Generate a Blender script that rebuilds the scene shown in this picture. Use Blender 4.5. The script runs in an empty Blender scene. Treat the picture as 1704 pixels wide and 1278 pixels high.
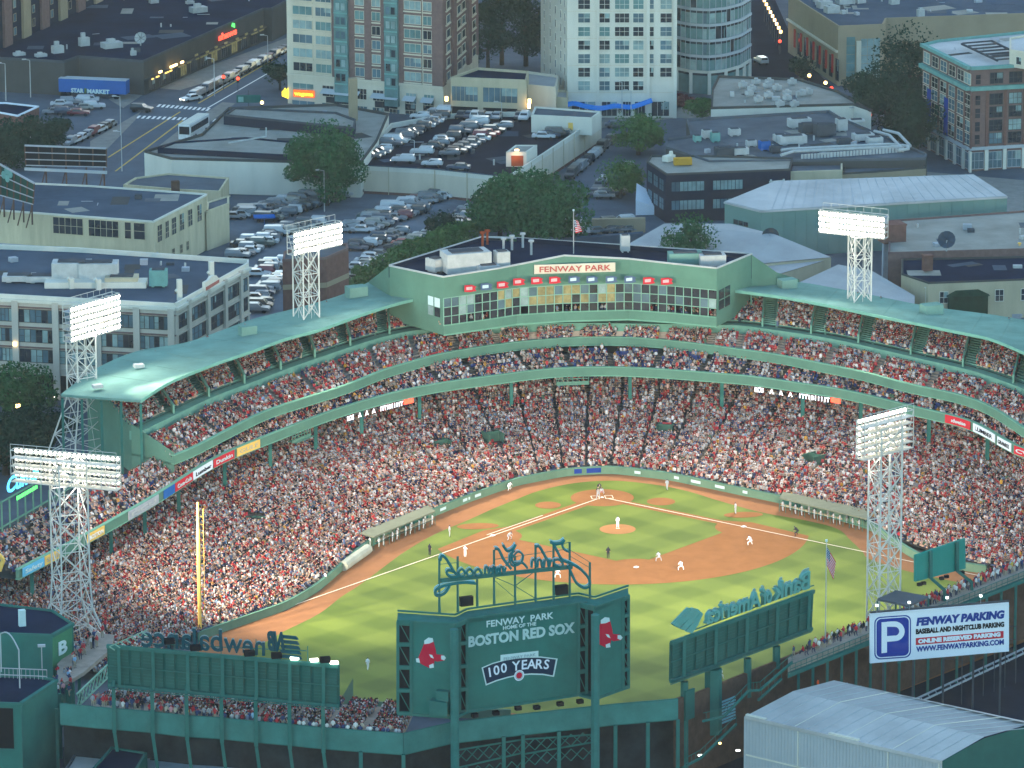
import bpy, math, random
import numpy as np
from mathutils import Vector, Matrix

random.seed(7)
rng = np.random.default_rng(11)
SC = bpy.context.scene
COL = SC.collection
R = math.radians

# ------------------------------------------------------------------ camera
CX, CY, CZ, YAW, PIT, ROLL, FPX = 105.407, 801.134, 226.044, 3.255204, -0.251707, -0.00357, 9000.0
Fv = np.array([math.sin(YAW)*math.cos(PIT), math.cos(YAW)*math.cos(PIT), math.sin(PIT)])
_r = np.array([math.cos(YAW), -math.sin(YAW), 0.0]); _u = np.cross(_r, Fv)
Rv = _r*math.cos(ROLL)+_u*math.sin(ROLL); Uv = -_r*math.sin(ROLL)+_u*math.cos(ROLL)
CAMP = np.array([CX, CY, CZ])
cam_data = bpy.data.cameras.new('camera'); cam = bpy.data.objects.new('camera', cam_data); COL.objects.link(cam)
cam_data.sensor_width = 36; cam_data.lens = FPX/1704*36
cam_data.clip_start = 5; cam_data.clip_end = 5000
m4 = Matrix(((Rv[0], Uv[0], -Fv[0], CX), (Rv[1], Uv[1], -Fv[1], CY), (Rv[2], Uv[2], -Fv[2], CZ), (0, 0, 0, 1)))
cam.matrix_world = m4
SC.camera = cam

# ------------------------------------------------------------------ world, sun, exposure
W = bpy.data.worlds.new('World'); SC.world = W; W.use_nodes = True
nt = W.node_tree; nt.nodes.clear()
sky = nt.nodes.new('ShaderNodeTexSky'); sky.sky_type = 'NISHITA'; sky.sun_disc = False
SUN_EL, SUN_ROT = R(16), R(200)
sky.sun_elevation = SUN_EL; sky.sun_rotation = SUN_ROT; sky.air_density = 1.0; sky.dust_density = 0.4; sky.ozone_density = 3.5
bg = nt.nodes.new('ShaderNodeBackground'); bg.inputs['Strength'].default_value = 0.15
wo = nt.nodes.new('ShaderNodeOutputWorld')
tint = nt.nodes.new('ShaderNodeVectorMath'); tint.operation = 'MULTIPLY'; tint.inputs[1].default_value = (1.05, 1.03, 0.84)
nt.links.new(sky.outputs[0], tint.inputs[0]); nt.links.new(tint.outputs[0], bg.inputs[0]); nt.links.new(bg.outputs[0], wo.inputs[0])
sd = bpy.data.lights.new('sun', 'SUN'); sd.energy = 0.12; sd.angle = R(20); sd.color = (1.0, 0.93, 0.86)
sun = bpy.data.objects.new('sun', sd); COL.objects.link(sun)
# direction to the sun: azimuth as the sky's rotation
_d = Vector((math.sin(SUN_ROT)*math.cos(SUN_EL), math.cos(SUN_ROT)*math.cos(SUN_EL), math.sin(SUN_EL)))
sun.rotation_euler = _d.to_track_quat('Z', 'Y').to_euler()
SC.view_settings.view_transform = 'Standard'; SC.view_settings.look = 'None'
SC.view_settings.exposure = 2.0; SC.view_settings.gamma = 1
SC.view_settings.use_curve_mapping = False
SC.cycles.max_bounces = 5; SC.cycles.diffuse_bounces = 3; SC.cycles.glossy_bounces = 2
LAMP_POWER = 100000.0

# ------------------------------------------------------------------ projection helpers (pixels of the 1704x1278 frame -> places at height z)
def un(px, py, z=0.0):
    d = Fv*FPX + Rv*(px-852) - Uv*(py-639)
    t = (z-CZ)/d[2]
    p = CAMP + d*t
    return (float(p[0]), float(p[1]), z)
def prj(p):
    d = np.array(p, float)-CAMP; z = d@Fv
    return 852+FPX*(d@Rv)/z, 639-FPX*(d@Uv)/z
def hz(py, p):
    lo, hi = -60, 260
    for _ in range(40):
        m = (lo+hi)/2
        if prj((p[0], p[1], m))[1] > py: lo = m
        else: hi = m
    return (lo+hi)/2
def V2(p): return Vector((p[0], p[1]))

# ------------------------------------------------------------------ materials
MT = {}
def mat(name, col, rough=0.8, metal=0.0, var=0.12, scale=0.6, bump=0.0, emis=None, estr=0.0, obcol=False, attr=None, streak=0.0, spec=0.0):
    if name in MT: return MT[name]
    m = bpy.data.materials.new(name); m.use_nodes = True
    n = m.node_tree; b = n.nodes['Principled BSDF']; L = n.links.new
    b.inputs['Roughness'].default_value = rough; b.inputs['Metallic'].default_value = metal
    b.inputs['Specular IOR Level'].default_value = spec
    base = n.nodes.new('ShaderNodeRGB'); base.outputs[0].default_value = (*col, 1); src = base.outputs[0]
    if obcol:
        oi = n.nodes.new('ShaderNodeObjectInfo'); src = oi.outputs['Color']
    if attr:
        at = n.nodes.new('ShaderNodeAttribute'); at.attribute_name = attr; src = at.outputs['Color']
    if var > 0:
        tc = n.nodes.new('ShaderNodeNewGeometry')
        mp = n.nodes.new('ShaderNodeMapping'); mp.inputs['Scale'].default_value = (1, 1, 1 if not streak else streak)
        L(tc.outputs['Position'], mp.inputs['Vector'])
        nz = n.nodes.new('ShaderNodeTexNoise'); nz.inputs['Scale'].default_value = scale; nz.inputs['Detail'].default_value = 5
        nz.inputs['Roughness'].default_value = 0.65
        L(mp.outputs[0], nz.inputs['Vector'])
        mr = n.nodes.new('ShaderNodeMapRange'); mr.inputs['From Min'].default_value = 0.3; mr.inputs['From Max'].default_value = 0.7
        mr.inputs['To Min'].default_value = 1-var; mr.inputs['To Max'].default_value = 1+var
        L(nz.outputs['Fac'], mr.inputs['Value'])
        mx = n.nodes.new('ShaderNodeVectorMath'); mx.operation = 'SCALE'
        L(src, mx.inputs[0]); L(mr.outputs[0], mx.inputs['Scale']); src = mx.outputs[0]
        if bump > 0:
            bp = n.nodes.new('ShaderNodeBump'); bp.inputs['Strength'].default_value = bump; bp.inputs['Distance'].default_value = 0.1
            L(nz.outputs['Fac'], bp.inputs['Height']); L(bp.outputs[0], b.inputs['Normal'])
    L(src, b.inputs['Base Color'])
    if emis:
        b.inputs['Emission Color'].default_value = (*emis, 1); b.inputs['Emission Strength'].default_value = estr
    MT[name] = m
    return m

M_asphalt = mat('asphalt', (0.098, 0.112, 0.135), 0.85, var=0.22, scale=0.12)
M_asphalt2 = mat('dark_asphalt', (0.020, 0.022, 0.034), 0.9, var=0.25, scale=0.15)
M_lot = mat('lot_asphalt', (0.125, 0.14, 0.165), 0.85, var=0.25, scale=0.15)
M_side = mat('sidewalk_concrete', (0.22, 0.215, 0.2), 0.9, var=0.15, scale=0.5)
M_white = mat('white_paint', (0.75, 0.75, 0.72), 0.6, var=0.12, scale=1.5)
M_yline = mat('yellow_line', (0.55, 0.38, 0.1), 0.7, var=0.15)
M_green = mat('park_green', (0.10, 0.205, 0.152), 0.5, var=0.12, scale=0.25)
M_greend = mat('board_green', (0.028, 0.115, 0.098), 0.45, var=0.12, scale=0.3)
M_greenm = mat('steel_green', (0.035, 0.14, 0.12), 0.5, var=0.12, scale=0.5)
M_roof = mat('roof_green', (0.15, 0.275, 0.235), 0.7, var=0.22, scale=0.12)
M_wallgreen = mat('field_wall_green', (0.13, 0.22, 0.15), 0.7, var=0.12, scale=0.4)
M_conc = mat('deck_concrete', (0.26, 0.23, 0.2), 0.9, var=0.2, scale=0.6)
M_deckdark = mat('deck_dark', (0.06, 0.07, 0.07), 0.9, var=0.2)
M_steelw = mat('white_steel', (0.55, 0.54, 0.5), 0.5, var=0.1, scale=0.8)
M_steelg = mat('grey_steel', (0.35, 0.37, 0.4), 0.45, var=0.12, scale=0.8)
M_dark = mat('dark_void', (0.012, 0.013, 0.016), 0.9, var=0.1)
M_glass = mat('blue_glass', (0.09, 0.15, 0.18), 0.12, var=0.5, scale=0.12, spec=0.8)
M_glassl = mat('pale_blind_glass', (0.24, 0.33, 0.32), 0.15, var=0.35, scale=0.35, spec=0.8)
M_glassd = mat('dark_glass', (0.02, 0.026, 0.034), 0.15, var=0.4, scale=0.4, spec=0.8)
M_glasst = mat('teal_glass', (0.12, 0.225, 0.22), 0.12, var=0.3, scale=0.25, spec=0.8)
M_cream = mat('cream_stone', (0.58, 0.52, 0.41), 0.85, var=0.1, scale=0.3, streak=0.3)
M_stone = mat('white_stone', (0.62, 0.60, 0.52), 0.85, var=0.08, scale=0.3, streak=0.3)
M_beige = mat('beige_render', (0.46, 0.40, 0.28), 0.9, var=0.14, scale=0.3, streak=0.25)
M_ybeige = mat('yellow_beige_render', (0.53, 0.46, 0.31), 0.9, var=0.18, scale=0.5, streak=0.15)
M_tan = mat('tan_wall', (0.31, 0.25, 0.17), 0.9, var=0.1, scale=0.2)
M_taupe = mat('taupe_wall', (0.075, 0.072, 0.068), 0.9, var=0.12, scale=0.2)
M_brickp = mat('purple_brick', (0.18, 0.115, 0.105), 0.9, var=0.15, scale=1.2)
M_brickr = mat('red_brick', (0.17, 0.09, 0.075), 0.9, var=0.18, scale=1.0)
M_brickb = mat('brown_brick', (0.10, 0.06, 0.045), 0.9, var=0.25, scale=0.8)
M_loft = mat('loft_concrete', (0.47, 0.43, 0.37), 0.9, var=0.12, scale=0.35, streak=0.3)
M_roofd = mat('blue_black_roof', (0.008, 0.017, 0.040), 0.9, var=0.35, scale=0.1)
M_roofg = mat('grey_roof', (0.10, 0.11, 0.125), 0.9, var=0.28, scale=0.12)
M_rooft = mat('gravel_roof', (0.27, 0.26, 0.23), 0.95, var=0.2, scale=0.15)
M_roofb = mat('slate_blue_roof', (0.065, 0.085, 0.115), 0.9, var=0.25, scale=0.1)
M_roofw = mat('white_metal_roof', (0.45, 0.44, 0.43), 0.7, var=0.2, scale=0.1)
M_roofl = mat('pale_membrane', (0.36, 0.355, 0.35), 0.8, var=0.12, scale=0.15)
M_metalb = mat('blue_grey_metal', (0.39, 0.42, 0.44), 0.6, var=0.06, scale=0.3)
M_mint = mat('mint_siding', (0.17, 0.27, 0.235), 0.8, var=0.08, scale=0.2)
M_navy = mat('navy_wall', (0.022, 0.027, 0.045), 0.7, var=0.12)
M_copper = mat('verdigris_copper', (0.15, 0.32, 0.29), 0.7, var=0.15)
M_hvac = mat('hvac_metal', (0.42, 0.43, 0.42), 0.5, var=0.15, scale=0.7)
M_hvacd = mat('dark_equipment', (0.07, 0.075, 0.085), 0.6, var=0.2)
M_tire = mat('tyre_rubber', (0.015, 0.015, 0.016), 0.9, var=0)
M_car = mat('car_paint', (0.5, 0.5, 0.5), 0.3, var=0, obcol=True, spec=0.6)
M_carglass = mat('car_glass', (0.012, 0.016, 0.022), 0.15, var=0, spec=0.5)
M_leaf = mat('leaf', (0.040, 0.105, 0.040), 0.8, var=0.5, scale=0.9)
M_leafd = mat('dark_leaf', (0.018, 0.045, 0.027), 0.85, var=0.4, scale=0.7)
M_leafy = mat('bright_leaf', (0.065, 0.135, 0.04), 0.8, var=0.4, scale=0.9)
M_bark = mat('bark', (0.05, 0.04, 0.03), 0.9, var=0.2)
M_dirt = mat('infield_clay', (0.235, 0.108, 0.046), 0.95, var=0.10, scale=0.35)
M_track = mat('warning_track_clay', (0.245, 0.117, 0.058), 0.95, var=0.10, scale=0.3)
M_mound = mat('mound_clay', (0.32, 0.16, 0.07), 0.95, var=0.06, scale=0.5)
M_chalk = mat('chalk', (0.72, 0.62, 0.5), 0.9, var=0.08)
M_yellow = mat('yellow_paint', (0.76, 0.48, 0.12), 0.5, var=0.08)
M_red = mat('red_paint', (0.55, 0.03, 0.045), 0.6, var=0.08)
M_sox = mat('sign_red', (0.50, 0.012, 0.04), 0.6, var=0.06)
M_lett = mat('letter_pale', (0.52, 0.66, 0.66), 0.6, var=0.05)
M_signw = mat('sign_white', (0.70, 0.75, 0.82), 0.5, var=0.04, scale=0.2)
M_navysign = mat('sign_navy', (0.015, 0.03, 0.06), 0.5, var=0.05)
M_blue = mat('sign_blue', (0.02, 0.045, 0.28), 0.5, var=0.05)
M_bluep = mat('blue_print', (0.02, 0.05, 0.25), 0.5, var=0.05)
M_black = mat('black_print', (0.012, 0.012, 0.015), 0.5, var=0)
M_trail = mat('trailer_blue', (0.02, 0.11, 0.35), 0.5, var=0.08)
M_rust = mat('rust_door', (0.28, 0.07, 0.03), 0.8, var=0.15)
M_skyb = mat('sign_sky_blue', (0.12, 0.42, 0.62), 0.5, var=0.06)
M_orange = mat('orange_vest', (0.8, 0.12, 0.04), 0.7, var=0)
M_bulb = mat('floodlight_glow', (0.9, 0.9, 0.85), 0.4, var=0, emis=(1, 0.93, 0.82), estr=18)
M_bulbdim = mat('floodlight_spill', (0.6, 0.6, 0.55), 0.4, var=0, emis=(1, 0.93, 0.78), estr=3)
M_warm = mat('warm_lamp', (0.9, 0.7, 0.4), 0.4, var=0, emis=(1, 0.62, 0.2), estr=2.5)
M_warm2 = mat('interior_glow', (0.22, 0.19, 0.09), 0.5, var=0.5, scale=0.5, emis=(0.75, 0.62, 0.25), estr=0.03)
M_redl = mat('red_neon', (0.8, 0.1, 0.05), 0.4, var=0, emis=(1, 0.06, 0.03), estr=.9)
M_yell = mat('yellow_neon', (0.8, 0.6, 0.05), 0.4, var=0, emis=(1, 0.65, 0.03), estr=.7)
M_cyanl = mat('cyan_neon', (0.1, 0.5, 0.8), 0.4, var=0, emis=(0.06, 0.5, 1), estr=.8)
M_greenl = mat('green_neon', (0.1, 0.7, 0.1), 0.4, var=0, emis=(0.08, 1, 0.12), estr=.6)
M_led = mat('led_white', (0.9, 0.9, 0.95), 0.4, var=0, emis=(0.95, 0.93, 1), estr=.6)
M_bluel = mat('blue_neon', (0.02, 0.14, 0.5), 0.4, var=0, emis=(0.01, 0.22, 0.8), estr=0.07)

def grass_mat():
    m = bpy.data.materials.new('mown_grass'); m.use_nodes = True
    n = m.node_tree; b = n.nodes['Principled BSDF']; L = n.links.new
    b.inputs['Roughness'].default_value = 0.9; b.inputs['Specular IOR Level'].default_value = 0.1
    g = n.nodes.new('ShaderNodeNewGeometry')
    mp = n.nodes.new('ShaderNodeMapping'); mp.inputs['Rotation'].default_value = (0, 0, R(45+6))
    L(g.outputs['Position'], mp.inputs['Vector'])
    sx = n.nodes.new('ShaderNodeSeparateXYZ'); L(mp.outputs[0], sx.inputs[0])
    def stripe(out, per):
        a = n.nodes.new('ShaderNodeMath'); a.operation = 'MULTIPLY'; a.inputs[1].default_value = math.pi/per; L(out, a.inputs[0])
        s = n.nodes.new('ShaderNodeMath'); s.operation = 'SINE'; L(a.outputs[0], s.inputs[0])
        k = n.nodes.new('ShaderNodeMath'); k.operation = 'MULTIPLY'; k.inputs[1].default_value = 3.0; k.use_clamp = False; L(s.outputs[0], k.inputs[0])
        t = n.nodes.new('ShaderNodeMath'); t.operation = 'TANH'; L(k.outputs[0], t.inputs[0]); return t.outputs[0]
    s1 = stripe(sx.outputs['X'], 5.2); s2 = stripe(sx.outputs['Y'], 5.2)
    ad = n.nodes.new('ShaderNodeMath'); ad.operation = 'ADD'; L(s1, ad.inputs[0]); L(s2, ad.inputs[1])
    nz = n.nodes.new('ShaderNodeTexNoise'); nz.inputs['Scale'].default_value = 0.25; nz.inputs['Detail'].default_value = 6; L(g.outputs['Position'], nz.inputs['Vector'])
    nn = n.nodes.new('ShaderNodeMath'); nn.operation = 'MULTIPLY_ADD'; nn.inputs[1].default_value = 0.8; nn.inputs[2].default_value = -0.40; L(nz.outputs['Fac'], nn.inputs[0])
    a2 = n.nodes.new('ShaderNodeMath'); a2.operation = 'MULTIPLY_ADD'; a2.inputs[1].default_value = 0.30; L(ad.outputs[0], a2.inputs[0]); L(nn.outputs[0], a2.inputs[2])
    mr = n.nodes.new('ShaderNodeMapRange'); mr.inputs['From Min'].default_value = -0.7; mr.inputs['From Max'].default_value = 0.7; L(a2.outputs[0], mr.inputs['Value'])
    cr = n.nodes.new('ShaderNodeMix'); cr.data_type = 'RGBA'; L(mr.outputs[0], cr.inputs['Factor'])
    cr.inputs[6].default_value = (0.062, 0.100, 0.014, 1); cr.inputs[7].default_value = (0.128, 0.172, 0.028, 1)
    L(cr.outputs[2], b.inputs['Base Color'])
    return m
M_grass = grass_mat()

# ------------------------------------------------------------------ mesh builder
class MB:
    def __init__(s, mats=None):
        s.v = []; s.f = []; s.mi = []; s.c = 0
    def add(s, vs, fs, m=0):
        o = len(s.v); s.v.extend([tuple(map(float, p)) for p in vs])
        for f in fs: s.f.append(tuple(i+o for i in f)); s.mi.append(m)
        return s
    def box(s, x0, x1, y0, y1, z0, z1, m=0):
        return s.add([(x0,y0,z0),(x1,y0,z0),(x1,y1,z0),(x0,y1,z0),(x0,y0,z1),(x1,y0,z1),(x1,y1,z1),(x0,y1,z1)],
                     [(3,2,1,0),(4,5,6,7),(0,1,5,4),(1,2,6,5),(2,3,7,6),(3,0,4,7)], m)
    def obox(s, c, dx, dy, dz, a=0, m=0):      # centred in x,y; c.z = bottom; rotated a about z
        ca, sa = math.cos(a), math.sin(a); P = []
        for z in (c[2], c[2]+dz):
            for x, y in ((-dx/2,-dy/2),(dx/2,-dy/2),(dx/2,dy/2),(-dx/2,dy/2)):
                P.append((c[0]+x*ca-y*sa, c[1]+x*sa+y*ca, z))
        return s.add(P, [(3,2,1,0),(4,5,6,7),(0,1,5,4),(1,2,6,5),(2,3,7,6),(3,0,4,7)], m)
    def prism(s, poly, z0, z1, m=0, top=True, bot=True, side=True):
        n = len(poly)
        z0s = z0 if hasattr(z0, '__len__') else [z0]*n; z1s = z1 if hasattr(z1, '__len__') else [z1]*n
        vs = [(p[0], p[1], z0s[i]) for i, p in enumerate(poly)]+[(p[0], p[1], z1s[i]) for i, p in enumerate(poly)]
        fs = []
        if side: fs += [(i, (i+1) % n, (i+1) % n+n, i+n) for i in range(n)]
        if top: fs.append(tuple(range(n, 2*n)))
        if bot: fs.append(tuple(range(n-1, -1, -1)))
        return s.add(vs, fs, m)
    def beam(s, a, b, w=0.1, m=0, n=4, w2=None):
        a = Vector(a); b = Vector(b); d = b-a
        if d.length < 1e-6: return s
        d.normalize(); up = Vector((0,0,1)) if abs(d.z) < 0.95 else Vector((1,0,0))
        x = d.cross(up).normalized(); y = x.cross(d); w2 = w if w2 is None else w2
        P = []
        for q, ww in ((a, w), (b, w2)):
            for k in range(n):
                t = 2*math.pi*(k+0.5)/n; P.append(q+(x*math.cos(t)+y*math.sin(t))*ww*0.5*1.2)
        fs = [(k, (k+1) % n, (k+1) % n+n, k+n) for k in range(n)]+[tuple(range(n-1,-1,-1)), tuple(range(n,2*n))]
        return s.add(P, fs, m)
    def wallseg(s, a, b, z0, z1, th=0.3, m=0):
        a = V2(a); b = V2(b); d = (b-a).normalized(); nrm = Vector((-d.y, d.x))*th/2
        return s.prism([a+nrm, a-nrm, b-nrm, b+nrm], z0, z1, m)
    def path(s, pts, w, m=0, n=5):
        for a, b in zip(pts[:-1], pts[1:]): s.beam(a, b, w, m, n)
        return s
    def mesh(s, name, mats, org=(0,0,0)):
        me = bpy.data.meshes.new(name)
        o = org
        me.from_pydata([(p[0]-o[0], p[1]-o[1], p[2]-o[2]) for p in s.v], [], s.f)
        for m in (mats if isinstance(mats, (list, tuple)) else [mats]): me.materials.append(m)
        if isinstance(mats, (list, tuple)) and len(mats) > 1: me.polygons.foreach_set('material_index', s.mi)
        me.update()
        return me
    def build(s, name, mats, parent=None, org=None):
        if org is None: org = tuple(parent.location) if parent else (0,0,0)
        return link(name, s.mesh(name, mats, org), parent)

def link(name, me, parent=None, loc=None, rz=0):
    o = bpy.data.objects.new(name, me); COL.objects.link(o)
    if parent: o.parent = parent
    if loc is not None: o.location = loc
    if rz: o.rotation_euler = (0, 0, rz)
    return o
def tag(o, label=None, cat=None, group=None, kind=None):
    if label: o['label'] = label
    if cat: o['category'] = cat
    if group: o['group'] = group
    if kind: o['kind'] = kind
    return o
def thing(name, label, cat, loc=(0,0,0), group=None):
    o = bpy.data.objects.new(name, None); COL.objects.link(o); o.location = loc; o.empty_display_size = 0.5
    return tag(o, label, cat, group)
def struct(name, mb, m): return tag(mb.build(name, m), kind='structure')
def stuff(name, mb, m, label, cat): return tag(mb.build(name, m), label, cat, kind='stuff')
def flat(pts, z):
    mb = MB(); n = len(pts); mb.add([(p[0], p[1], z) for p in pts], [tuple(range(n))]); 
    # make sure the sheet faces up
    a = sum(pts[i][0]*pts[(i+1) % n][1]-pts[(i+1) % n][0]*pts[i][1] for i in range(n))
    if a < 0: mb.f[-1] = tuple(reversed(mb.f[-1]))
    return mb
def ground(name, pxs, z, m): return struct(name, flat([un(x, y, 0) for x, y in pxs], z), m)
def children(o): return CH.get(o.name, [])

def text(name, body, m, parent, origin, right, up, size, extrude=0.04, align='CENTER', mirror=False, bold=0.0, xs=1.0, shear=0.0, space=1.0):
    c = bpy.data.curves.new(name, 'FONT'); c.body = body; c.size = size; c.extrude = extrude; c.offset = bold
    c.align_x = align; c.align_y = 'BOTTOM_BASELINE'; c.shear = shear; c.space_character = space; c.resolution_u = 3
    c.materials.append(m)
    o = bpy.data.objects.new(name, c); COL.objects.link(o)
    r = Vector(right).normalized(); u = Vector(up); u = (u-r*u.dot(r)).normalized(); n = r.cross(u)
    if mirror: r = -r; n = r.cross(u)
    M = Matrix(((r.x*xs, u.x, n.x, origin[0]), (r.y*xs, u.y, n.y, origin[1]), (r.z*xs, u.z, n.z, origin[2]), (0,0,0,1)))
    if parent: o.parent = parent; M = Matrix.Translation(-Vector(parent.location)) @ M
    o.matrix_local = M
    return o

UP = Vector((0,0,1)); CR = Vector((Rv[0], Rv[1], 0)).normalized(); CF = Vector((Fv[0], Fv[1], 0)).normalized()

def catmull(P, n):
    P = np.array(P, float); out = []
    P = np.vstack([2*P[0]-P[1], P, 2*P[-1]-P[-2]])
    seg = len(P)-3
    for i in range(seg):
        p0, p1, p2, p3 = P[i:i+4]
        for t in np.linspace(0, 1, n, endpoint=False):
            out.append(0.5*((2*p1)+(-p0+p2)*t+(2*p0-5*p1+4*p2-p3)*t*t+(-p0+3*p1-3*p2+p3)*t**3))
    out.append(P[-2]); return np.array(out)

# ================================================================== GROUND AND FIELD
gm = MB(); gm.add([(-1500,-2500,-0.05),(1500,-2500,-0.05),(1500,700,-0.05),(-1500,700,-0.05)], [(0,1,2,3)])
struct('ground', gm, M_asphalt)

WALLPX = [(332,1066),(377,1050),(479,1015),(533,983),(564,955),(612,913),(660,885),(702,868),(778,837),(857,809),(944,792),(1018,788),(1113,799),(1226,823),(1300,838),(1382,862),(1449,882),(1489,910),(1522,933),(1560,944),(1641,955)]
WALL = [un(x, y) for x, y in WALLPX]
FENCE_R = [(-66.8,66.8,0),(-60.2,72.4,0),(-51,81,0),(-33,98,0),(-15.5,114.5,0),(-6,121,0),(14,128.5,0)]  # the left field wall round to centre
park = [(p[0], p[1]) for p in WALL]+[(p[0], p[1]) for p in FENCE_R]+[(30,108),(46.5,101),(60,93),(68,80)]
struct('warning_track', flat(park, 0.0), M_track)
GPX = [(470,1052),(530,1022),(567,994),(598,974),(637,945),(674,918),(722,890),(778,866),(820,847),(862,830),(897,817),(953,804.5),(1018,800),(1085,806),(1142,817),(1198,834),(1268,853),(1340,866),(1393,880),(1415,899),(1435,918),(1446,930),(1500,948),(1560,962),(1610,972)]
GR = [un(x, y)[:2] for x, y in GPX]
gr = [tuple(p) for p in catmull([(p[0], p[1]) for p in GR], 5)]
gr += [(-60,66),(-50,76),(-33,91.5),(-16,107.5),(-6,114.5),(12,122),(26,106),(34,104.2),(46.6,96.6),(57,89),(62,77)]
struct('outfield_grass', flat(gr, 0.02), M_grass)
def circ(c, r, n=48, a0=0, a1=2*math.pi): return [(c[0]+r*math.cos(a0+(a1-a0)*i/n), c[1]+r*math.sin(a0+(a1-a0)*i/n)) for i in range(n+ (0 if abs(a1-a0-2*math.pi)<1e-6 else 1))]
S = 19.4
# skin: arc of 29 m about the rubber, cut off by lines outside the foul lines
arc = [p for p in circ((0,18.44), 29.0, 160) if p[1] > abs(p[0])-3.2]
arc.sort(key=lambda p: math.atan2(p[1]-18.44, p[0]))
rightside = [(arc[0][0]-.3, arc[0][1]-0.6), (S+1.5, S-2.6), (S-2.8, S-4.6), (0.6,-0.6)]
skin = arc + [(-S+0.2+0, S-1.4), (-0.6,-0.6)] 
skin = [(0,-1.2),(0.9,-0.9),(S-3.2,S-5.0),(S+0.8,S-3.4)]+arc+[(-S-1.5,S-2.6),(-S+2.8,S-4.2),(-2.0,0.9),(-0.9,-0.9)]
struct('infield_skin', flat(skin, 0.04), M_dirt)
# infield grass diamond with rounded cut outs near the bases
def diamond():
    o = 1.0; pts = []
    c = [(0,0),(S,S),(0,2*S),(-S,S)]
    def inside(p, k): return True
    rad = [4.9, 4.6, 4.6, 4.6]
    # walk the inset square; each corner replaced by an arc around the base bulging into the grass
    for k in range(4):
        a = Vector(c[k-1]); b = Vector(c[k]); d = Vector(c[(k+1) % 4])
        e1 = (a-b).normalized(); e2 = (d-b).normalized()
        r = rad[k]; off = 1.0
        a1 = math.atan2(e1.y, e1.x); a2 = math.atan2(e2.y, e2.x)
        da = (a2-a1+math.pi) % (2*math.pi)-math.pi
        for i in range(9):
            t = 0.14+0.72*i/8; ang = a1+da*t
            pts.append((b.x+r*math.cos(ang)*1.0, b.y+r*math.sin(ang)*1.0))
    return pts
struct('infield_grass', flat(diamond(), 0.06), M_grass)
struct('home_plate_circle', flat(circ((0,0.2), 4.9), 0.08), M_dirt)
mo = MB(); rings = [(2.75,0.08),(2.0,0.16),(1.0,0.27),(0.4,0.3)]
for r_, z_ in rings: mo.v += [(p[0], p[1]-0.4+18.44, z_) for p in circ((0,0), r_, 32)]
for k in range(3):
    for i in range(32): mo.f.append((k*32+i, k*32+(i+1) % 32, (k+1)*32+(i+1) % 32, (k+1)*32+i)); mo.mi.append(0)
mo.f.append(tuple(range(96,128))); mo.mi.append(0)
struct('pitchers_mound', mo, M_mound)
for c_, r_, nm in (((un(912,841)), 2.0, 'on_deck_circle'), ((un(1100,835)), 2.2, 'on_deck_circle'), ((un(795,876)), 1.7, 'coach_box'), ((un(1237,857)), 1.6, 'coach_box')):
    struct(nm, flat([(c_[0]+(p[0]*(1.0 if 'deck' in nm else 1.9)), c_[1]+p[1]) for p in circ((0,0), r_, 24)], 0.05), M_dirt)
def stripe(a, b, w, z, nm='chalk_line', m=M_chalk):
    a = V2(a); b = V2(b); d = (b-a).normalized(); q = Vector((-d.y, d.x))*w/2
    return struct(nm, flat([a+q, a-q, b-q, b+q], z), m)
stripe((0.9,0.9), (65,65), 0.22, 0.10, 'foul_line'); stripe((-0.9,0.9), (-66.6,66.6), 0.22, 0.10, 'foul_line')
stripe((S*0.5+.65,S*0.5-.65), (S+.65,S-.65), 0.18, 0.10, 'running_lane_line')
for sx in (-1, 1):
    bx = MB()
    for (x0,y0,x1,y1) in ((.45,-.9,.55,.9),(1.6,-.9,1.7,.9),(.45,.82,1.7,.92),(.45,-.92,1.7,-.82)):
        bx.box(*(sorted((sx*x0, sx*x1))), y0, y1, .10, .12)
    struct('batters_box_line', bx, M_chalk)
hp = MB(); hp.prism([(0,-.3),(.25,-.05),(.25,.25),(-.25,.25),(-.25,-.05)], .09, .13)
tag(hp.build('home_plate', M_white), 'white home plate in the dirt between the batter boxes', 'home plate')
for lb, p in (('first base bag on the chalk line left of the mound', (S-.2,S-.2)), ('second base bag alone in the clay beyond the mound', (0,2*S)), ('third base bag on the chalk line right of the mound', (-S+.2,S-.2))):
    b_ = MB(); b_.prism([(-.3,-.3),(.3,-.3),(.3,.3),(-.3,.3)], 0, .08); b_.prism([(-.22,-.22),(.22,-.22),(.22,.22),(-.22,.22)], .08, .13)
    o = b_.build('base_bag', M_white); o.location = (p[0], p[1], .08); o.rotation_euler = (0,0,R(45)); tag(o, 'white '+lb, 'base', 'bases of the infield')
pl = MB(); pl.box(-.3,.3,18.36,18.5,.30,.34); tag(pl.build('pitching_rubber', M_white), 'white pitching rubber on top of the mound', 'pitching rubber')

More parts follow.
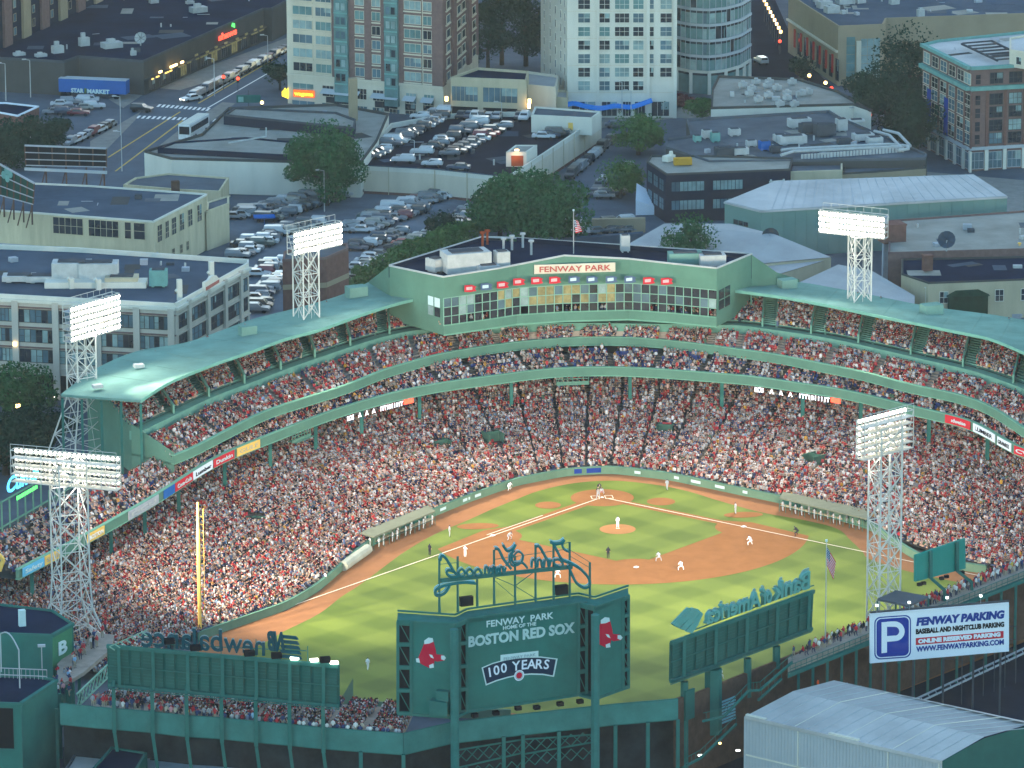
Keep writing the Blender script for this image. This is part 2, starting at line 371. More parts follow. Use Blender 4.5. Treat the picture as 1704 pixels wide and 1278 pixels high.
# ================================================================== PEOPLE (bodies grown from skeletons)
def body(name, J, mats, legc='trousers'):
    names = ['pel','che','nec','hea','top','shL','elL','haL','shR','elR','haR','hiL','knL','anL','toL','hiR','knR','anR','toR']
    edges = [('pel','che'),('che','nec'),('nec','hea'),('hea','top'),('che','shL'),('shL','elL'),('elL','haL'),('che','shR'),('shR','elR'),('elR','haR'),
             ('pel','hiL'),('hiL','knL'),('knL','anL'),('anL','toL'),('pel','hiR'),('hiR','knR'),('knR','anR'),('anR','toR')]
    rad = dict(pel=.16,che=.18,nec=.065,hea=.105,top=.085,shL=.085,elL=.055,haL=.045,hiL=.11,knL=.075,anL=.05,toL=.045)
    for k in ('sh','el','ha','hi','kn','an','to'): rad[k+'R'] = rad[k+'L']
    me = bpy.data.meshes.new(name+'_skeleton'); ix = {k:i for i,k in enumerate(names)}
    me.from_pydata([J[k] for k in names], [(ix[a], ix[b]) for a,b in edges], [])
    o = bpy.data.objects.new('tmp', me); COL.objects.link(o)
    md = o.modifiers.new('s','SKIN'); sv = me.skin_vertices[0].data
    for k,i in ix.items(): sv[i].radius = (rad[k]*1.05, rad[k]*1.05)
    sv[0].use_root = True
    sb = o.modifiers.new('b','SUBSURF'); sb.levels = 1; sb.render_levels = 1
    bpy.context.view_layer.update()
    ev = o.evaluated_get(bpy.context.evaluated_depsgraph_get())
    out = bpy.data.meshes.new_from_object(ev); out.name = name
    bpy.data.objects.remove(o)
    out.materials.clear()
    for m in mats: out.materials.append(m)
    bone_m = {('pel','che'):2,('che','nec'):2,('nec','hea'):0,('hea','top'):1,('che','shL'):2,('shL','elL'):2,('elL','haL'):0,('che','shR'):2,('shR','elR'):2,('elR','haR'):0,
              ('pel','hiL'):3,('hiL','knL'):3,('knL','anL'):3,('anL','toL'):4,('pel','hiR'):3,('hiR','knR'):3,('knR','anR'):3,('anR','toR'):4}
    A = np.array([J[a] for a,b in edges]); B = np.array([J[b] for a,b in edges]); D = B-A; ll = (D**2).sum(1)+1e-9
    rr_ = np.array([max(rad[a],rad[b]) for a,b in edges])
    for p in out.polygons:
        c = np.array(p.center); t = np.clip(((c-A)*D).sum(1)/ll, 0, 1)
        d = np.linalg.norm(c-(A+D*t[:,None]), axis=1)-rr_*0.6
        p.material_index = bone_m[edges[int(d.argmin())]]
        p.use_smooth = True
    return out
def pose(**k):
    J = dict(pel=(0,0,.95),che=(0,.01,1.34),nec=(0,.0,1.5),hea=(0,.03,1.63),top=(0,.02,1.74),
             shL=(-.19,0,1.42),elL=(-.26,.0,1.13),haL=(-.25,.12,.9),shR=(.19,0,1.42),elR=(.26,.0,1.13),haR=(.25,.12,.9),
             hiL=(-.1,0,.9),knL=(-.12,.03,.5),anL=(-.12,-.02,.09),toL=(-.14,.15,.05),hiR=(.1,0,.9),knR=(.12,.03,.5),anR=(.12,-.02,.09),toR=(.14,.15,.05))
    J.update(k); return J
P_stand = pose()
P_arms = pose(elL=(-.3,.12,1.2),haL=(-.12,.3,1.25),elR=(.3,.12,1.2),haR=(.12,.3,1.25))
P_up = pose(elR=(.36,.05,1.55),haR=(.3,.08,1.85))
P_walk = pose(knL=(-.1,.2,.52),anL=(-.11,.1,.12),toL=(-.12,.27,.06),knR=(.1,-.05,.5),anR=(.11,-.3,.14),toR=(.12,-.15,.06),haL=(-.24,-.15,.92),haR=(.24,.22,.98))
P_crouch = pose(pel=(0,-.28,.72),che=(0,.08,1.05),nec=(0,.2,1.17),hea=(0,.3,1.26),top=(0,.32,1.38),shL=(-.2,.12,1.1),elL=(-.3,.25,.85),haL=(-.22,.38,.62),shR=(.2,.12,1.1),elR=(.3,.25,.85),haR=(.22,.38,.62),
    hiL=(-.12,-.24,.7),knL=(-.34,.1,.46),anL=(-.4,-.06,.09),toL=(-.46,.12,.05),hiR=(.12,-.24,.7),knR=(.34,.1,.46),anR=(.4,-.06,.09),toR=(.46,.12,.05))
P_squat = pose(pel=(0,-.1,.42),che=(0,.06,.78),nec=(0,.12,.92),hea=(0,.17,1.03),top=(0,.17,1.14),shL=(-.2,.08,.84),elL=(-.3,.2,.6),haL=(-.1,.45,.62),shR=(.2,.08,.84),elR=(.3,.15,.58),haR=(.2,.3,.4),
    hiL=(-.12,-.08,.42),knL=(-.34,.28,.45),anL=(-.3,.02,.09),toL=(-.36,.18,.05),hiR=(.12,-.08,.42),knR=(.34,.28,.45),anR=(.3,.02,.09),toR=(.36,.18,.05))
P_bat = pose(pel=(0,-.05,.86),che=(0,.05,1.24),nec=(0,.07,1.4),hea=(-.03,.1,1.52),top=(-.03,.09,1.63),shL=(-.19,.06,1.3),elL=(-.15,.3,1.25),haL=(.1,.28,1.42),shR=(.19,.03,1.32),elR=(.34,.15,1.28),haR=(.16,.24,1.44),
    knL=(-.3,.06,.46),anL=(-.36,-.02,.09),toL=(-.38,.14,.05),knR=(.26,.06,.46),anR=(.32,-.02,.09),toR=(.36,.14,.05))
P_sit = pose(pel=(0,-.1,.5),che=(0,-.06,.9),nec=(0,-.03,1.06),hea=(0,.0,1.19),top=(0,-.01,1.3),shL=(-.19,-.04,.98),elL=(-.25,.05,.72),haL=(-.15,.28,.62),shR=(.19,-.04,.98),elR=(.25,.05,.72),haR=(.15,.28,.62),
    hiL=(-.1,-.08,.47),knL=(-.12,.34,.5),anL=(-.12,.32,.1),toL=(-.12,.46,.05),hiR=(.1,-.08,.47),knR=(.12,.34,.5),anR=(.12,.32,.1),toR=(.12,.46,.05))
M_skin = mat('skin', (0.42,0.24,0.17), 0.6, var=0); M_hair = mat('hair', (0.04,0.025,0.02), 0.8, var=0)
M_shirt = mat('shirt', (0.5,0.5,0.5), 0.85, var=0, obcol=True)
M_jeans = mat('dark_trousers', (0.05,0.06,0.10), 0.9, var=0); M_khaki = mat('khaki_trousers', (0.30,0.26,0.2), 0.9, var=0)
M_shoe = mat('shoes', (0.03,0.03,0.03), 0.7, var=0); M_cap = mat('navy_cap', (0.02,0.03,0.08), 0.7, var=0); M_redcap = mat('red_cap', (0.4,0.03,0.04), 0.7, var=0)
CIV = [body('person_body', J, ms) for J in (P_stand, P_arms, P_walk, P_up) for ms in ((M_skin,M_hair,M_shirt,M_jeans,M_shoe),(M_skin,M_redcap,M_shirt,M_khaki,M_shoe))]
SITM = [body('person_body', P_sit, ms) for ms in ((M_skin,M_hair,M_shirt,M_jeans,M_shoe),(M_skin,M_redcap,M_shirt,M_khaki,M_shoe))]
PLM = {k: body('person_body', J, (M_skin,M_cap,M_shirt,M_shirt,M_shoe)) for k,J in dict(stand=P_stand,walk=P_walk,crouch=P_crouch,squat=P_squat,bat=P_bat,arms=P_arms).items()}
def person(me, loc, rz, color, label, group, cat='person', scale=1.0):
    o = bpy.data.objects.new('person', me); COL.objects.link(o); o.location = loc; o.rotation_euler = (0,0,rz); o.scale = (scale,)*3
    o.color = (*color, 1); return tag(o, label, cat, group)
def face_to(a, b): return math.atan2(b[1]-a[1], b[0]-a[0])-math.pi/2

HOMEW = (0.85,0.85,0.84); AWAYG = (0.42,0.43,0.45); UMPB = (0.03,0.03,0.045)
def pplace(px, py, z=0.04): return (*un(px, py, z)[:2], z)
players = [
 ('bat', (995,830), (1028,880), AWAYG, 'batter in grey uniform holding a bat beside home plate'),
 ('squat', (1001,823), (1028,880), AWAYG, 'catcher in red gear crouching behind home plate'),
 ('crouch', (997,818), (1028,880), UMPB, 'plate umpire in black bending over the catcher'),
 ('walk', (1110,816), (1028,880), AWAYG, 'batter in grey uniform waiting near the right on-deck circle'),
 ('stand', (1224,855), (1028,880), AWAYG, 'coach in grey standing in the box by third base'),
 ('crouch', (1325,891), (1060,860), UMPB, 'umpire in black leaning forward on the third base line'),
 ('crouch', (1248,907), (1000,829), HOMEW, 'third baseman in white standing in the clay near third base'),
 ('crouch', (1133,949), (1000,829), HOMEW, 'shortstop in white bent forward on the clay near second base'),
 ('crouch', (1096,934), (1000,829), AWAYG, 'runner in grey taking a lead off second base bag'),
 ('stand', (1012,929), (1000,829), UMPB, 'umpire in dark blue standing on the infield grass behind the mound'),
 ('crouch', (928,962), (1000,829), HOMEW, 'second baseman in white partly behind the script sign letters'),
 ('arms', (774,927), (1000,829), HOMEW, 'first baseman in white on the clay beyond first base'),
 ('crouch', (848,899), (1060,944), AWAYG, 'runner in grey leading off beside first base'),
 ('stand', (748,893), (838,892), AWAYG, 'coach in grey standing on grass left of first base'),
 ('stand', (715,924), (1000,829), UMPB, 'umpire in black standing on the grass behind first base line'),
 ('walk', (612,1115), (1000,829), HOMEW, 'right fielder in white alone on the left outfield grass'),
 ('crouch', (1199,1130), (1000,829), HOMEW, 'centre fielder in white just under the reversed bank letters board'),
 ('crouch', (848,816), (945,829), HOMEW, 'ball boy in white crouching against the wall left of home plate'),
 ('stand', (541,972), (620,950), HOMEW, 'ball boy in white standing at the low wall along right field line'),
]
for k,(ps,p,q,c,lb) in enumerate(players):
    a = pplace(*p); b = un(*q)
    o = person(PLM[ps], a, face_to(a,b)+(0.6 if ps=='bat' else 0), c, lb, 'players and umpires on the field', scale=1.04)
pm = thing('person', 'pitcher in white uniform standing on top of the clay mound', 'person', (0,18.2,.33), 'players and umpires on the field')
o = link('body', PLM['stand'], pm); o.color = (*HOMEW,1); o.rotation_euler = (0,0,math.pi); o.scale = (1.05,)*3
bt = MB(); h = un(995,830); bt.beam((h[0]+.15,h[1]+.25,1.45), (h[0]-.3,h[1]-.1,2.2), .04, w2=.07); tag(bt.build('baseball_bat', M_beige), 'pale wooden bat held up by the batter at home plate', 'bat')
cg = MB(); h = un(1001,823); cg.obox((h[0]+.02,h[1]+.12,.45), .42,.2,.5, 0); tag(cg.build('chest_protector', M_red), 'red chest protector worn by the crouching catcher', 'protector')

# ================================================================== CROWD (uncountable: low-poly seated people, one object per stand)
def crowd_templates():
    T = []
    ico_v = []; ph = (1+5**.5)/2
    for a in (-1,1):
        for b in (-ph,ph): ico_v += [(0,a,b),(a,b,0),(b,0,a)]
    ico_v = np.array(ico_v); ico_v /= np.linalg.norm(ico_v[0])
    from itertools import combinations
    ed = min(np.linalg.norm(ico_v[i]-ico_v[j]) for i,j in combinations(range(12),2))
    F = []
    for i,j,k in combinations(range(12),3):
        if all(abs(np.linalg.norm(ico_v[a]-ico_v[b])-ed) < 1e-3 for a,b in ((i,j),(j,k),(i,k))):
            n = np.cross(ico_v[j]-ico_v[i], ico_v[k]-ico_v[i])
            F.append((i,j,k) if n@ico_v[i] > 0 else (i,k,j))
    for v in range(6):
        vs = []; fs = []; ms = []
        lean = [0.05,-.02,.14,.0,.08,-.05][v]; stand = v == 5; tz = .38 if stand else 0; tilt = [-.06,.05,0,.08,-.03,0][v]
        hd = ico_v*np.array([.115,.125,.15])+np.array([tilt,lean+.02,1.22+tz])
        for f in F:
            fs.append(tuple(f)); c = hd[list(f)].mean(0)
            ms.append(1 if (c[2] > 1.255+tz or c[1] < lean-.01) else 0)   # cap or hair on top and behind
        vs += hd.tolist()
        def hexa(lo, hi, m, bottom=False):
            o = len(vs); vs.extend(lo); vs.extend(hi)
            for a in range(4): fs.append((o+a, o+(a+1)%4, o+(a+1)%4+4, o+a+4)); ms.append(m)
            fs.append((o+4,o+5,o+6,o+7)); ms.append(m)
        z0 = .45+tz; z1 = 1.05+tz
        hexa([(-.17,-.12,z0),(.17,-.12,z0),(.17,.1,z0),(-.17,.1,z0)], [(-.23+tilt,lean-.1,z1),(.23+tilt,lean-.1,z1),(.2+tilt,lean+.1,z1),(-.2+tilt,lean+.1,z1)], 2)
        if stand:
            hexa([(-.16,-.08,0),(.16,-.08,0),(.16,.1,0),(-.16,.1,0)], [(-.17,-.12,z0),(.17,-.12,z0),(.17,.1,z0),(-.17,.1,z0)], 3)
        else:
            hexa([(-.17,.0,.36),(.17,.0,.36),(.19,.48,.36),(-.19,.48,.36)], [(-.17,.0,.56),(.17,.0,.56),(.17,.48,.54),(-.17,.48,.54)], 3)
        # forearms
        ax = [(.28,.1),(.22,.3),(.25,.25),(.3,.05),(.12,.34),(.27,.1)][v]
        hexa([(-ax[0]-.05,lean,.7+tz),(-ax[0]+.05,lean,.7+tz),(-ax[0]+.05,lean+ax[1],.66+tz),(-ax[0]-.05,lean+ax[1],.66+tz)], [(-.27,lean-.05,1.0+tz),(-.19,lean-.05,1.0+tz),(-ax[0]+.05,lean+ax[1],.76+tz),(-ax[0]-.05,lean+ax[1],.76+tz)], 0 if v % 2 else 2)
        hexa([(ax[0]-.05,lean,.7+tz),(ax[0]+.05,lean,.7+tz),(ax[0]+.05,lean+ax[1],.66+tz),(ax[0]-.05,lean+ax[1],.66+tz)], [(.19,lean-.05,1.0+tz),(.27,lean-.05,1.0+tz),(ax[0]+.05,lean+ax[1],.76+tz),(ax[0]-.05,lean+ax[1],.76+tz)], 0 if v % 3 else 2)
        T.append((np.array(vs), fs, np.array(ms)))
    return T
TEMPL = crowd_templates()
SHIRTS = np.array([(.62,.62,.62),(.55,.55,.57),(.68,.66,.64),(.42,.035,.045),(.34,.03,.04),(.5,.06,.06),(.03,.04,.09),(.05,.065,.14),(.025,.025,.03),(.28,.29,.31),(.42,.38,.33),(.25,.36,.5),(.12,.16,.28),(.6,.42,.38),(.14,.1,.08),(.58,.3,.05),(.08,.16,.1)])
SH_W = np.array([11,8,7,8,7,5.5,9,6,11,7,7,3.5,4,6,4.5,1.6,1.2]); SH_W = SH_W/SH_W.sum()
HAIRS = np.array([(.03,.022,.018),(.06,.035,.02),(.15,.09,.05),(.3,.22,.12),(.02,.03,.07),(.35,.03,.04),(.5,.5,.5),(.02,.02,.02),(.2,.18,.16)]); HA_W = np.array([10,10,8,5,12,9,6,8,3.]); HA_W /= HA_W.sum()
SKINS = np.array([(.50,.31,.23),(.44,.26,.18),(.38,.22,.15),(.2,.11,.07)]); SK_W = np.array([5,5,3,.6]); SK_W /= SK_W.sum()
TROU = np.array([(.05,.06,.1),(.09,.11,.18),(.3,.26,.2),(.03,.03,.035),(.45,.28,.2)])
def crowd(name, P, ang, label, cat='crowd', red=1.0, parent=None):
    """P (n,3) feet, ang facing angle of +y"""
    P = np.asarray(P); ang = np.asarray(ang); n = len(P)
    tid = rng.choice(6, n, p=[.2,.2,.19,.19,.19,.03])
    w = SH_W.copy(); w[3:6] *= red; w /= w.sum()
    cs = SHIRTS[rng.choice(len(SHIRTS), n, p=w)]*rng.uniform(.33,.98,(n,1)); ch = HAIRS[rng.choice(len(HAIRS), n, p=HA_W)]; ck = SKINS[rng.choice(4, n, p=SK_W)]; ct = TROU[rng.choice(5, n)]
    sc = rng.uniform(.92,1.06,n); ang = ang+rng.normal(0,.25,n)
    VV = []; LV = []; LS = []; CC = []; off = 0; mtot = 0
    for t,(tv,tf,tm) in enumerate(TEMPL):
        idx = np.where(tid == t)[0]
        if not len(idx): continue
        ca = np.cos(ang[idx])[:,None]; sa = np.sin(ang[idx])[:,None]; s = sc[idx][:,None]
        x = tv[None,:,0]*s; y = tv[None,:,1]*s; z = tv[None,:,2]*s
        X = x*ca-y*sa+P[idx,0][:,None]; Y = x*sa+y*ca+P[idx,1][:,None]; Z = z+P[idx,2][:,None]
        VV.append(np.stack([X,Y,Z], -1).reshape(-1,3))
        fl = np.concatenate([np.array(f) for f in tf]); sz = np.array([len(f) for f in tf])
        LV.append((fl[None,:]+(np.arange(len(idx))*len(tv))[:,None]+off).ravel()); LS.append(np.tile(sz, len(idx)))
        pal = np.stack([ck[idx], ch[idx], cs[idx], ct[idx]], 1)
        CC.append(pal[:, tm, :].reshape(-1,3)); off += len(idx)*len(tv)
    V = np.concatenate(VV); L = np.concatenate(LV); Z = np.concatenate(LS); C = np.concatenate(CC)
    me = bpy.data.meshes.new(name); me.vertices.add(len(V)); me.vertices.foreach_set('co', V.astype(np.float32).ravel())
    me.loops.add(len(L)); me.loops.foreach_set('vertex_index', L.astype(np.int32))
    me.polygons.add(len(Z)); st = np.concatenate([[0], np.cumsum(Z)[:-1]]); me.polygons.foreach_set('loop_start', st.astype(np.int32))
    try: me.polygons.foreach_set('loop_total', Z.astype(np.int32))
    except Exception: pass
    me.update(calc_edges=True)
    at = me.attributes.new('cloth', 'FLOAT_COLOR', 'FACE'); at.data.foreach_set('color', np.concatenate([C, np.ones((len(C),1))],1).astype(np.float32).ravel())
    me.materials.append(mat('crowd_cloth', (.5,.5,.5), .85, var=0, attr='cloth'))
    o = link(name, me, parent); tag(o, label, cat, kind='stuff'); return o

def resamp(poly, n):
    poly = np.array(poly, float); d = np.r_[0, np.cumsum(np.linalg.norm(np.diff(poly[:,:2], axis=0), axis=1))]
    t = np.linspace(0, d[-1], n); return np.stack([np.interp(t, d, poly[:,k]) for k in range(poly.shape[1])], 1), d[-1]

def tiers(A, B, row=0.82, seat=0.52, aisles=(), aw=1.2, fill=0.95, zprof=None, standing=False, skipf=None, tmin=0.0, tmax=1.0):
    """A, B: paired stations (n,3) of the front and back edge. Returns tier mesh, people, empties."""
    A = np.array(A); B = np.array(B); n = len(A)
    Lr = np.median(np.linalg.norm(B[:,:2]-A[:,:2], axis=1)); rows = max(2, int(round(Lr/row)))
    mb = MB(); P = []; G = []; E = []
    zp = zprof or (lambda t: t)
    prev = None
    for r in range(rows):
        t0 = r/rows; t1 = (r+1)/rows
        F0 = A+(B-A)*t0; F1 = A+(B-A)*t1; z = A[:,2]+(B[:,2]-A[:,2])*zp(t0)
        F0[:,2] = z; F1[:,2] = z
        o = len(mb.v)
        mb.v += [tuple(p) for p in F0]+[tuple(p) for p in F1]
        for i in range(n-1): mb.f.append((o+i, o+i+1, o+n+i+1, o+n+i)); mb.mi.append(0)
        if prev is not None:
            for i in range(n-1): mb.f.append((prev+i, prev+i+1, o+i+1, o+i)); mb.mi.append(0)
        prev = o+n
        tm = (r+.45)/rows
        if not (tmin <= tm <= tmax): continue
        M = A+(B-A)*tm; M[:,2] = z
        d = np.r_[0, np.cumsum(np.linalg.norm(np.diff(M[:,:2], axis=0), axis=1))]; tot = d[-1]
        k = int(tot/seat); s = (np.arange(k)+.5)*tot/k
        u = np.interp(s, d, np.linspace(0,1,n))
        keep = np.ones(k, bool)
        for a in aisles:
            sa = np.interp(a, np.linspace(0,1,n), d); keep &= np.abs(s-sa) > aw/2
        X = np.interp(s, d, M[:,0]); Y = np.interp(s, d, M[:,1]); Z = np.interp(s, d, M[:,2])
        dirx = np.interp(s, d, (A-B)[:,0]); diry = np.interp(s, d, (A-B)[:,1])
        if skipf is not None: keep &= ~skipf(u, tm)
        fl = fill(u, tm) if callable(fill) else fill
        occ = (rng.random(k) < fl)
        ang = np.arctan2(diry, dirx)-math.pi/2
        pts = np.stack([X+rng.normal(0,.06,k), Y+rng.normal(0,.06,k), Z], 1)
        P.append(pts[keep & occ]); G.append(ang[keep & occ]); E.append(np.c_[pts, ang][keep & ~occ])
    return mb, np.concatenate(P), np.concatenate(G), np.concatenate(E)

def seats(name, E, m, parent, label):
    mb = MB()
    for x,y,z,a in E:
        ca, sa = math.cos(a), math.sin(a)
        def q(px,py,pz): return (x+px*ca-py*sa, y+px*sa+py*ca, z+pz)
        mb.add([q(-.22,-.2,.42),q(.22,-.2,.42),q(.22,.2,.44),q(-.22,.2,.44),q(-.22,-.2,.85),q(.22,-.2,.85),q(-.22,-.25,.42),q(.22,-.25,.42),q(.22,-.25,.85),q(-.22,-.25,.85)],
               [(0,1,2,3),(0,4,5,1),(6,7,8,9),(4,9,8,5)])
    return tag(mb.build(name, m, parent), label, kind='stuff')

# ================================================================== GRANDSTAND
F2PX = [(31,963.6),(70,943),(98.6,928),(143.7,905),(190,879),(250.7,845),(310,806),(352,778),(400,757),(440,741),(480,725.6),(520,709),(581,688),(640,671),(685,660),(738,650),(790,643),(837,637),(880,631),(927,626),(1000,624),(1060,625.5),(1141,631),(1189,635),(1254,640),(1325,651),(1398,661),(1450,673),(1505,687),(1560,700),(1618,713),(1660,737),(1704,772)]
F3PX = [(290,772),(320,761),(366,736),(400,719),(440,697.5),(480,685),(520,672),(552,663),(590,650),(637,629),(690,614),(736,601),(800,590),(860,582),(944,575),(1000,573.5),(1057,574.7),(1110,579),(1170,586),(1226,594),(1280,601),(1336,612),(1400,625),(1449,635),(1477,644),(1530,657),(1590,668),(1646,687),(1704,727),(1760,765)]
MIDPX = [(234,722),(300,690),(360,661),(422,639),(480,616),(561,588),(637,563),(700,550),(800,545),(950,540),(1100,542),(1200,544),(1224,543),(1303,554),(1382,566),(1463,584),(1548,604),(1620,620),(1704,650),(1760,680)]
RFPX = [(234,666),(258,649),(282,634),(320,619),(358,604),(417,584.5),(480,560.6),(524,551),(560,538),(609,520),(660,504),(695,496)]
RBPX = [(101,656),(128,635),(155,614),(190,598),(226,583),(268,577),(310,571),(366,551),(417,531),(480,516),(525,504),(570,491),(614,469)]
RF2 = [(1224,483),(1308,494),(1393,510),(1477,528),(1540,540),(1590,551),(1646,561),(1675,573),(1704,586),(1760,612)]
RB2 = [(1256,468),(1328,468),(1410,483),(1452,491),(1534,508),(1576,514),(1650,523),(1704,532),(1780,545)]
def iy(c, x): 
    xs = [a for a,b in c]; ys = [b for a,b in c]
    if x < xs[0]: return ys[0]+(x-xs[0])*(ys[1]-ys[0])/(xs[1]-xs[0])
    if x > xs[-1]: return ys[-1]+(x-xs[-1])*(ys[-1]-ys[-2])/(xs[-1]-xs[-2])
    return float(np.interp(x, xs, ys))
def smooth(P, k=2):
    P = np.array(P, float)
    for _ in range(k): P[1:-1] = (P[:-2]+2*P[1:-1]+P[2:])/4
    return P
ZF2, ZF3, ZRF, ZRB = 9.5, 12.5, 21.5, 20.0
def contour(c, z, xs, extra=None, k=2):
    P = [un(x, iy(c, x), z) for x in xs]
    if extra: P = P+[tuple(e)+(z,) if len(e) == 2 else e for e in extra]
    return smooth(P, k)
def offs(P, d):
    P = np.array(P, float); T = np.gradient(P[:,:2], axis=0); T /= np.linalg.norm(T, axis=1)[:,None]
    Q = P.copy(); Q[:,0] += T[:,1]*d; Q[:,1] += -T[:,0]*d; return Q       # +d is towards the field
def strip(mb, A, B, m=0):
    o = len(mb.v); n = len(A); mb.v += [tuple(map(float,p)) for p in A]+[tuple(map(float,p)) for p in B]
    for i in range(n-1): mb.f.append((o+i, o+i+1, o+n+i+1, o+n+i)); mb.mi.append(m)
def band(mb, P, z0, z1, th=0.4, m=0):
    P = np.array(P, float); Q = offs(P, -th)
    def Z(X, z): Y = X.copy(); Y[:,2] = z; return Y
    strip(mb, Z(P,z0), Z(P,z1), m); strip(mb, Z(P,z1), Z(Q,z1), m); strip(mb, Z(Q,z1), Z(Q,z0), m); strip(mb, Z(Q,z0), Z(P,z0), m)
    for i in (0, -1):
        o = len(mb.v); mb.v += [(P[i][0],P[i][1],z0),(P[i][0],P[i][1],z1),(Q[i][0],Q[i][1],z1),(Q[i][0],Q[i][1],z0)]; mb.f.append((o,o+1,o+2,o+3)); mb.mi.append(m)
f2x = list(np.linspace(31, 1704, 90))
F2 = contour(F2PX, ZF2, f2x, extra=[(-67,24),(-73,31),(-80,41),(-87,52)], k=3)
GS = thing('grandstand', 'dark green curving ballpark grandstand wrapping home plate, with two upper decks and pale green roof', 'grandstand', (0,-60,0))
# lower bowl
PWn = [332,545,690,800,900,1000,1113,1226,1382,1489,1560,1641]; PFn = [31,300,480,700,870,1010,1160,1340,1560,1704,1790,1880]
wx = list(np.interp(np.linspace(0,9,120), range(12), PWn)); fx = list(np.interp(np.linspace(0,9,120), range(12), PFn))
LA = [(80,86,0),(75,78,0)]+[un(x, iy(WALLPX, x), 0) for x in wx]+[(-45,42,0),(-50,50,0),(-56,53,0),(-62,58,0)]
LB = [(101,74,0),(93,66,0)]+[un(x, iy(F2PX, x), ZF2) for x in fx]+[(-67,24,0),(-73,31,0),(-80,41,0),(-87,52,0)]
LA = smooth(LA, 2); LB = smooth(LB, 3); LA = offs(LA, -0.5)
LB2 = LB+(LB-LA)*0.42
LA[:,2] = 0.9; LB[:,2] = 3.7; LB2[:,2] = 7.2
def zprof(t): 
    tt = t*1.42
    return (tt*2.9 if tt < 1 else 2.9+(tt-1)/.42*3.4)/6.3
nA = 24; ais = [(k+.5)/nA*.97+.015 for k in range(nA)]
def lowfill(u, t): return 0.97
mbl, Pp, Gg, Ee = tiers(LA, LB2, row=0.80, seat=0.5, aisles=ais, aw=0.7, fill=lambda u, t: .965-.30*((np.sin(u*173+t*31)*np.sin(u*61-t*17)) > .62), zprof=zprof, skipf=lambda u,t: ((u < .43) | (u > .62)) & (0.335 < t < 0.36))
mbl.build('lower_seating_deck', mat('lower_floor', (.095,.088,.08), .9, var=.2), GS)
# keep clear of the vomitories
VOM = [un(*p) for p in ((735,742,3.0),(820,728,3.6),(1107,716,3.0),(1355,765,2.8),(425,872,2.2))]
keepv = np.ones(len(Pp), bool)
for v in VOM: keepv &= ~((np.abs(Pp[:,0]-v[0]) < 1.6) & (np.abs(Pp[:,1]-v[1]) < 2.4))
Pp, Gg = Pp[keepv], Gg[keepv]
crowd('lower_bowl_crowd', Pp, Gg, 'dense crowd of seated fans filling the lower bowl around the field', red=1.0)
seats('lower_seat', Ee, mat('seat_red', (.30,.04,.05), .6, var=.1), GS, 'empty red seats scattered in the lower bowl')
for v in VOM:
    mb = MB(); a = math.atan2(v[1]-20, v[0])+math.pi/2
    mb.obox((v[0],v[1],v[2]-.6), 2.4,.2,1.6,a); ca,sa = math.cos(a),math.sin(a)
    for sx in (-1.2,1.2): mb.obox((v[0]+sx*ca+1.3*sa*0, v[1]+sx*sa, v[2]-.6), .2,3.2,1.5,a)
    mb.build('vomitory_wall', mat('dull_green',(.045,.105,.08),.7), GS)
# field wall
FW = offs(smooth([un(x, iy(WALLPX, x)) for x in np.linspace(332,1641,110)],2), 0.0)
fw = MB(); band(fw, FW, 0, 1.15, .35); fw_o = tag(fw.build('field_wall', M_wallgreen), 'low green padded wall between the dirt track and the front row seats', 'wall')
fwc = MB(); Q = offs(FW, .03); band(fwc, Q, 1.15, 1.27, .42); fwc.build('wall_cap', M_green, fw_o)
mk = MB()
for x0,x1 in ((700,712),(732,742),(770,782),(790,800),(845,858),(1056,1066),(1113,1130),(1150,1166),(1190,1206),(1236,1244),(660,668)):
    mk_ = MB(); P = offs(np.array([un(x, iy(WALLPX,x)) for x in np.linspace(x0,x1,4)]), .05); strip(mk_, P+[0,0,.45], P+[0,0,.9]); mk_.build('wall_advert', M_wallgreen if 0 else M_lett, fw_o)
for x0,x1 in ((944,968),(976,1000)):
    mk_ = MB(); P = offs(np.array([un(x, iy(WALLPX,x)) for x in np.linspace(x0,x1,4)]), .05); strip(mk_, P+[0,0,.3], P+[0,0,1.05]); mk_.build('wall_advert', M_bluep, fw_o)
    a, b = P[0], P[-1]; text('wall_advert_print', 'W.B. MASON' if x0 < 950 else 'WEBSTER', M_lett, fw_o, ((a[0]+b[0])/2,(a[1]+b[1])/2+.05,.5), (b[0]-a[0],b[1]-a[1],0), UP, .42, .01) if 0 else None
# dugouts
def dugout(pxs, z, label, cutx, n):
    P = [un(x, y, z) for x, y in pxs]; c = sum((Vector(p) for p in P), Vector())/len(P)
    t = thing('dugout', label, 'dugout', (c.x,c.y,0))
    mb = MB(); mb.prism([p[:2] for p in P], z-.22, z); mb.build('roof', M_roofg if 0 else mat('dugout_roof',(.16,.175,.13),.8), t)
    # back wall, floor, bench
    A = Vector(P[0]); B = Vector(P[1]); back = MB(); back.wallseg(A, B, -.0, z-.23, .2); back.build('back_wall', M_greend, t)
    D = Vector(P[3]); C_ = Vector(P[2]); rail = MB()
    for k in range(n+1):
        q = D.lerp(C_, k/n); rail.beam((q.x,q.y,0), (q.x,q.y,1.78), .08)
    rail.beam((D.x,D.y,.95), (C_.x,C_.y,.95), .07); rail.build('railing', M_greenm, t)
    b = MB(); mid0 = A.lerp(D,.35); mid1 = B.lerp(C_,.35); b.wallseg(mid0, mid1, .3, .5, .5); b.build('bench', M_beige, t)
    return A, B, C_, D
dl = dugout([(598,886),(712,841),(724,850),(622,893)], 2.2, 'long first base dugout with grey flat roof at the left edge of the track', 0, 12)
dr = dugout([(1446,848),(1303,818),(1297,828),(1446,864)], 2.2, 'third base dugout with pale green roof at the right edge of the track', 0, 14)
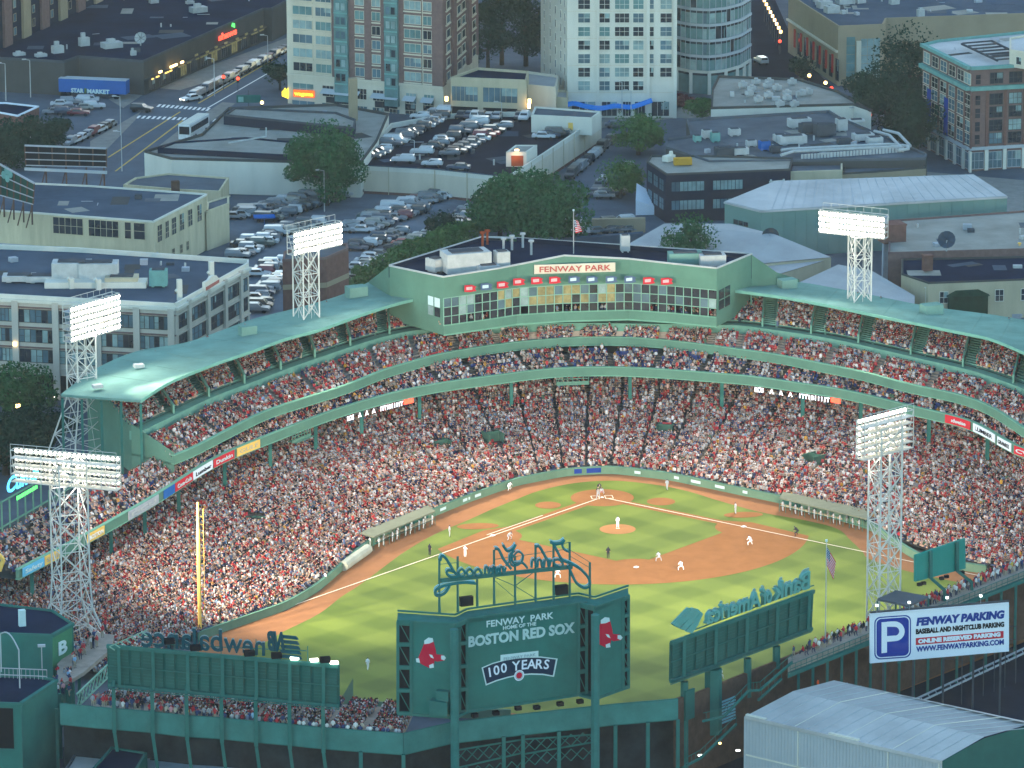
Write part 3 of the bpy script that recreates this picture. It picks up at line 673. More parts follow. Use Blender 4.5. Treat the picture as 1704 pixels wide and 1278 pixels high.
for dg,colr,side in ((dl,HOMEW,'left'),(dr,AWAYG,'right')):
    A,B,C_,D = dg
    for k in range(14):
        f = (k+.5)/14; q = D.lerp(C_, f); w = A.lerp(B, f)
        q = q.lerp(w, .12 if k % 3 else .45)
        person(PLM['arms'] if k % 3 else PLM['stand'], (q.x,q.y,0.02), face_to((q.x,q.y),(0,19)), colr, 'player in %s at the %s dugout rail' % ('white' if colr is HOMEW else 'grey', side), 'players in the %s dugout' % side, scale=.98)
# photographers well / rail left of dugout, tarp roll
ta = MB(); a = un(571,950); b = un(612,921); ta.beam((a[0],a[1],.7), (b[0],b[1],.7), 1.3, n=10); tag(ta.build('tarpaulin_roll', M_metalb if 0 else mat('tarp_cover',(.34,.36,.3),.8)), 'rolled grey tarpaulin lying by the low wall on the first base side', 'tarp')

# second level
L2x = [31,70,110,150,190,230,265,290,320]; 
L2B = [un(-32,912,13.6), un(0,893,13.6), un(42,866,13.6), un(90,838,13.6), un(134,815,13.6), un(175,802,13.4), un(212,789,13)]
def l2back():
    out = []
    G = offs(F2, -6.5)
    for i, p in enumerate(F2):
        x = f2x[i] if i < len(f2x) else 1704
        q = G[i].copy(); q[2] = 11.9
        if x < 265:
            t = np.interp(x, L2x[:7], range(7)); k = int(min(5, t)); w = t-k
            d = np.array(L2B[k])*(1-w)+np.array(L2B[k+1])*w
            s = min(1, max(0, (265-x)/30)); q = q*(1-s)+d*s
        out.append(q)
    return smooth(out, 2)
A2 = F2.copy(); A2[:,2] = 10.05; A2 = offs(A2, -.5); A2[:,2] = 10.05; B2 = l2back()
ais2 = [np.interp(x, f2x+[1760]*0, np.linspace(0, (len(f2x)-1)/(len(F2)-1), len(f2x))) for x in (60,100,140,178,215,250,330,400,460,540,600,660,740,800,885,950,1015,1085,1165,1230,1290,1350,1410,1480,1550,1620,1670)]
mb2, P2, G2, E2 = tiers(A2, B2, row=.85, seat=.52, aisles=ais2, aw=1.1, fill=lambda u, t: .88-.35*((np.sin(u*140+t*9)*np.sin(u*47-t*5)) > .5), zprof=lambda t: t)
mb2.build('second_deck', MT['lower_floor'], GS)
# thin the club rows over the central part: dark blue seats
crowd('second_deck_crowd', P2, G2, 'seated fans in the middle deck behind the green balcony', red=.75)
seats('club_seat', E2, mat('seat_navy', (.03,.05,.16), .6, var=.1), GS, 'empty dark blue seats in the middle deck')
bb = MB(); band(bb, F2, ZF2, ZF2+1.3, .45); bb.build('lower_balcony_front', M_green, GS)
bb = MB(); F2o = offs(F2,.06); band(bb, F2o, ZF2+1.3, ZF2+1.42, .6); band(bb, F2o, ZF2-.15, ZF2-.0, .6); bb.build('balcony_rail', mat('rail_green', (.15,.32,.23), .5), GS)
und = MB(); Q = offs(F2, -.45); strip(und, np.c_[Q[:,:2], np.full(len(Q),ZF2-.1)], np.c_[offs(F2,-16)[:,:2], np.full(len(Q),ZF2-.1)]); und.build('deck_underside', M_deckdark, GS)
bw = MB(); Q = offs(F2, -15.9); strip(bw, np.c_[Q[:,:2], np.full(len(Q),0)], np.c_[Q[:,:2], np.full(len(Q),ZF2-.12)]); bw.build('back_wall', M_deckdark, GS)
for x in (66,191,249,310,379,465,540,613,706,854,1042,1205,1329,1428,1531,1632,1700):
    p = un(x, iy(F2PX, x)+0, ZF2); i = int(np.argmin(((F2[:,:2]-p[:2])**2).sum(1))); q = offs(F2,-1.6)[i]
    mb = MB(); mb.obox((q[0],q[1],3.5), .55,.55,ZF2-3.6); mb.build('column', M_greenm, GS)
# third level
f3x = list(np.linspace(290, 1760, 100))
F3 = contour(F3PX, ZF3, f3x, k=3)
dm = lambda x: np.interp(x, [290,600,740,950,1200,1300,1704], [56,37,12,0,-12,-22,-30])
db = lambda x: np.interp(x, [290,440,600,700,950,1200,1300,1704], [90,50,36,10,0,-5,-20,-38])
RBall = RBPX[:-1]+[(614,478),(700,465),(950,455),(1180,462)]+RB2[0:]
MID = smooth([un(x-dm(x), iy(MIDPX, x-dm(x)), 15.7) for x in f3x], 3)
BK = smooth([un(x-dm(x)-db(x), iy(RBall, x-dm(x)-db(x)), 20.0) for x in f3x], 3); BK[:,2] = 19.0
A3 = offs(F3, -.5); A3[:,2] = 13.1; M3 = MID.copy(); M3[:,2] = 15.2; 
def fr(x): return (x-290)/(1760-290)
ais3 = [fr(x) for x in (322,370,420,478,532,590,640,700,762,830,890,960,1030,1100,1180,1225,1290,1370,1450,1540,1620,1690)]
mb3, P3, G3, E3 = tiers(A3, M3-np.array([0,0,.3]), row=.83, seat=.5, aisles=ais3, aw=1.5, fill=lambda u, t: .93-.5*((np.sin(u*120+t*13)*np.sin(u*37-t*7)) > .62), tmax=.93)
mb3.build('upper_deck_front', mat('upper_concrete', (.33,.27,.22), .9, var=.12), GS)
M3b = offs(M3, -1.6); M3b[:,2] = 16.2
def skb(u, t): return (np.abs(u-.425) < .0) 
wells = [fr(x) for x in (345,400,455,512,565,618,672,1255,1330,1405,1490,1575,1655,1730)]
mb4, P4, G4, E4 = tiers(M3b, BK, row=.83, seat=.5, aisles=wells, aw=2.6, fill=.93, tmax=.97)
mb4.build('upper_deck_back', MT.get('walk_green') or mat('walk_green',(.13,.28,.22),.6), GS)
crowd('upper_deck_front_crowd', P3, G3, 'bright crowd of fans in the front half of the top deck', red=1.5)
crowd('upper_deck_back_crowd', P4, G4, 'shaded crowd of fans under the pale green roof', red=1.2)
seats('upper_seat', np.concatenate([E3,E4]), mat('seat_red', (.30,.04,.05), .6), GS, 'empty red seats in the top deck')
mw = MB(); band(mw, offs(M3,-.2), 14.6, 15.95, 1.75); mw.build('walkway_wall', M_greenm if 0 else mat('walk_green',(.13,.28,.22),.6), GS)
for w in wells:
    i = w*(len(f3x)-1); k = int(i); a = M3b[k]*(1-(i-k))+M3b[min(k+1,len(f3x)-1)]*(i-k); b = BK[k]*(1-(i-k))+BK[min(k+1,len(f3x)-1)]*(i-k)
    a = Vector(a); b = Vector(b); d = (b-a).normalized(); s = Vector((-d.y,d.x,0)).normalized(); e = a.lerp(b,.62)
    mb = MB()
    for sg in (-1.15,1.15):
        p0 = a+s*sg; p1 = e+s*sg; th = s*.15
        mb.add([p0-th-Vector((0,0,.5)), p0+th-Vector((0,0,.5)), p1+th-Vector((0,0,.5)), p1-th-Vector((0,0,.5)), p0-th+Vector((0,0,1.15)), p0+th+Vector((0,0,1.15)), p1+th+Vector((0,0,1.15)), p1-th+Vector((0,0,1.15))], [(0,1,5,4),(1,2,6,5),(2,3,7,6),(3,0,4,7),(4,5,6,7)])
    mb.build('stairwell_wall', MT['walk_green'], GS)
bb = MB(); band(bb, F3, ZF3, ZF3+1.25, .45); bb.build('upper_balcony_front', M_green, GS)
bb = MB(); band(bb, offs(F3,.06), ZF3+1.25, ZF3+1.37, .6); band(bb, offs(F3,.06), ZF3-.12, ZF3, .6); bb.build('balcony_rail', MT['rail_green'], GS)
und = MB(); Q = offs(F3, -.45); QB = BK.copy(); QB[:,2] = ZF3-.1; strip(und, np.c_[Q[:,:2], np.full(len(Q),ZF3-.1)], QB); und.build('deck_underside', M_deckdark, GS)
bk = MB(); strip(bk, np.c_[BK[:,:2], np.full(len(BK),0)], np.c_[BK[:,:2], np.full(len(BK),19.9)]); bk.build('outer_wall', M_green, GS)
# left end of the decks
le = MB(); a = F3[0]; b = BK[0]; c_ = M3b[0]
le.add([(a[0],a[1],ZF3-.3),(c_[0],c_[1],ZF3-.3),(c_[0],c_[1],17.1),(a[0],a[1],14.3)], [(0,1,2,3)])
le.add([(c_[0],c_[1],4),(b[0],b[1],4),(b[0],b[1],19.9),(c_[0],c_[1],17.3)], [(0,1,2,3)])
le.add([(a[0],a[1],ZF3-2.6),(c_[0],c_[1],4),(c_[0],c_[1],ZF3),(a[0],a[1],ZF3)], [(0,1,2,3)])
le.build('end_wall', M_green, GS)
# roofs
def roof(fr_, bk_, n, nf, nb):
    A = smooth([un(x, iy(fr_, x), ZRF) for x in np.linspace(*nf, n)], 2); B = smooth([un(x, iy(bk_, x), ZRB) for x in np.linspace(*nb, n)], 2)
    mb = MB(); strip(mb, A, B); strip(mb, A-[0,0,.38], B-[0,0,.38]); strip(mb, A, A-[0,0,.38]); strip(mb, B, B-[0,0,.38])
    for i in (0,-1): mb.add([A[i], B[i], B[i]-[0,0,.38], A[i]-[0,0,.38]], [(0,1,2,3)])
    mb.build('roof', M_roof, GS)
    tr = MB(); band(tr, offs(A,.08), ZRF-.42, ZRF+.06, .12); tr.build('roof_edge', mat('roof_edge_green', (.16,.36,.29), .5), GS)
    # standing seams
    for i in range(3, n-1, 3):
        sm = MB(); sm.beam(A[i]+[0,0,.02], B[i]+[0,0,.02], .05); sm.build('roof_seam', M_roof, GS)
    return A, B
RA, RB_ = roof(RFPX, RBPX, 34, (234,695), (101,614))
RA2, RB2_ = roof(RF2, RB2, 34, (1224,1760), (1252,1780))
for (A,B) in ((RA,RB_),(RA2,RB2_)):
    for i in (1, len(A)-2):
        mb = MB(); q = Vector(A[i]).lerp(Vector(B[i]), .35); g = q.copy(); g.z = 15.6
        mb.beam(q-Vector((0,0,.5)), g, .28); mb.build('roof_post', MT['walk_green'], GS)
mb = MB(); pts = [un(109,662,19.4), un(232,672,20.9)]
for k in range(5):
    q = Vector(RA[0]).lerp(Vector(RB_[0]), k/4*.98); mb.beam(q-Vector((0,0,.6)), (q.x,q.y,0), .45)
mb.build('end_column', M_greenm, GS)
# roof boxes
for (x,y,w) in ((412,548,2.6),(593,482,3.2),(1310,470,2.8),(1550,512,3.2),(231,606,1.5),(162,640,1.5)):
    p = un(x, y+6, 20.9); small = w < 2
    o = MB(); o.obox((p[0],p[1],20.2 if not small else 21), w,w*.7,(1.9 if not small else .5), .3); o.build('roof_vent_box', M_roof if not small else M_hvac, GS)

# ---- press box
PB = thing('press_box', 'green press box with long window band and name sign above home plate', 'press box', un(966,530,17)[:2]+(17,))
ZP0, ZP1 = 17.0, 26.2
PBPX = [(738.6,558),(830,545),(860,540),(939,535),(1046,532),(1120,537),(1192,544)]
PBC = [un(x,y,ZP0) for x,y in PBPX]; PBX = np.array(PBC)
PTOP = [(738.6,460.6),(806,451),(873,438),(944,424),(1034,429),(1113,438),(1191,446)]
zt = [hz(iy(PTOP, x), PBC[i]) for i,(x,y) in enumerate(PBPX)]; zt = [z if 24 < z < 29 else 26.5 for z in zt]
mb = MB()
LB0 = un(695,531,18.2); LB1 = un(612,470,20.3); RBk0 = un(1224,520,17); RBk1 = un(1290,455,22.5)
left = [(PBC[0][0],PBC[0][1]), un(648,442,26.0)[:2], un(803,394,26.0)[:2], un(860,396,26)[:2], un(1251,424,26.0)[:2], (PBC[-1][0],PBC[-1][1])]
n = len(PBC)
for i in range(n-1):
    a, b = PBC[i], PBC[i+1]
    # spandrel below, wall above; the window band between stays open for the windows
    for z0a,z0b,z1a,z1b in ((ZP0,ZP0,ZP0+1.6,ZP0+1.6),(ZP0+6.1,ZP0+6.1,zt[i],zt[i+1])):
        mb.add([(a[0],a[1],z0a),(b[0],b[1],z0b),(b[0],b[1],z1b),(a[0],a[1],z1a)], [(0,1,2,3)])
mb.build('front_wall', M_green, PB)
mb = MB()
for (a, b, z0, z1, z2, z3) in ((left[0], left[1], ZP0, ZP0+1, 26.0, zt[0]), (left[4], left[5], ZP0, ZP0, zt[-1], 26.2)):
    mb = MB(); mb.add([(a[0],a[1],z0),(b[0],b[1],z0),(b[0],b[1],z2),(a[0],a[1],z3)], [(0,1,2,3)]); mb.build('side_wall', M_green, PB)
mb = MB(); g = un(614,469,20.2)
mb.add([(left[1][0],left[1][1],17),(left[1][0],left[1][1],26.0),(g[0],g[1],20.3),(g[0],g[1],17)], [(0,1,2,3)])
mb.build('side_wall', M_green, PB)
mb = MB(); a = un(1251,424,26.0); b = un(1292,453,22.6); c_ = un(1330,466,20.1)
mb.prism([(a[0],a[1]),(b[0],b[1]),(b[0]+.5,b[1]-.5),(a[0]+.5,a[1]-.5)], 17, [26,22.6,22.6,26]); mb.build('side_wall', M_green, PB); mb = MB(); mb.prism([(b[0],b[1]),(c_[0],c_[1]),(c_[0]+.5,c_[1]-.5),(b[0]+.5,b[1]-.5)], 17, [22.6,20.2,20.2,22.6]); mb.build('side_wall', M_green, PB)
mb = MB(); mb.add([(p[0],p[1],25.4) for p in left[:5]]+[(p[0],p[1],25.4) for p in reversed(PBC)][:], [tuple(range(5+n))]); mb.build('roof_deck', M_roofd, PB)
cp = MB()
tops = [(PBC[i][0],PBC[i][1],zt[i]) for i in range(n)]
for a,b in zip(tops[:-1], tops[1:]): cp.beam(a, b, .3)
cp.beam(tops[0], (left[1][0],left[1][1],26), .3); cp.beam((left[1][0],left[1][1],26), (left[2][0],left[2][1],26), .35); cp.beam((left[2][0],left[2][1],26),(left[3][0],left[3][1],26),.3); cp.beam((left[3][0],left[3][1],26),(left[4][0],left[4][1],26.2),.3); cp.beam(tops[-1],(left[4][0],left[4][1],26.2),.3)
cp.build('parapet_coping', M_hvac, PB)
mb = MB(); mb.wallseg(left[1], left[2], 24, 26, .3); mb.wallseg(left[3], left[4], 22, 26.1, .3); mb.build('rear_parapet', M_roofd, PB)
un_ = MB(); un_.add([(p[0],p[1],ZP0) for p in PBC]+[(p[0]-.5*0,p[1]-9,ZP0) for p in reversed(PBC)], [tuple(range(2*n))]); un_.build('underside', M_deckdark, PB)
lip = MB(); band(lip, offs(np.array(PBC),.05), ZP0-.1, ZP0+.15, .3); band(lip, offs(np.array(PBC),.05), ZP0+1.5, ZP0+1.68, .3); lip.build('ledge', MT['rail_green'], PB)
# window band: three rows of panes between mullions
ff = resamp([(p[0],p[1],0) for p in PBC], 1)[1]; NW = 33
st, _ = resamp([(p[0],p[1],0) for p in PBC], NW+1)
fl = MB()
inn = offs(st, -2.5)
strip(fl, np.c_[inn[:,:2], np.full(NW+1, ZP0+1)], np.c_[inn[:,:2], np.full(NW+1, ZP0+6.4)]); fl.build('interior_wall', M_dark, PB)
fl = MB(); strip(fl, np.c_[st[:,:2], np.full(NW+1, ZP0+1.3)], np.c_[inn[:,:2], np.full(NW+1, ZP0+1.3)]); strip(fl, np.c_[st[:,:2], np.full(NW+1, ZP0+6.3)], np.c_[inn[:,:2], np.full(NW+1, ZP0+6.3)]); fl.build('interior_floor', M_taupe, PB)
for i in range(NW):
    a, b = Vector(st[i]), Vector(st[i+1]); d = (b-a); nrm = Vector((d.y,-d.x,0)).normalized()
    for r,(z0,z1) in enumerate(((ZP0+1.7,ZP0+3.0),(ZP0+3.1,ZP0+4.5),(ZP0+4.6,ZP0+6.05))):
        lit = (7 <= i <= 20) and (rng.random() < .62) and r > 0
        if r == 0: 
            if rng.random() < .5: continue
            mt = M_glassd
        else: mt = M_warm2 if lit else (M_glassl if rng.random() < .13 else M_glassd if rng.random() < .7 else M_glass)
        mb = MB(); p = a+d*.06-nrm*.08; q = b-d*.06-nrm*.08
        mb.add([(p.x,p.y,z0),(q.x,q.y,z0),(q.x,q.y,z1),(p.x,p.y,z1)], [(0,1,2,3)]); mb.build('window_pane', mt, PB)
    mb = MB(); mb.beam((a.x,a.y,ZP0+1.6),(a.x,a.y,ZP0+6.1),.16); mb.build('mullion', mat('mullion_green', (.2,.36,.28), .5), PB)
for z in (ZP0+3.05,ZP0+4.55,ZP0+6.1):
    mb = MB(); band(mb, offs(st,.04), z-.06, z+.06, .12); mb.build('transom', MT['mullion_green'], PB)
pp = []; ga = []
for i in range(NW*2):
    if rng.random() < .8:
        q = offs(st,-1.1)[i//2]; e = offs(st,-1.1)[min(i//2+1,NW)]; m_ = q+(e-q)*(i%2)*.5; pp.append((m_[0],m_[1],ZP0+1.3)); ga.append(0)
crowd('press_box_crowd', np.array(pp), np.array(ga), 'reporters sitting at the press box windows', 'crowd')
# side windows of the press box
sw = MB()
for k,(a,b,mm) in enumerate(((.06,.16,M_lett),(.18,.28,M_lett))):
    P0 = Vector((*left[0],0)); P1 = Vector((*left[1],0)); nn = Vector((.6,.8,0))
    for z0,z1,m2 in ((ZP0+2.8,ZP0+4.3,M_glassl if k else M_glassd),(ZP0+4.4,ZP0+5.9,mm)):
        s_ = MB(); p = P0.lerp(P1,a); q = P0.lerp(P1,b); o_ = Vector((.08,.05,0)); p += o_; q += o_
        s_.add([(p.x,p.y,z0),(q.x,q.y,z0),(q.x,q.y,z1),(p.x,p.y,z1)], [(0,1,2,3)]); s_.build('side_window', m2, PB)
P0 = Vector((*left[5],0)); P1 = Vector((*left[4],0))
for a,b in ((.06,.2),(.23,.37)):
    for z0,z1 in ((ZP0+2.6,ZP0+4.1),(ZP0+4.3,ZP0+5.9)):
        s_ = MB(); p = P0.lerp(P1,a)+Vector((-.08,.05,0)); q = P0.lerp(P1,b)+Vector((-.08,.05,0)); s_.add([(p.x,p.y,z0),(q.x,q.y,z0),(q.x,q.y,z1),(p.x,p.y,z1)], [(0,1,2,3)]); s_.build('side_window', M_glassd, PB)

FIT = []
class Plane:
    """vertical plane through a and b; pt() finds the place on it seen at a pixel"""
    def __init__(s, a, b, off=0.0):
        s.a = Vector((a[0],a[1],0)); s.d = (Vector((b[0],b[1],0))-s.a).normalized(); s.n = Vector((s.d.y,-s.d.x,0))
        if s.n.dot(Vector((CX,CY,0))-s.a) < 0: s.n = -s.n
        s.off = off
    def pt(s, px, py, off=None):
        off = s.off if off is None else off
        r = Vector(Fv*FPX+Rv*(px-852)-Uv*(py-639)); c = Vector(CAMP); q = s.a+s.n*off
        t = (q-c).dot(s.n)/r.dot(s.n); return c+r*t
    def text(s, name, body, m, parent, x0, y0, x1, y1, h, mirror=False, extrude=.05, bold=0.0, off=None, shear=0):
        """baseline from (x0,y0) to (x1,y1); h = cap height in pixels at the left end"""
        p = s.pt(x0,y0,off); q = s.pt(x1,y1,off); t = s.pt(x0,y0-h,off)
        c = (p+q)/2; right = (q-p)
        o = text(name, body, m, parent, c, right, UP, (t-p).length/.73, extrude, 'CENTER', mirror, bold, 1.0, shear)
        FIT.append((o, right.length)); return o
    def poly(s, mb, pts, th=.06, off=None, m=0):
        off = s.off if off is None else off
        P = [s.pt(x,y,off) for x,y in pts]; Q = [p-s.n*th for p in P]; n = len(P)
        mb.add(P+Q, [tuple(range(n)), tuple(range(2*n-1,n-1,-1))]+[(i,(i+1)%n,(i+1)%n+n,i+n) for i in range(n)], m)
pl = Plane(PBC[2], PBC[4], .0)
a = PBC[3]
plc = Plane(un(888,536,ZP0), un(1026,533,ZP0), 1.3)
sg = thing('name_sign', 'long white sign reading FENWAY PARK in red letters on top of the press box', 'sign', tuple(plc.pt(956,450)))
mb = MB(); plc.poly(mb, [(889,456),(1024,452),(1024,437),(889,441)], .2); mb.build('board', M_cream, sg)
plc.text('lettering', 'FENWAY PARK', mat('faded_red_letters', (.42,.09,.08), .6), sg, 897,453,1016,449.5, 9.5, off=1.36, bold=.02)
for k,(x,y,c_) in enumerate(((782,480,'r'),(809,477,'b'),(836,474,'r'),(863,469,'r'),(893,467,'r'),(923,466,'r'),(955,465,'b'),(985,465,'b'),(1017,465,'b'),(1048,465,'b'),(1079,467,'r'),(1109,468,'r'))):
    j = int(np.argmin([abs(x-b[0]) for b in PBPX])); k2 = min(max(j,1),n-1)
    p_ = Plane(PBC[max(j-1,0)], PBC[min(j+1,n-1)], .9)
    mb = MB(); p_.poly(mb, [(x-9,y-5),(x+3,y-6),(x+11,y-3),(x+8,y),(x+11,y+4),(x+2,y+6),(x-9,y+6)], .04)
    o = mb.build('pennant', M_red if c_ == 'r' else mat('pennant_navy', (.08,.12,.2), .7)); t0 = p_.pt(x,y)
    wh = MB(); p_.poly(wh, [(x-6,y-2),(x+4,y-3),(x+4,y+2),(x-6,y+3)], .02, .93); wh.build('print', M_lett if c_ == 'b' else mat('pale_pink', (.6,.4,.4), .7), o)
    ords = ['first','second','third','fourth','fifth','sixth','seventh','eighth','ninth','tenth','eleventh','last']
    tag(o, '%s championship pennant, %s from the left on the press box wall' % ('red' if c_ == 'r' else 'navy', ords[k]), 'pennant', 'pennants on the press box')
# rooftop plant of the press box
def roofunit(x, y, z, w, d, h, rz=0.3, m=M_hvac, name='air_handler', label=None, cat='air handler', group='rooftop air handlers'):
    p = un(x,y,z); t = thing(name, label or 'unit', cat, (p[0],p[1],z), group)
    mb = MB(); mb.obox((0,0,.25), w,d,h, rz); 
    for k in (-.3,.3): mb.obox((k*w*math.cos(rz),k*w*math.sin(rz),0), .15*w,.8*d,.25, rz)
    mb.build('casing', m, t, (0,0,0))
    g_ = MB(); g_.obox((0,0,.25+h), w*.7,d*.6,.18, rz); g_.build('fan_grille', M_hvacd, t, (0,0,0))
    return t
roofunit(775,452,25.4,7.5,4.2,3.2,.2,label='largest silver air handler on the left of the press box roof')
roofunit(835,450,25.4,2.2,2.2,3.0,.2,label='upright silver unit beside the large press box air handler')
roofunit(812,455,25.4,3.5,2.5,1.2,.2,m=M_metalb,label='low blue grey unit in front of the large press box air handler')
roofunit(724,452,25.4,2.0,2.5,2.0,.6,label='small grey unit at the left corner of the press box roof')
roofunit(1140,440,25.4,5.5,2.6,1.8,.0,m=M_roof,label='pale green unit on the right of the press box roof')
roofunit(1185,443,25.4,4.2,2.6,1.8,.0,m=M_hvac,label='grey unit at the right corner of the press box roof')
roofunit(1040,419,25.4,1.5,1.5,2.6,.0,label='small cream box behind the name sign on the press box')
for k,(x,y) in enumerate(((803,410),(811,407),(838,420),(852,416),(870,412),(884,424))):
    p = un(x,y,25.4); t = MB(); t.beam((p[0],p[1],25.4),(p[0],p[1],27.6),.35,n=8); t.beam((p[0],p[1],27.6),(p[0],p[1],27.9),.8,n=8); tag(t.build('vent_stack', M_hvac if k > 1 else M_rust), '%s vent stack, %s from the left at the back of the press box roof' % ('grey' if k > 1 else 'rusty', ords[k]), 'vent', 'vent stacks on the press box roof')

# ---- adverts on the lower balcony front
def along(x): 
    i = int(np.argmin(np.abs(np.array(f2x)-x))); return F2[i]
def advert(x0, x1, m, label, body=None, mt=None, z0=ZF2+.05, z1=ZF2+1.35, off=.22, strip_=True):
    k0 = np.interp(x0, f2x, range(90)); k1 = np.interp(x1, f2x, range(90)); O = offs(F2, off)
    ks = np.linspace(k0, k1, 5); P = np.stack([np.interp(ks, range(len(O)), O[:,j]) for j in range(3)],1)
    c = P.mean(0); t = thing('advertising_board', label, 'advertising board', (c[0],c[1],z0), 'adverts on the balcony front')
    mb = MB(); band(mb, P, z0, z1, .1); mb.build('board', m, t)
    a, b = Vector(P[0]), Vector(P[-1]); a.z = b.z = z0+.35
    if body:
        nn = offs(P,.06); c_ = Vector(nn[2]); c_.z = z0+.36
        o = text('lettering', body, mt, t, c_, b-a, UP, .85, .02, bold=.015); FIT.append((o, (b-a).length*.8))
    return t
advert(393,431, M_yellow, 'yellow advert strip on the left balcony, nearest home plate', 'GULF', M_beige)
advert(354,388, M_red, 'red advert with white letters left of the yellow strip', 'Dunkin', M_lett)
advert(320,352, M_signw, 'grey white advert between two red ones on the left balcony', 'Lumber', M_black)
advert(290,319, M_red, 'red advert beside the small blue advert on the left balcony', 'Coca-Cola', M_lett)
advert(271,289, M_trail, 'small blue advert at the bend of the left balcony', None)
advert(212,262, M_steelg, 'long grey advert with dim letters on the left balcony', 'DCU', M_hvac)
advert(144,172, M_yellow, 'bright yellow advert just right of the near light tower', 'BOSTON', M_white)
advert(73,99, M_yellow, 'yellow advert just left of the near light tower', 'SAVE', M_beige)
advert(36,72, M_skyb, 'light blue advert at the left end of the balcony', 'Safety', M_lett)
advert(1574,1616, M_red, 'first red advert on the right balcony', 'Budweiser', M_lett)
advert(1621,1657, M_signw, 'white advert with dark letters on the right balcony', 'LUMBER', M_black)
advert(1661,1680, M_signw, 'small white advert between white and red ones on the right', 'GRANITE', M_black)
advert(1684,1703, M_red, 'red advert at the right edge of the picture', 'CVS', M_lett)
for (x0,x1,s,lb) in ((575,668,'BOS  A  A  A  1TTIBIIIIT','left'),(1257,1382,'BOS  A  A  A  1TTIBIIIIT','right')):
    t = thing('led_ribbon', 'lit white ribbon display text under the balcony on the %s of home plate' % lb, 'led display', tuple(along((x0+x1)/2)))
    O = offs(F2,.3); chars = s; n_ = len(chars)
    for i,ch in enumerate(chars):
        if ch == ' ': continue
        x = x0+(x1-x0)*(i+.5)/n_; k = np.interp(x, f2x, range(90)); p = Vector([np.interp(k, range(len(O)), O[:,j]) for j in range(3)]); q = Vector([np.interp(k+.3, range(len(O)), O[:,j]) for j in range(3)])
        p.z = ZF2-.95; text('glyph', ch, M_led, t, p, (q-p)*Vector((1,1,0)), UP, 1.0, .02, bold=.03)
    k0 = np.interp(x1+2, f2x, range(90)); k1 = np.interp(x1+18, f2x, range(90)); P = np.stack([np.interp(np.linspace(k0,k1,3), range(len(O)), O[:,j]) for j in range(3)],1)
    mb = MB(); band(mb, P, ZF2-.9, ZF2-.15, .06); mb.build('red_block', M_redl, t)
# hanging camera booths
for (x,y,w,lb) in ((957,634,5.2,'camera booth hanging under the centre of the lower balcony'),(500,727,5.0,'camera booth hanging under the left lower balcony')):
    q = Vector(along(x)); i = int(np.argmin(np.abs(np.array(f2x)-x))); d = Vector(F2[i+1])-Vector(F2[i-1]); a = math.atan2(d.y,d.x)
    t = thing('camera_booth', 'green '+lb, 'booth', (q.x,q.y,ZF2-1.4)); mb = MB()
    mb.obox((q.x,q.y,ZF2-1.35), w,1.6,.12,a)
    for sx in np.linspace(-.5,.5,7): mb.obox((q.x+sx*w*math.cos(a)-.8*math.sin(-a)*0, q.y+sx*w*math.sin(a)+.75, ZF2-1.3), .1,.1,1.5,a)
    mb.obox((q.x,q.y+.75,ZF2-.35), w,.1,.12,a); mb.build('frame', M_green, t)
    pn = MB(); pn.obox((q.x,q.y+.7,ZF2-1.25), w,.08,.5,a); pn.build('panel', M_green, t)

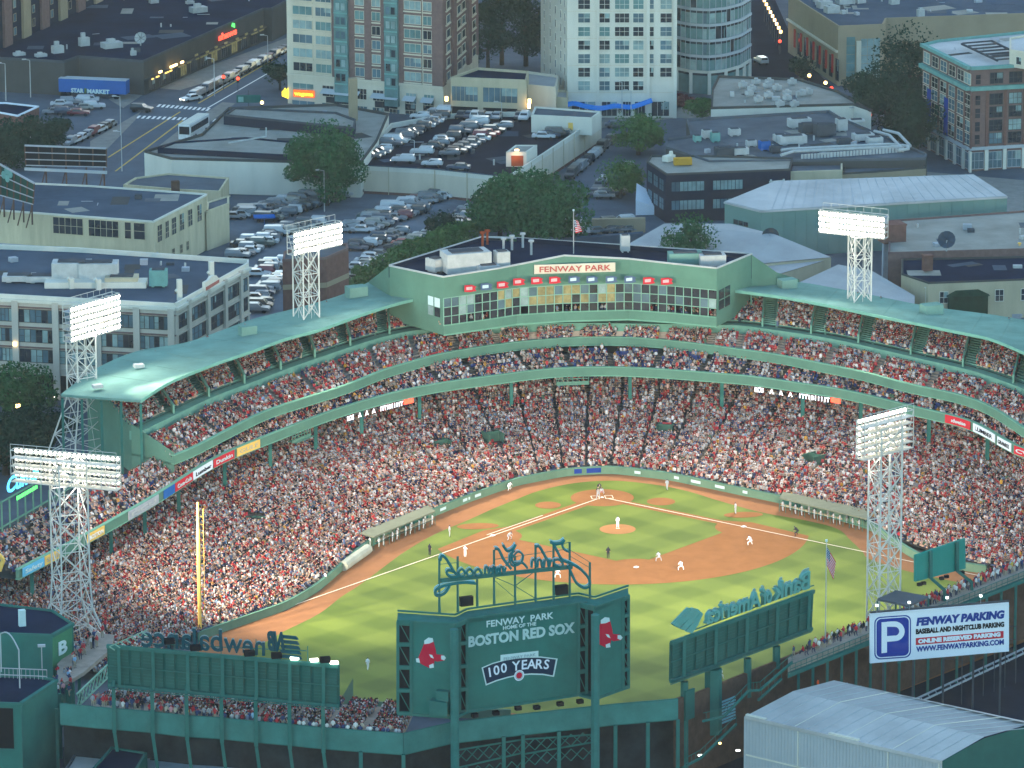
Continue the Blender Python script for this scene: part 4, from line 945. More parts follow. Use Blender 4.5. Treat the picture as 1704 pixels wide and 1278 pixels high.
# ================================================================== FLOODLIGHT TOWERS
def tower(label, base, z0, z1, w, ang, bank, rows, cols, flare=0, back=False, mstl=M_steelw, legs2=False, glow=1.0):
    """lattice mast + lamp bank; bank = (centre xyz, right vector 2d, length, height, normal 2d)"""
    t = thing('floodlight_tower', label, 'floodlight tower', (base[0],base[1],z0))
    ca, sa = math.cos(ang), math.sin(ang)
    def cor(k, z):
        f = 1.0
        if flare and z < z0+flare: f = 1+1.45*(1-(z-z0)/flare)
        sx, sy = ((-1,-1),(1,-1),(1,1),(-1,1))[k]; x, y = sx*w/2*f, sy*w/2*f
        return Vector((base[0]+x*ca-y*sa, base[1]+x*sa+y*ca, z))
    nseg = max(3, int((z1-z0)/(w*.95))); zs = np.linspace(z0, z1, nseg+1)
    for k in range(4):
        mb = MB()
        for a,b in zip(zs[:-1], zs[1:]): mb.beam(cor(k,a), cor(k,b), .26)
        mb.build('leg', mstl, t)
    for i,(a,b) in enumerate(zip(zs[:-1], zs[1:])):
        mb = MB()
        for k in range(4):
            k2 = (k+1) % 4; mb.beam(cor(k,b), cor(k2,b), .13)
            mb.beam(cor(k,a), cor(k2,b), .13); mb.beam(cor(k2,a), cor(k,b), .13)
            mb.beam((cor(k,a)+cor(k2,a))/2, (cor(k,b)+cor(k2,b))/2, .07)
        mb.build('brace', mstl, t)
    c, rv, Lb, Hb, nv = bank; c = Vector(c); rv = Vector((rv[0],rv[1],0)).normalized(); nv = Vector((nv[0],nv[1],0)).normalized()
    fr_ = MB(); dep = 1.5
    for zz in np.linspace(-Hb/2, Hb/2, rows+1):
        for dd in (0,-dep): fr_.beam(c-rv*Lb/2+UP*zz+nv*dd, c+rv*Lb/2+UP*zz+nv*dd, .12)
    for s in np.linspace(-.5,.5,max(4,int(Lb/2.2))+1):
        for dd in (0,-dep): fr_.beam(c+rv*Lb*s-UP*Hb/2+nv*dd, c+rv*Lb*s+UP*Hb/2+nv*dd, .11)
        for zz in np.linspace(-Hb/2, Hb/2, rows+1): fr_.beam(c+rv*Lb*s+UP*zz, c+rv*Lb*s+UP*zz-nv*dep, .08)
        fr_.beam(c+rv*Lb*s-UP*Hb/2, c+rv*Lb*s+UP*Hb/2-nv*dep, .07)
    # hand rail on top
    fr_.beam(c-rv*Lb/2+UP*(Hb/2+.9)-nv*dep, c+rv*Lb/2+UP*(Hb/2+.9)-nv*dep, .08)
    for s in np.linspace(-.5,.5,9): fr_.beam(c+rv*Lb*s+UP*(Hb/2)-nv*dep, c+rv*Lb*s+UP*(Hb/2+.9)-nv*dep, .06)
    fr_.build('bank_frame', mstl, t)
    wk = MB()
    for r in range(rows):
        z = -Hb/2+(r)*Hb/rows
        P = [c-rv*Lb/2+UP*z, c+rv*Lb/2+UP*z, c+rv*Lb/2+UP*z-nv*dep, c-rv*Lb/2+UP*z-nv*dep]; wk.prism([(p.x,p.y) for p in P], c.z+z-.05, c.z+z)
    if rows <= 6: wk.build('catwalk', mstl if back else M_steelg, t)
    # fixtures: a can with a bulb disc; shared meshes
    def fix():
        can = MB(); n = 8; d = nv.normalized(); tilt = (d-UP*.35).normalized(); s1 = rv; s2 = tilt.cross(s1)
        ring = lambda q, r: [q+(s1*math.cos(2*math.pi*k/n)+s2*math.sin(2*math.pi*k/n))*r for k in range(n)]
        a0 = ring(-tilt*.38, .14); a1 = ring(Vector(), .34 if back else .34); can.add(a0+a1, [(k,(k+1)%n,(k+1)%n+n,k+n) for k in range(n)]+[tuple(range(n-1,-1,-1))])
        bl = MB(); bl.add(ring(tilt*.02, .31 if back else .28), [tuple(range(n))])
        if 0: bl.add(ring(-tilt*.40, .16), [tuple(range(n-1,-1,-1))]); 
        return can.mesh('lamp', mstl), bl.mesh('bulb', M_bulb), (MB().add(ring(-tilt*.42+UP*.12, .25), [tuple(range(n))]).mesh('lens', M_bulbdim) if back else None)  # the back lens is a glowing disc imitating the lit housing rear
    cm, bm, lm = fix()
    for r in range(rows):
        for k in range(cols):
            p = c+rv*Lb*((k+.5)/cols-.5)+UP*(-Hb/2+(r+.5)*Hb/rows)+nv*.15
            o = link('lamp', cm, t, p-t.location); b = link('bulb', bm, o)
            if lm: link('lens', lm, o)
    aim = Vector((0,20,4)) if back else Vector((0,26,0)) if base[0] < 60 else Vector((0,48,0))
    for k in range(4):
        ld = bpy.data.lights.new('floodlight', 'SPOT'); ld.energy = LAMP_POWER*glow/4*(1.35 if back else 1); ld.color = (1.0,.86,.66); ld.spot_size = R(78 if back else 62 if base[0] < 60 else 46); ld.spot_blend = .6; ld.shadow_soft_size = .35
        lo = bpy.data.objects.new('floodlight', ld); COL.objects.link(lo); p = c+nv*1.0+rv*Lb*((k+.5)/4-.5)
        q = aim+CR*((k-1.5)*16*(1 if rv.dot(CR) > 0 else -1)); d = q-p; lo.location = p-t.location; lo.parent = t
        lo.rotation_euler = d.to_track_quat('-Z','Y').to_euler()
    return t
def bankof(pts, base):
    """bank quad from the pixel corners LT RT RB LB, standing above base"""
    cx = sum(p[0] for p in pts)/4; 
    return cx
def mk_tower(label, basepx, zb, bankpx, wid, ang, dvec, rows, cols, flare=0, back=False, zfoot=None, nsign=1, glow=1.0):
    b = un(basepx[0], basepx[1], zb); zf = zb if zfoot is None else zfoot
    (xl,yl),(xr,yr),(xr2,yr2),(xl2,yl2) = bankpx
    cy = (yl+yr+yr2+yl2)/4; cx_ = (xl+xr+xr2+xl2)/4
    zc = hz(cy, b); sc = FPX/np.linalg.norm(np.array([b[0],b[1],zc])-CAMP)
    c = Vector((b[0],b[1],zc))+CR*((cx_-basepx[0])/sc)
    dv = (CR*dvec[0]+CF*dvec[1]); Lb = abs(xr-xl)/sc/abs(dv.normalized().dot(CR))
    Hb = ((yl2-yl)+(yr2-yr))/2/sc/.965
    nv = Vector((dv.y,-dv.x,0)).normalized()
    if nv.dot(Vector((0,30,0))-Vector((c.x,c.y,0))) < 0: nv = -nv
    ztop = c.z+(-Hb/2 if not back else Hb*.2)
    return tower(label, b, zf, ztop, wid, ang, (c, (dv.x,dv.y), Lb, Hb, (nv.x,nv.y)), rows, cols, flare, back, M_steelw, glow=glow)
# ndv: direction along the bank in (right, away)
T1 = mk_tower('tall white floodlight tower with flared legs at the left end of the pale roof', (139,757), 8, ((126,515),(201,484),(201,537),(126,580)), 3.3, .5, (7,9), 6, 15, flare=9, glow=.4)
T2 = mk_tower('floodlight tower on the left roof in front of the brown brick box', (510,527), 21, ((492,388),(569,367),(569,401),(492,431)), 3.0, .5, (7.7,8), 4, 16)
T3 = mk_tower('floodlight tower on the right roof in front of the mint shed', (1430,499), 21, ((1364,347),(1469,363),(1464,400),(1366,384)), 2.9, .2, (10,-5), 4, 19)
T4 = mk_tower('nearest white floodlight tower seen from behind at lower left', (121,1080), 3, ((30,745),(210,760),(211,812),(30,797)), 4.1, .3, (15,-5), 4, 22, flare=9, back=True, zfoot=1)
T5 = mk_tower('white floodlight tower seen from behind at right above the parking sign', (1470,1010), 11.5, ((1418,702),(1505,676),(1504,740),(1420,764)), 3.3, .35, (7.4,7), 6, 13, back=True, zfoot=0)

# ================================================================== OUTFIELD: parapet, bleachers, boards
PARPX = [(100,1171),(160,1177),(246,1184),(308,1191),(357,1194),(419,1200),(480,1205.5),(535,1211),(600,1216),(671,1221)]
PARPX2 = [(671,1221),(751,1202.5),(838,1192),(920,1183),(1024,1172),(1128,1163)]
ZP = 12.0
PA = np.array([un(x,y,ZP) for x,y in PARPX]); PBk = np.array([un(x,y,ZP) for x,y in PARPX2])
BL = thing('bleachers', 'dark green rear wall and steel frame of the outfield bleachers along the bottom', 'bleachers', (50,140,0))
for P in (PA, PBk):
    for a,b in zip(P[:-1],P[1:]):
        mb = MB(); mb.wallseg(a, b, ZP-2.7, ZP, .3); mb.build('parapet_panel', M_greend if 0 else mat('parapet_teal', (.05,.175,.155), .5, var=.22, scale=.25), BL)
    cp = MB()
    for a,b in zip(P[:-1],P[1:]): cp.beam(a, b, .22); cp.beam(a-[0,0,2.7], b-[0,0,2.7], .3)
    cp.build('rail', M_greenm, BL)
# under-structure
for i,(x,y) in enumerate(((190,1180),(254,1186),(311,1192),(369,1196),(426,1202),(482,1207),(538,1213),(600,1217),(671,1221),(757,1204),(838,1192),(870,1189),(930,1183),(990,1177),(1024,1173),(1078,1168),(1128,1164))):
    p = un(x,y,ZP); mb = MB(); q = Vector((p[0],p[1],0))-CF*.45
    if i < 7:
        mb.beam((q.x,q.y,ZP+3.0), (q.x,q.y,ZP-1.5), .55); qq = q+CF*1.6+CR*.9; mb.beam((q.x,q.y,ZP-1.5),(q.x,q.y,ZP-3),.6); mb.beam((q.x,q.y,ZP-3),(qq.x,qq.y,0),.5)
        q2 = q+CF*2.2; mb.beam((q.x,q.y,ZP+3.0),(q2.x,q2.y,ZP+4.6),.5)
    else: mb.beam((q.x,q.y,ZP-2.6),(q.x,q.y,0),.55)
    mb.build('column', M_greenm, BL)
tr = MB()
for (a,b,za,zb) in ((757,870,8.2,8.6),(757,870,5.8,6.8),(870,990,8.6,8.2),(870,990,6.6,7.2)):
    p = un(a,iy(PARPX2,a),ZP); q = un(b,iy(PARPX2,b),ZP); tr.beam((p[0],p[1],za),(q[0],q[1],zb),.22)
    for k in range(6):
        u0 = Vector(p).lerp(Vector(q),k/6); u1 = Vector(p).lerp(Vector(q),(k+1)/6); tr.beam((u0.x,u0.y,za+.0),(u1.x,u1.y,za-1.6),.13); tr.beam((u0.x,u0.y,za-1.6),(u1.x,u1.y,za),.13)
tr.build('truss', M_greenm, BL)
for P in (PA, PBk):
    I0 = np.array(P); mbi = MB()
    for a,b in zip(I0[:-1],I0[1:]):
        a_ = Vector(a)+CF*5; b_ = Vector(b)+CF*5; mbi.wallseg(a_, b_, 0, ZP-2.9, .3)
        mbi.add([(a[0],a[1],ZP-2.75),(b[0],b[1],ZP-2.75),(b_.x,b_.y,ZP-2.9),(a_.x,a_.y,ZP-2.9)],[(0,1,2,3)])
    mbi.build('inner_shade_wall', mat('inner_shade',(.028,.032,.036),.9,var=.5,scale=.3), BL)  # added near-black wall; the under-bleacher shade is put into its colour
# bleacher slope: rows descend from the parapet to the outfield fence (we look at the backs)
fence_px = [(300,1120),(360,1135),(420,1150),(480,1160),(565,1172),(660,1183)]
FB = resamp(np.array([un(x,iy(PARPX,x),ZP) for x in np.linspace(150,671,20)]), 60)[0]
FA = resamp(np.array([(74,92,0),(66,98,0),(58,104,0),(50,108,0),(40,112,0)]), 60)[0]
FB1 = FB.copy(); FA1 = FA.copy(); FA1[:,2] = 3.0; FB1[:,2] = ZP-.6
u_ = np.linspace(0,1,60)
FB1[:,2] += np.interp(u_, [0,.25,.4,1],[.4,.3,0,-.1])
mb, Pb, Gb, Eb = tiers(FA1, FB1-np.array([0,.5,0]), row=.8, seat=.52, aisles=[.06,.17,.28,.4,.52,.64,.76,.88], aw=1.2, fill=.95, zprof=lambda t: t)
mb.build('seating', M_conc, BL)
mask = (Pb[:,2] < FB1[:,2].mean()-.5)
crowd('bleacher_crowd', Pb[mask], Gb[mask], 'bleacher fans seen from behind over the rear parapet', red=1.3)
# back row individuals
near_n = 0
SHN = [((.62,.62,.6),'white'),((.45,.04,.05),'red'),((.04,.06,.14),'navy'),((.28,.29,.31),'grey'),((.02,.02,.025),'black'),((.22,.38,.55),'light blue'),((.62,.45,.1),'yellow'),((.4,.35,.28),'tan'),((.55,.28,.3),'pink')]
SHWt = [10,11,7,5,5,3,1.2,3,2]
for row in range(2):
    k = 56
    for i in range(k):
        if random.random() < .12: continue
        u = (i+random.uniform(.2,.8))/k; f = u*59; j = int(f); w = f-j
        a = FB1[j]*(1-w)+FB1[min(j+1,59)]*w; s = (FA1[min(j,59)]-a); d = Vector((s[0],s[1],0)).normalized()
        x = prj(a)[0]
        p = Vector(a)+d*(0.7+row*.85); z = a[2]-.05-row*.28
        col, cn = random.choices(SHN, SHWt)[0]; near_n += 1
        seg = 'left of the lettered board' if x < 190 else 'behind the parapet left of centre' if x < 340 else 'under the long green board' if x < 545 else 'near the parapet corner left of the main board'
        st = random.random() < .35
        post = ['first','second','third','fourth','fifth','sixth','seventh','eighth'][min(7,max(0,int((x-130)/70)))]
        place = ('top','second','third')[row]
        person(random.choice(CIV) if st else random.choice(SITM), (p.x,p.y,z), math.atan2(d.y,d.x)-math.pi/2+random.uniform(-.4,.4), col,
               '%s fan in %s, %s bleacher row, %s bay from left' % ('standing' if st else 'seated', cn, place, post), 'spectators along the back of the bleachers')
# low bullpen wall and furniture in front
mb = MB(); P = [un(x,y,0) for x,y in ((480,1166),(565,1178),(660,1188),(760,1194),(850,1198))]
for a,b in zip(P[:-1],P[1:]): mb.wallseg(a,b,0,1.5,.3)
tag(mb.build('bullpen_wall', M_wallgreen), 'low green bullpen wall behind the right field dirt track', 'wall')
mb = MB(); a = un(560,1188,2); b = un(588,1178,2); c_ = un(590,1200,5); mb.add([a,b,(b[0],b[1],6.2),(a[0],a[1],3)], [(0,1,2,3)]); tag(mb.build('bullpen_canopy', M_wallgreen), 'pale green slanted canopy by the bullpen at the right end of the long board', 'canopy')

# ---- long board on the left (back of a scoreboard)
def slatboard(label, TL, TR, BR, BL_, posts, plane, lbl_row, m=M_greend, depth=1.0, cols_per=3, floor=True):
    t = thing('scoreboard', label, 'scoreboard', tuple(plane.pt(*BL_)))
    mb = MB(); plane.poly(mb, [BL_,BR,TR,TL], .3, -.6); mb.build('back_panel', mat('board_face', (.015,.10,.085), .5, var=.2, scale=.4), t)
    def L(a,b,u): return (a[0]+(b[0]-a[0])*u, a[1]+(b[1]-a[1])*u)
    for x in posts:
        u = (x-TL[0])/(TR[0]-TL[0]); mb = MB(); mb.beam(plane.pt(*L(TL,TR,u),.1), plane.pt(*L(BL_,BR,u),.1), .5); mb.build('post', M_greenm, t)
    ub = [(TL[0]+TR[0])/2]
    xs = [TL[0]]+list(posts)+[TR[0]]
    for a,b in zip(xs[:-1],xs[1:]):
        if b-a < 12: continue
        nn = cols_per if b-a > 30 else 1
        for k in range(nn):
            x0 = a+(b-a)*(k+.08)/nn+1; x1 = a+(b-a)*(k+.92)/nn-1
            for v0,v1 in ((.07,.47),(.53,.93)):
                def q(x,v): u = (x-TL[0])/(TR[0]-TL[0]); p = L(TL,TR,u); r = L(BL_,BR,u); return L(p,r,v)
                mb = MB(); plane.poly(mb, [q(x0,v1),q(x1,v1),q(x1,v0),q(x0,v0)], .12, -.38); mb.build('panel', m, t)
                mb = MB()
                for vv in (.3,.5,.7): mb.beam(plane.pt(*q(x0,v0+(v1-v0)*vv),-.3), plane.pt(*q(x1,v0+(v1-v0)*vv),-.3), .07)
                mb.build('rib', M_greenm, t)
    for v,wd in ((0,.55),(.5,.16),(1,.5)):
        a = L(TL,BL_,v); b = L(TR,BR,v); mb = MB(); mb.beam(plane.pt(*a,.0), plane.pt(*b,.0), wd); mb.build('rail', M_greenm, t)
    if floor:
        a = plane.pt(*BL_,1.1); b = plane.pt(*BR,1.1); c_ = plane.pt(*BR,-.5); d = plane.pt(*BL_,-.5); mb = MB()
        mb.prism([(p.x,p.y) for p in (a,b,c_,d)], [a.z-.5,b.z-.5,c_.z-.5,d.z-.5], [a.z-.35,b.z-.35,c_.z-.35,d.z-.35]); mb.build('catwalk', M_greenm, t)
        for k in range(15):
            p = a.lerp(b,k/14); m2 = MB(); m2.beam(p-UP*.4, p+UP*.7, .06); m2.build('rail_post', M_greenm, t)
    return t
A = un(254,1186,ZP); B = un(482,1207,ZP)
pn = Plane(A, B, 1.2)
nb = slatboard('long dark green scoreboard back with reversed shoe maker letters, lower left', (178,1075),(564,1109),(564,1175),(180,1140),(197,254,311.5,369.5,426,482,538), pn, 0)
mb = MB(); mb.beam(pn.pt(245,1071,0),pn.pt(510,1083,0),.12); mb.beam(pn.pt(512,1075,0),pn.pt(512,1100,0),.12); mb.beam(pn.pt(245,1071,0),pn.pt(245,1081,0),.1)
for x in (290,330,368,426,484): mb.beam(pn.pt(x,1050+(x-290)*.1,0),pn.pt(x,1088+(x-290)*.09,0),.12)
nbf = thing('letter_sign', 'reversed dark green letters new balance standing on the long left board', 'sign', tuple(pn.pt(360,1085)))
mb.build('frame', M_greenm, nbf)
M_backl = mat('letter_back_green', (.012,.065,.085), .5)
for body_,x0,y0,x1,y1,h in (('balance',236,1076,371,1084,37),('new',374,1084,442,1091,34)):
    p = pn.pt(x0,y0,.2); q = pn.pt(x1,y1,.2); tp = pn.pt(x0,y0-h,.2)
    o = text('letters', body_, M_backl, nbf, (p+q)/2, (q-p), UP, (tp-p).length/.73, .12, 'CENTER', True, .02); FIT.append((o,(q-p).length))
    p = pn.pt(x0,y0,-.02); q = pn.pt(x1,y1,-.02); o = text('letter_highlight', body_, mat('letter_highlight',(.22,.30,.31),.5), nbf, (p+q)/2+UP*.13, (q-p), UP, (tp-p).length/.73, .04, 'CENTER', True, .02); FIT.append((o,(q-p).length))  # pale copy, raised and set back, paints the highlight on the letter rims
mb = MB()
o = text('emblem_letters', 'NB', M_backl, nbf, pn.pt(461,1082,.2), pn.pt(474,1083,.2)-pn.pt(447,1081,.2), UP, 3.4, .12, 'CENTER', True, .16, 1.0, .25); FIT.append((o,2.3))
for k in range(5):
    y = 1058+k*8.2; mb = MB(); pn.poly(mb, [(468,y+4),(500-1.5*(4-k)+2,y+7),(496-1.5*(4-k)+2,y+1.5),(466,y-1)], .3, .2); mb.build('emblem_bar', M_backl, nbf)
for x,y in ((282,1067),(325,1078),(415,1087),(460,1091),(541,1098)):
    p = pn.pt(x,y+4,.6); mb = MB(); mb.obox(tuple(p), 1.3,.8,.7,.1); tag(mb.build('loudspeaker', M_black), 'black speaker on top of the long left board, near x %s' % 'the middle' if 0 else 'black loudspeaker sitting on the long left board, %s' % {282:'leftmost',325:'second from the left',415:'under the letter n',460:'under the striped emblem',541:'rightmost'}[x], 'loudspeaker', 'loudspeakers on the long left board')
for k,(x,y) in enumerate(((490,1094),(523,1097),(556,1101))):
    p = pn.pt(x,y+3,.2); mb = MB(); mb.obox(tuple(p), 1.0,.7,.25,.1); tag(mb.build('sign_lamp', M_bulbdim), 'small white sign lamp at the right end of the long left board, %s' % ('left one','middle one','right one')[k], 'lamp', 'sign lamps on the long left board')
mb = MB()
for k in range(7): 
    p = pn.pt(182+k*9,1076-k*4+0,2.0+0*k); mb.beam(p, pn.pt(182+k*9+9,1076-k*4+6,2.0), .14); mb.beam(p, pn.pt(182+k*9+9,1076-k*4-4,2.0), .14)
mb.build('side_lattice', MT['mullion_green'], nb)

# ---- main board
A = un(757,1203.5,ZP); B = un(990,1178.5,ZP)
A2_ = Vector(A)-CF*1.6; B2_ = Vector(B)-CF*1.6
zb_ = hz(1194, A2_)
corner = [un(663,1187,zb_), un(757,1194,zb_), un(777,1184,zb_), un(963,1156,zb_), un(990,1163,zb_), un(1045,1143,zb_)]
mbt = thing('main_scoreboard', 'huge dark green back of the main scoreboard lettered HOME OF THE BOSTON RED SOX', 'scoreboard', tuple(corner[2]))
pL = Plane(corner[0], corner[1]); pC = Plane(corner[2], corner[3]); pR = Plane(corner[4], corner[5])
M_face = mat('board_teal', (.03,.145,.122), .5, var=.16, scale=.2); M_faced = mat('board_teal_dark', (.012,.085,.08), .5, var=.1)
mb = MB(); pL.poly(mb, [(685,1187),(757,1194),(757,1036),(685,1034)], .3, 0); mb.build('wing_panel', M_face, mbt)
mb = MB(); pC.poly(mb, [(777,1184),(963,1156),(963,1006),(777,1031)], .3, 0); mb.build('centre_panel', M_face, mbt)
mb = MB(); pR.poly(mb, [(990,1163),(1037,1145),(1037,995),(990,1010)], .3, 0); mb.build('wing_panel', M_face, mbt)
# top box edges
mb = MB(); P = [pL.pt(661,1033), pL.pt(757,1037), pC.pt(777,1031), pC.pt(963,1005), pR.pt(990,1010), pR.pt(1046,990)]
zt_ = sum(p.z for p in P)/6
bkp = [p+CF*3.4 for p in P]
mb.prism([(p.x,p.y) for p in P]+[(p.x,p.y) for p in reversed(bkp)], zt_-.6, zt_+.0); mb.build('top_deck', M_greenm, mbt)
mb = MB()
for a,b in zip(P[:-1],P[1:]): mb.beam((a.x,a.y,zt_+.0),(b.x,b.y,zt_+.0),.35)
for a,b in zip(bkp[:-1],bkp[1:]): mb.beam((a.x,a.y,zt_+.3),(b.x,b.y,zt_+.3),.25)
mb.build('top_rail', M_greenm, mbt)
mb = MB(); zz_ = zb_
for a,b in zip(corner[:-1],corner[1:]): mb.beam((a[0],a[1],zz_),(b[0],b[1],zz_),.4)
mb.build('bottom_rail', M_greenm, mbt)
mb = MB(); Q = [Vector(c)+Vector((0,0,0)) for c in corner]; mb.prism([(p.x,p.y) for p in Q]+[(p.x,p.y) for p in reversed([q+CF*3.0 for q in Q])], zb_-.1, zb_+.1); mb.build('bottom_deck', M_greenm, mbt)
# inner/front body towards the field
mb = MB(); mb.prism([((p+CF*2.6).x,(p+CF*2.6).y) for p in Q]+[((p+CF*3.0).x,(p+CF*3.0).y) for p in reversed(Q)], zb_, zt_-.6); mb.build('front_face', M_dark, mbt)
# ladder frames: (plane, x0, x1, ytop0, ytop1, ybot0, ybot1)
for pl_,x0,x1,yt0,yt1,yb0,yb1,nb_ in ((pL,662,684,1034,1034,1187,1187,4),(pC,765,777,1032,1031,1186,1184,4),(pC,963,976,1005,1003,1156,1154,4),(pR,1037,1046,995,992,1145,1142,5)):
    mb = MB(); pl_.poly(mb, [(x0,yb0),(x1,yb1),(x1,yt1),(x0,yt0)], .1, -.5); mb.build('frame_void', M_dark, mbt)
    for v in range(nb_+1):
        mb = MB(); a = pl_.pt(x0, yt0+(yb0-yt0)*v/nb_, .05); b = pl_.pt(x1, yt1+(yb1-yt1)*v/nb_, .05); mb.beam(a,b,.55); mb.build('frame_rung', M_greenm, mbt)
        if v < nb_:
            c_ = pl_.pt(x1, yt1+(yb1-yt1)*(v+1)/nb_, -.2); mb = MB(); mb.beam(a-pl_.n*.25,c_,.12); mb.build('frame_brace', M_greenm, mbt)
    for x,yt,yb in ((x0,yt0,yb0),(x1,yt1,yb1)):
        mb = MB(); mb.beam(pl_.pt(x,yt,.06), pl_.pt(x,yb,.06), .42); mb.build('frame_post', M_greenm, mbt)
# great posts
for k,(x,p0) in enumerate(((757,A2_),(990,B2_))):
    mb = MB(); q = Vector((p0.x,p0.y,0))-CF*.9; mb.beam((q.x,q.y,0),(q.x,q.y,zt_-.3),.95,n=8); mb.build('great_post', mat('post_teal', (.04,.155,.14), .45), mbt)
mb = MB(); pL.poly(mb, [(714,1190),(744,1192),(744,1170),(714,1166)], 1.2, 1.6); mb.build('equipment_box', M_greenm, mbt)
mb = MB(); pL.poly(mb, [(725,1176),(746,1178),(746,1152),(725,1150)], 1.2, 1.0); mb.build('equipment_box', M_greenm, mbt)
# lettering
pC.text('lettering', 'FENWAY  PARK', M_lett, mbt, 809,1044,920,1029, 11, off=.06, bold=.012)
pC.text('lettering', 'HOME OF THE', M_lett, mbt, 837,1048,892,1040.5, 6, off=.06, bold=.005)
pC.text('lettering', 'BOSTON RED SOX', mat('letter_dull', (.40,.56,.55), .6), mbt, 778,1076.5,955,1052, 17, off=.06, bold=.07)
# slab serifs
mb = MB(); pC.poly(mb, [(833,1102),(896,1093.5),(896,1083),(833,1090)], .03, .05); mb.build('banner_plate', M_lett, mbt)
pC.text('lettering', 'FENWAY PARK', mat('letter_grey', (.25,.38,.42), .6), mbt, 838,1099,891,1091.5, 5, off=.08)
def arch(x, y): return x, y
top = [(804,1112),(820,1105),(840,1099.5),(860,1096),(880,1094.5),(900,1094.5),(925,1097.5)]
bot = [(920,1124),(903,1121),(884,1120.5),(864,1122),(845,1126),(826,1131.5),(810,1138)]
o2 = lambda P, s: P
mb = MB(); pC.poly(mb, [(801.5,1111),(820,1103.2),(840,1097.6),(860,1094),(880,1092.5),(900,1092.5),(928,1096),(922,1126.5),(903,1123.3),(884,1122.7),(864,1124.2),(845,1128.2),(826,1133.8),(808.5,1141)], .03, .04); mb.build('banner_border', M_lett, mbt)
mb = MB(); pC.poly(mb, top+bot, .03, .07); mb.build('banner', M_navysign, mbt)
word = '100 YEARS'; xs_ = [816,827,839,0,859,872,884,896,908.5]; ys_ = [1126,1122.5,1119,0,1115.5,1113.5,1112.5,1112.5,1113]
for ch,x,y in zip(word, xs_, ys_):
    if ch == ' ': continue
    sl = np.interp(x,[816,860,915],[-.3,-.16,.04]); p = pC.pt(x-5,y-sl*5,.1); q = pC.pt(x+5,y+sl*5,.1); u = Vector((0,0,1))
    o = text('lettering', ch, M_signw, mbt, (p+q)/2, (q-p), UP, (pC.pt(x,y,.1)-pC.pt(x,y-16,.1)).length/.73, .01, bold=.03)
def disc(plane, x, y, r, m, off, name, par, n=20):
    c_ = plane.pt(x,y,off); mb = MB(); P = [c_+(plane.d*math.cos(2*math.pi*k/n)+UP*math.sin(2*math.pi*k/n))*r for k in range(n)]
    mb.add(P, [tuple(range(n))]); mb.build(name, m, par)
disc(pC,864,1124,.72,M_signw,.12,'emblem_disc',mbt); disc(pC,864,1124,.60,mat('dusty_rose',(.42,.5,.52),.6),.13,'emblem_ring',mbt)
disc(pC,864,1124,.42,M_sox,.14,'emblem_centre',mbt)
def sock(plane, cx, cy, s, par, off=.08):
    def T(P, dx=0, dy=0): return [(cx+(x+dx)*s, cy+(y+dy)*s) for x,y in P]
    mb = MB(); plane.poly(mb, T([(-10,-20),(-4,-25),(3,-24),(8,-4),(9,3),(20,4),(24,8),(23,13),(10,15),(6,13),(5,20),(2,26),(-4,25),(-14,20),(-22,15),(-22,11),(-14,-8)]), .03, off); mb.build('sock_emblem', M_sox, par)
    for P in ([(-11,-20),(-4,-25),(3,-24),(4,-18),(-3,-15),(-11,-14)], [(17,5),(22,5),(25,9),(22,13),(17,11)], [(-25,10),(-20,9),(-18,17),(-24,16)], [(-3,21),(4,18),(5,25),(-2,26)], [(-3,3),(2,4),(5,10),(0,8)]):
        mb = MB(); plane.poly(mb, T(P), .03, off+.03); mb.build('sock_stripe', M_lett, par)
sock(pL, 717, 1086, 1.0, mbt); sock(pR, 1011, 1052, 1.0, mbt)
for x,y in ((790,1184),(825,1180),(862,1172),(893,1171),(932,1165),(965,1161)):
    p = pC.pt(x,y+3,-.3); mb = MB(); mb.obox(tuple(p-UP*.5), .8,.7,.5,.3); mb.build('floodlamp', M_black, mbt)
# ---- script sign on top
js = thing('script_sign', 'reversed teal script letters John Hancock on a steel frame above the main scoreboard', 'sign', tuple(pC.pt(857,1016)))
pj = Plane(un(731,1022,zt_), un(982,990,zt_), 0)
ja = pj
fm = MB()
for x,yt,yb in ((731,926,1020),(761.5,926,1018),(794,962,1012),(822,915,1008),(857,925,1007),(891,907,1003),(921,905,1000),(948,902,998),(981.5,936,1003)):
    m_ = MB(); m_.beam(pj.pt(x,yt,0), pj.pt(x,yb,0), .26, n=5); m_.beam(pj.pt(x,yb-55 if yb-55 > yt else yt,.0), pj.pt(x+2,yb,1.6), .12); m_.build('mast', M_greenm, js)
for a,b,wd in (((733,966),(952,943),.55),((731,939),(762,936),.08),((822,931),(948,913),.08),((857,940),(822,944),.08),((948,902),(921,909),.08),((948,925),(982,945),.08),((948,915),(982,936),.08),((822,960),(857,975),.1),((857,975),(891,996),.1),((857,975),(891,950),.1),((857,995),(822,965),.08)):
    m_ = MB(); m_.beam(pj.pt(*a,.1), pj.pt(*b,.1), wd); m_.build('cross_bar', M_greenm, js)
M_script = mat('script_teal', (.02,.15,.16), .4); M_scripth = mat('script_highlight_paint', (.30,.55,.6), .4)
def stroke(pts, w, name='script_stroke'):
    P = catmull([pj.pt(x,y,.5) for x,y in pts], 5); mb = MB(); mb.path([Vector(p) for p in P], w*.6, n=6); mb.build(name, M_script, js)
    Q = [Vector(p)+UP*w*.42-pj.n*.35 for p in P]; mb = MB(); mb.path(Q, w*.36, n=4); mb.build('script_highlight', M_scripth, js)  # pale strip over each stroke is a painted rim highlight
Z = lambda L: [(640+x/4.057, 880+y/4.057) for x,y in L]
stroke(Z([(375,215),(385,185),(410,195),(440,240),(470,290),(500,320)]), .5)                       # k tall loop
stroke(Z([(500,320),(450,325),(420,300),(430,280),(470,290)]), .5)
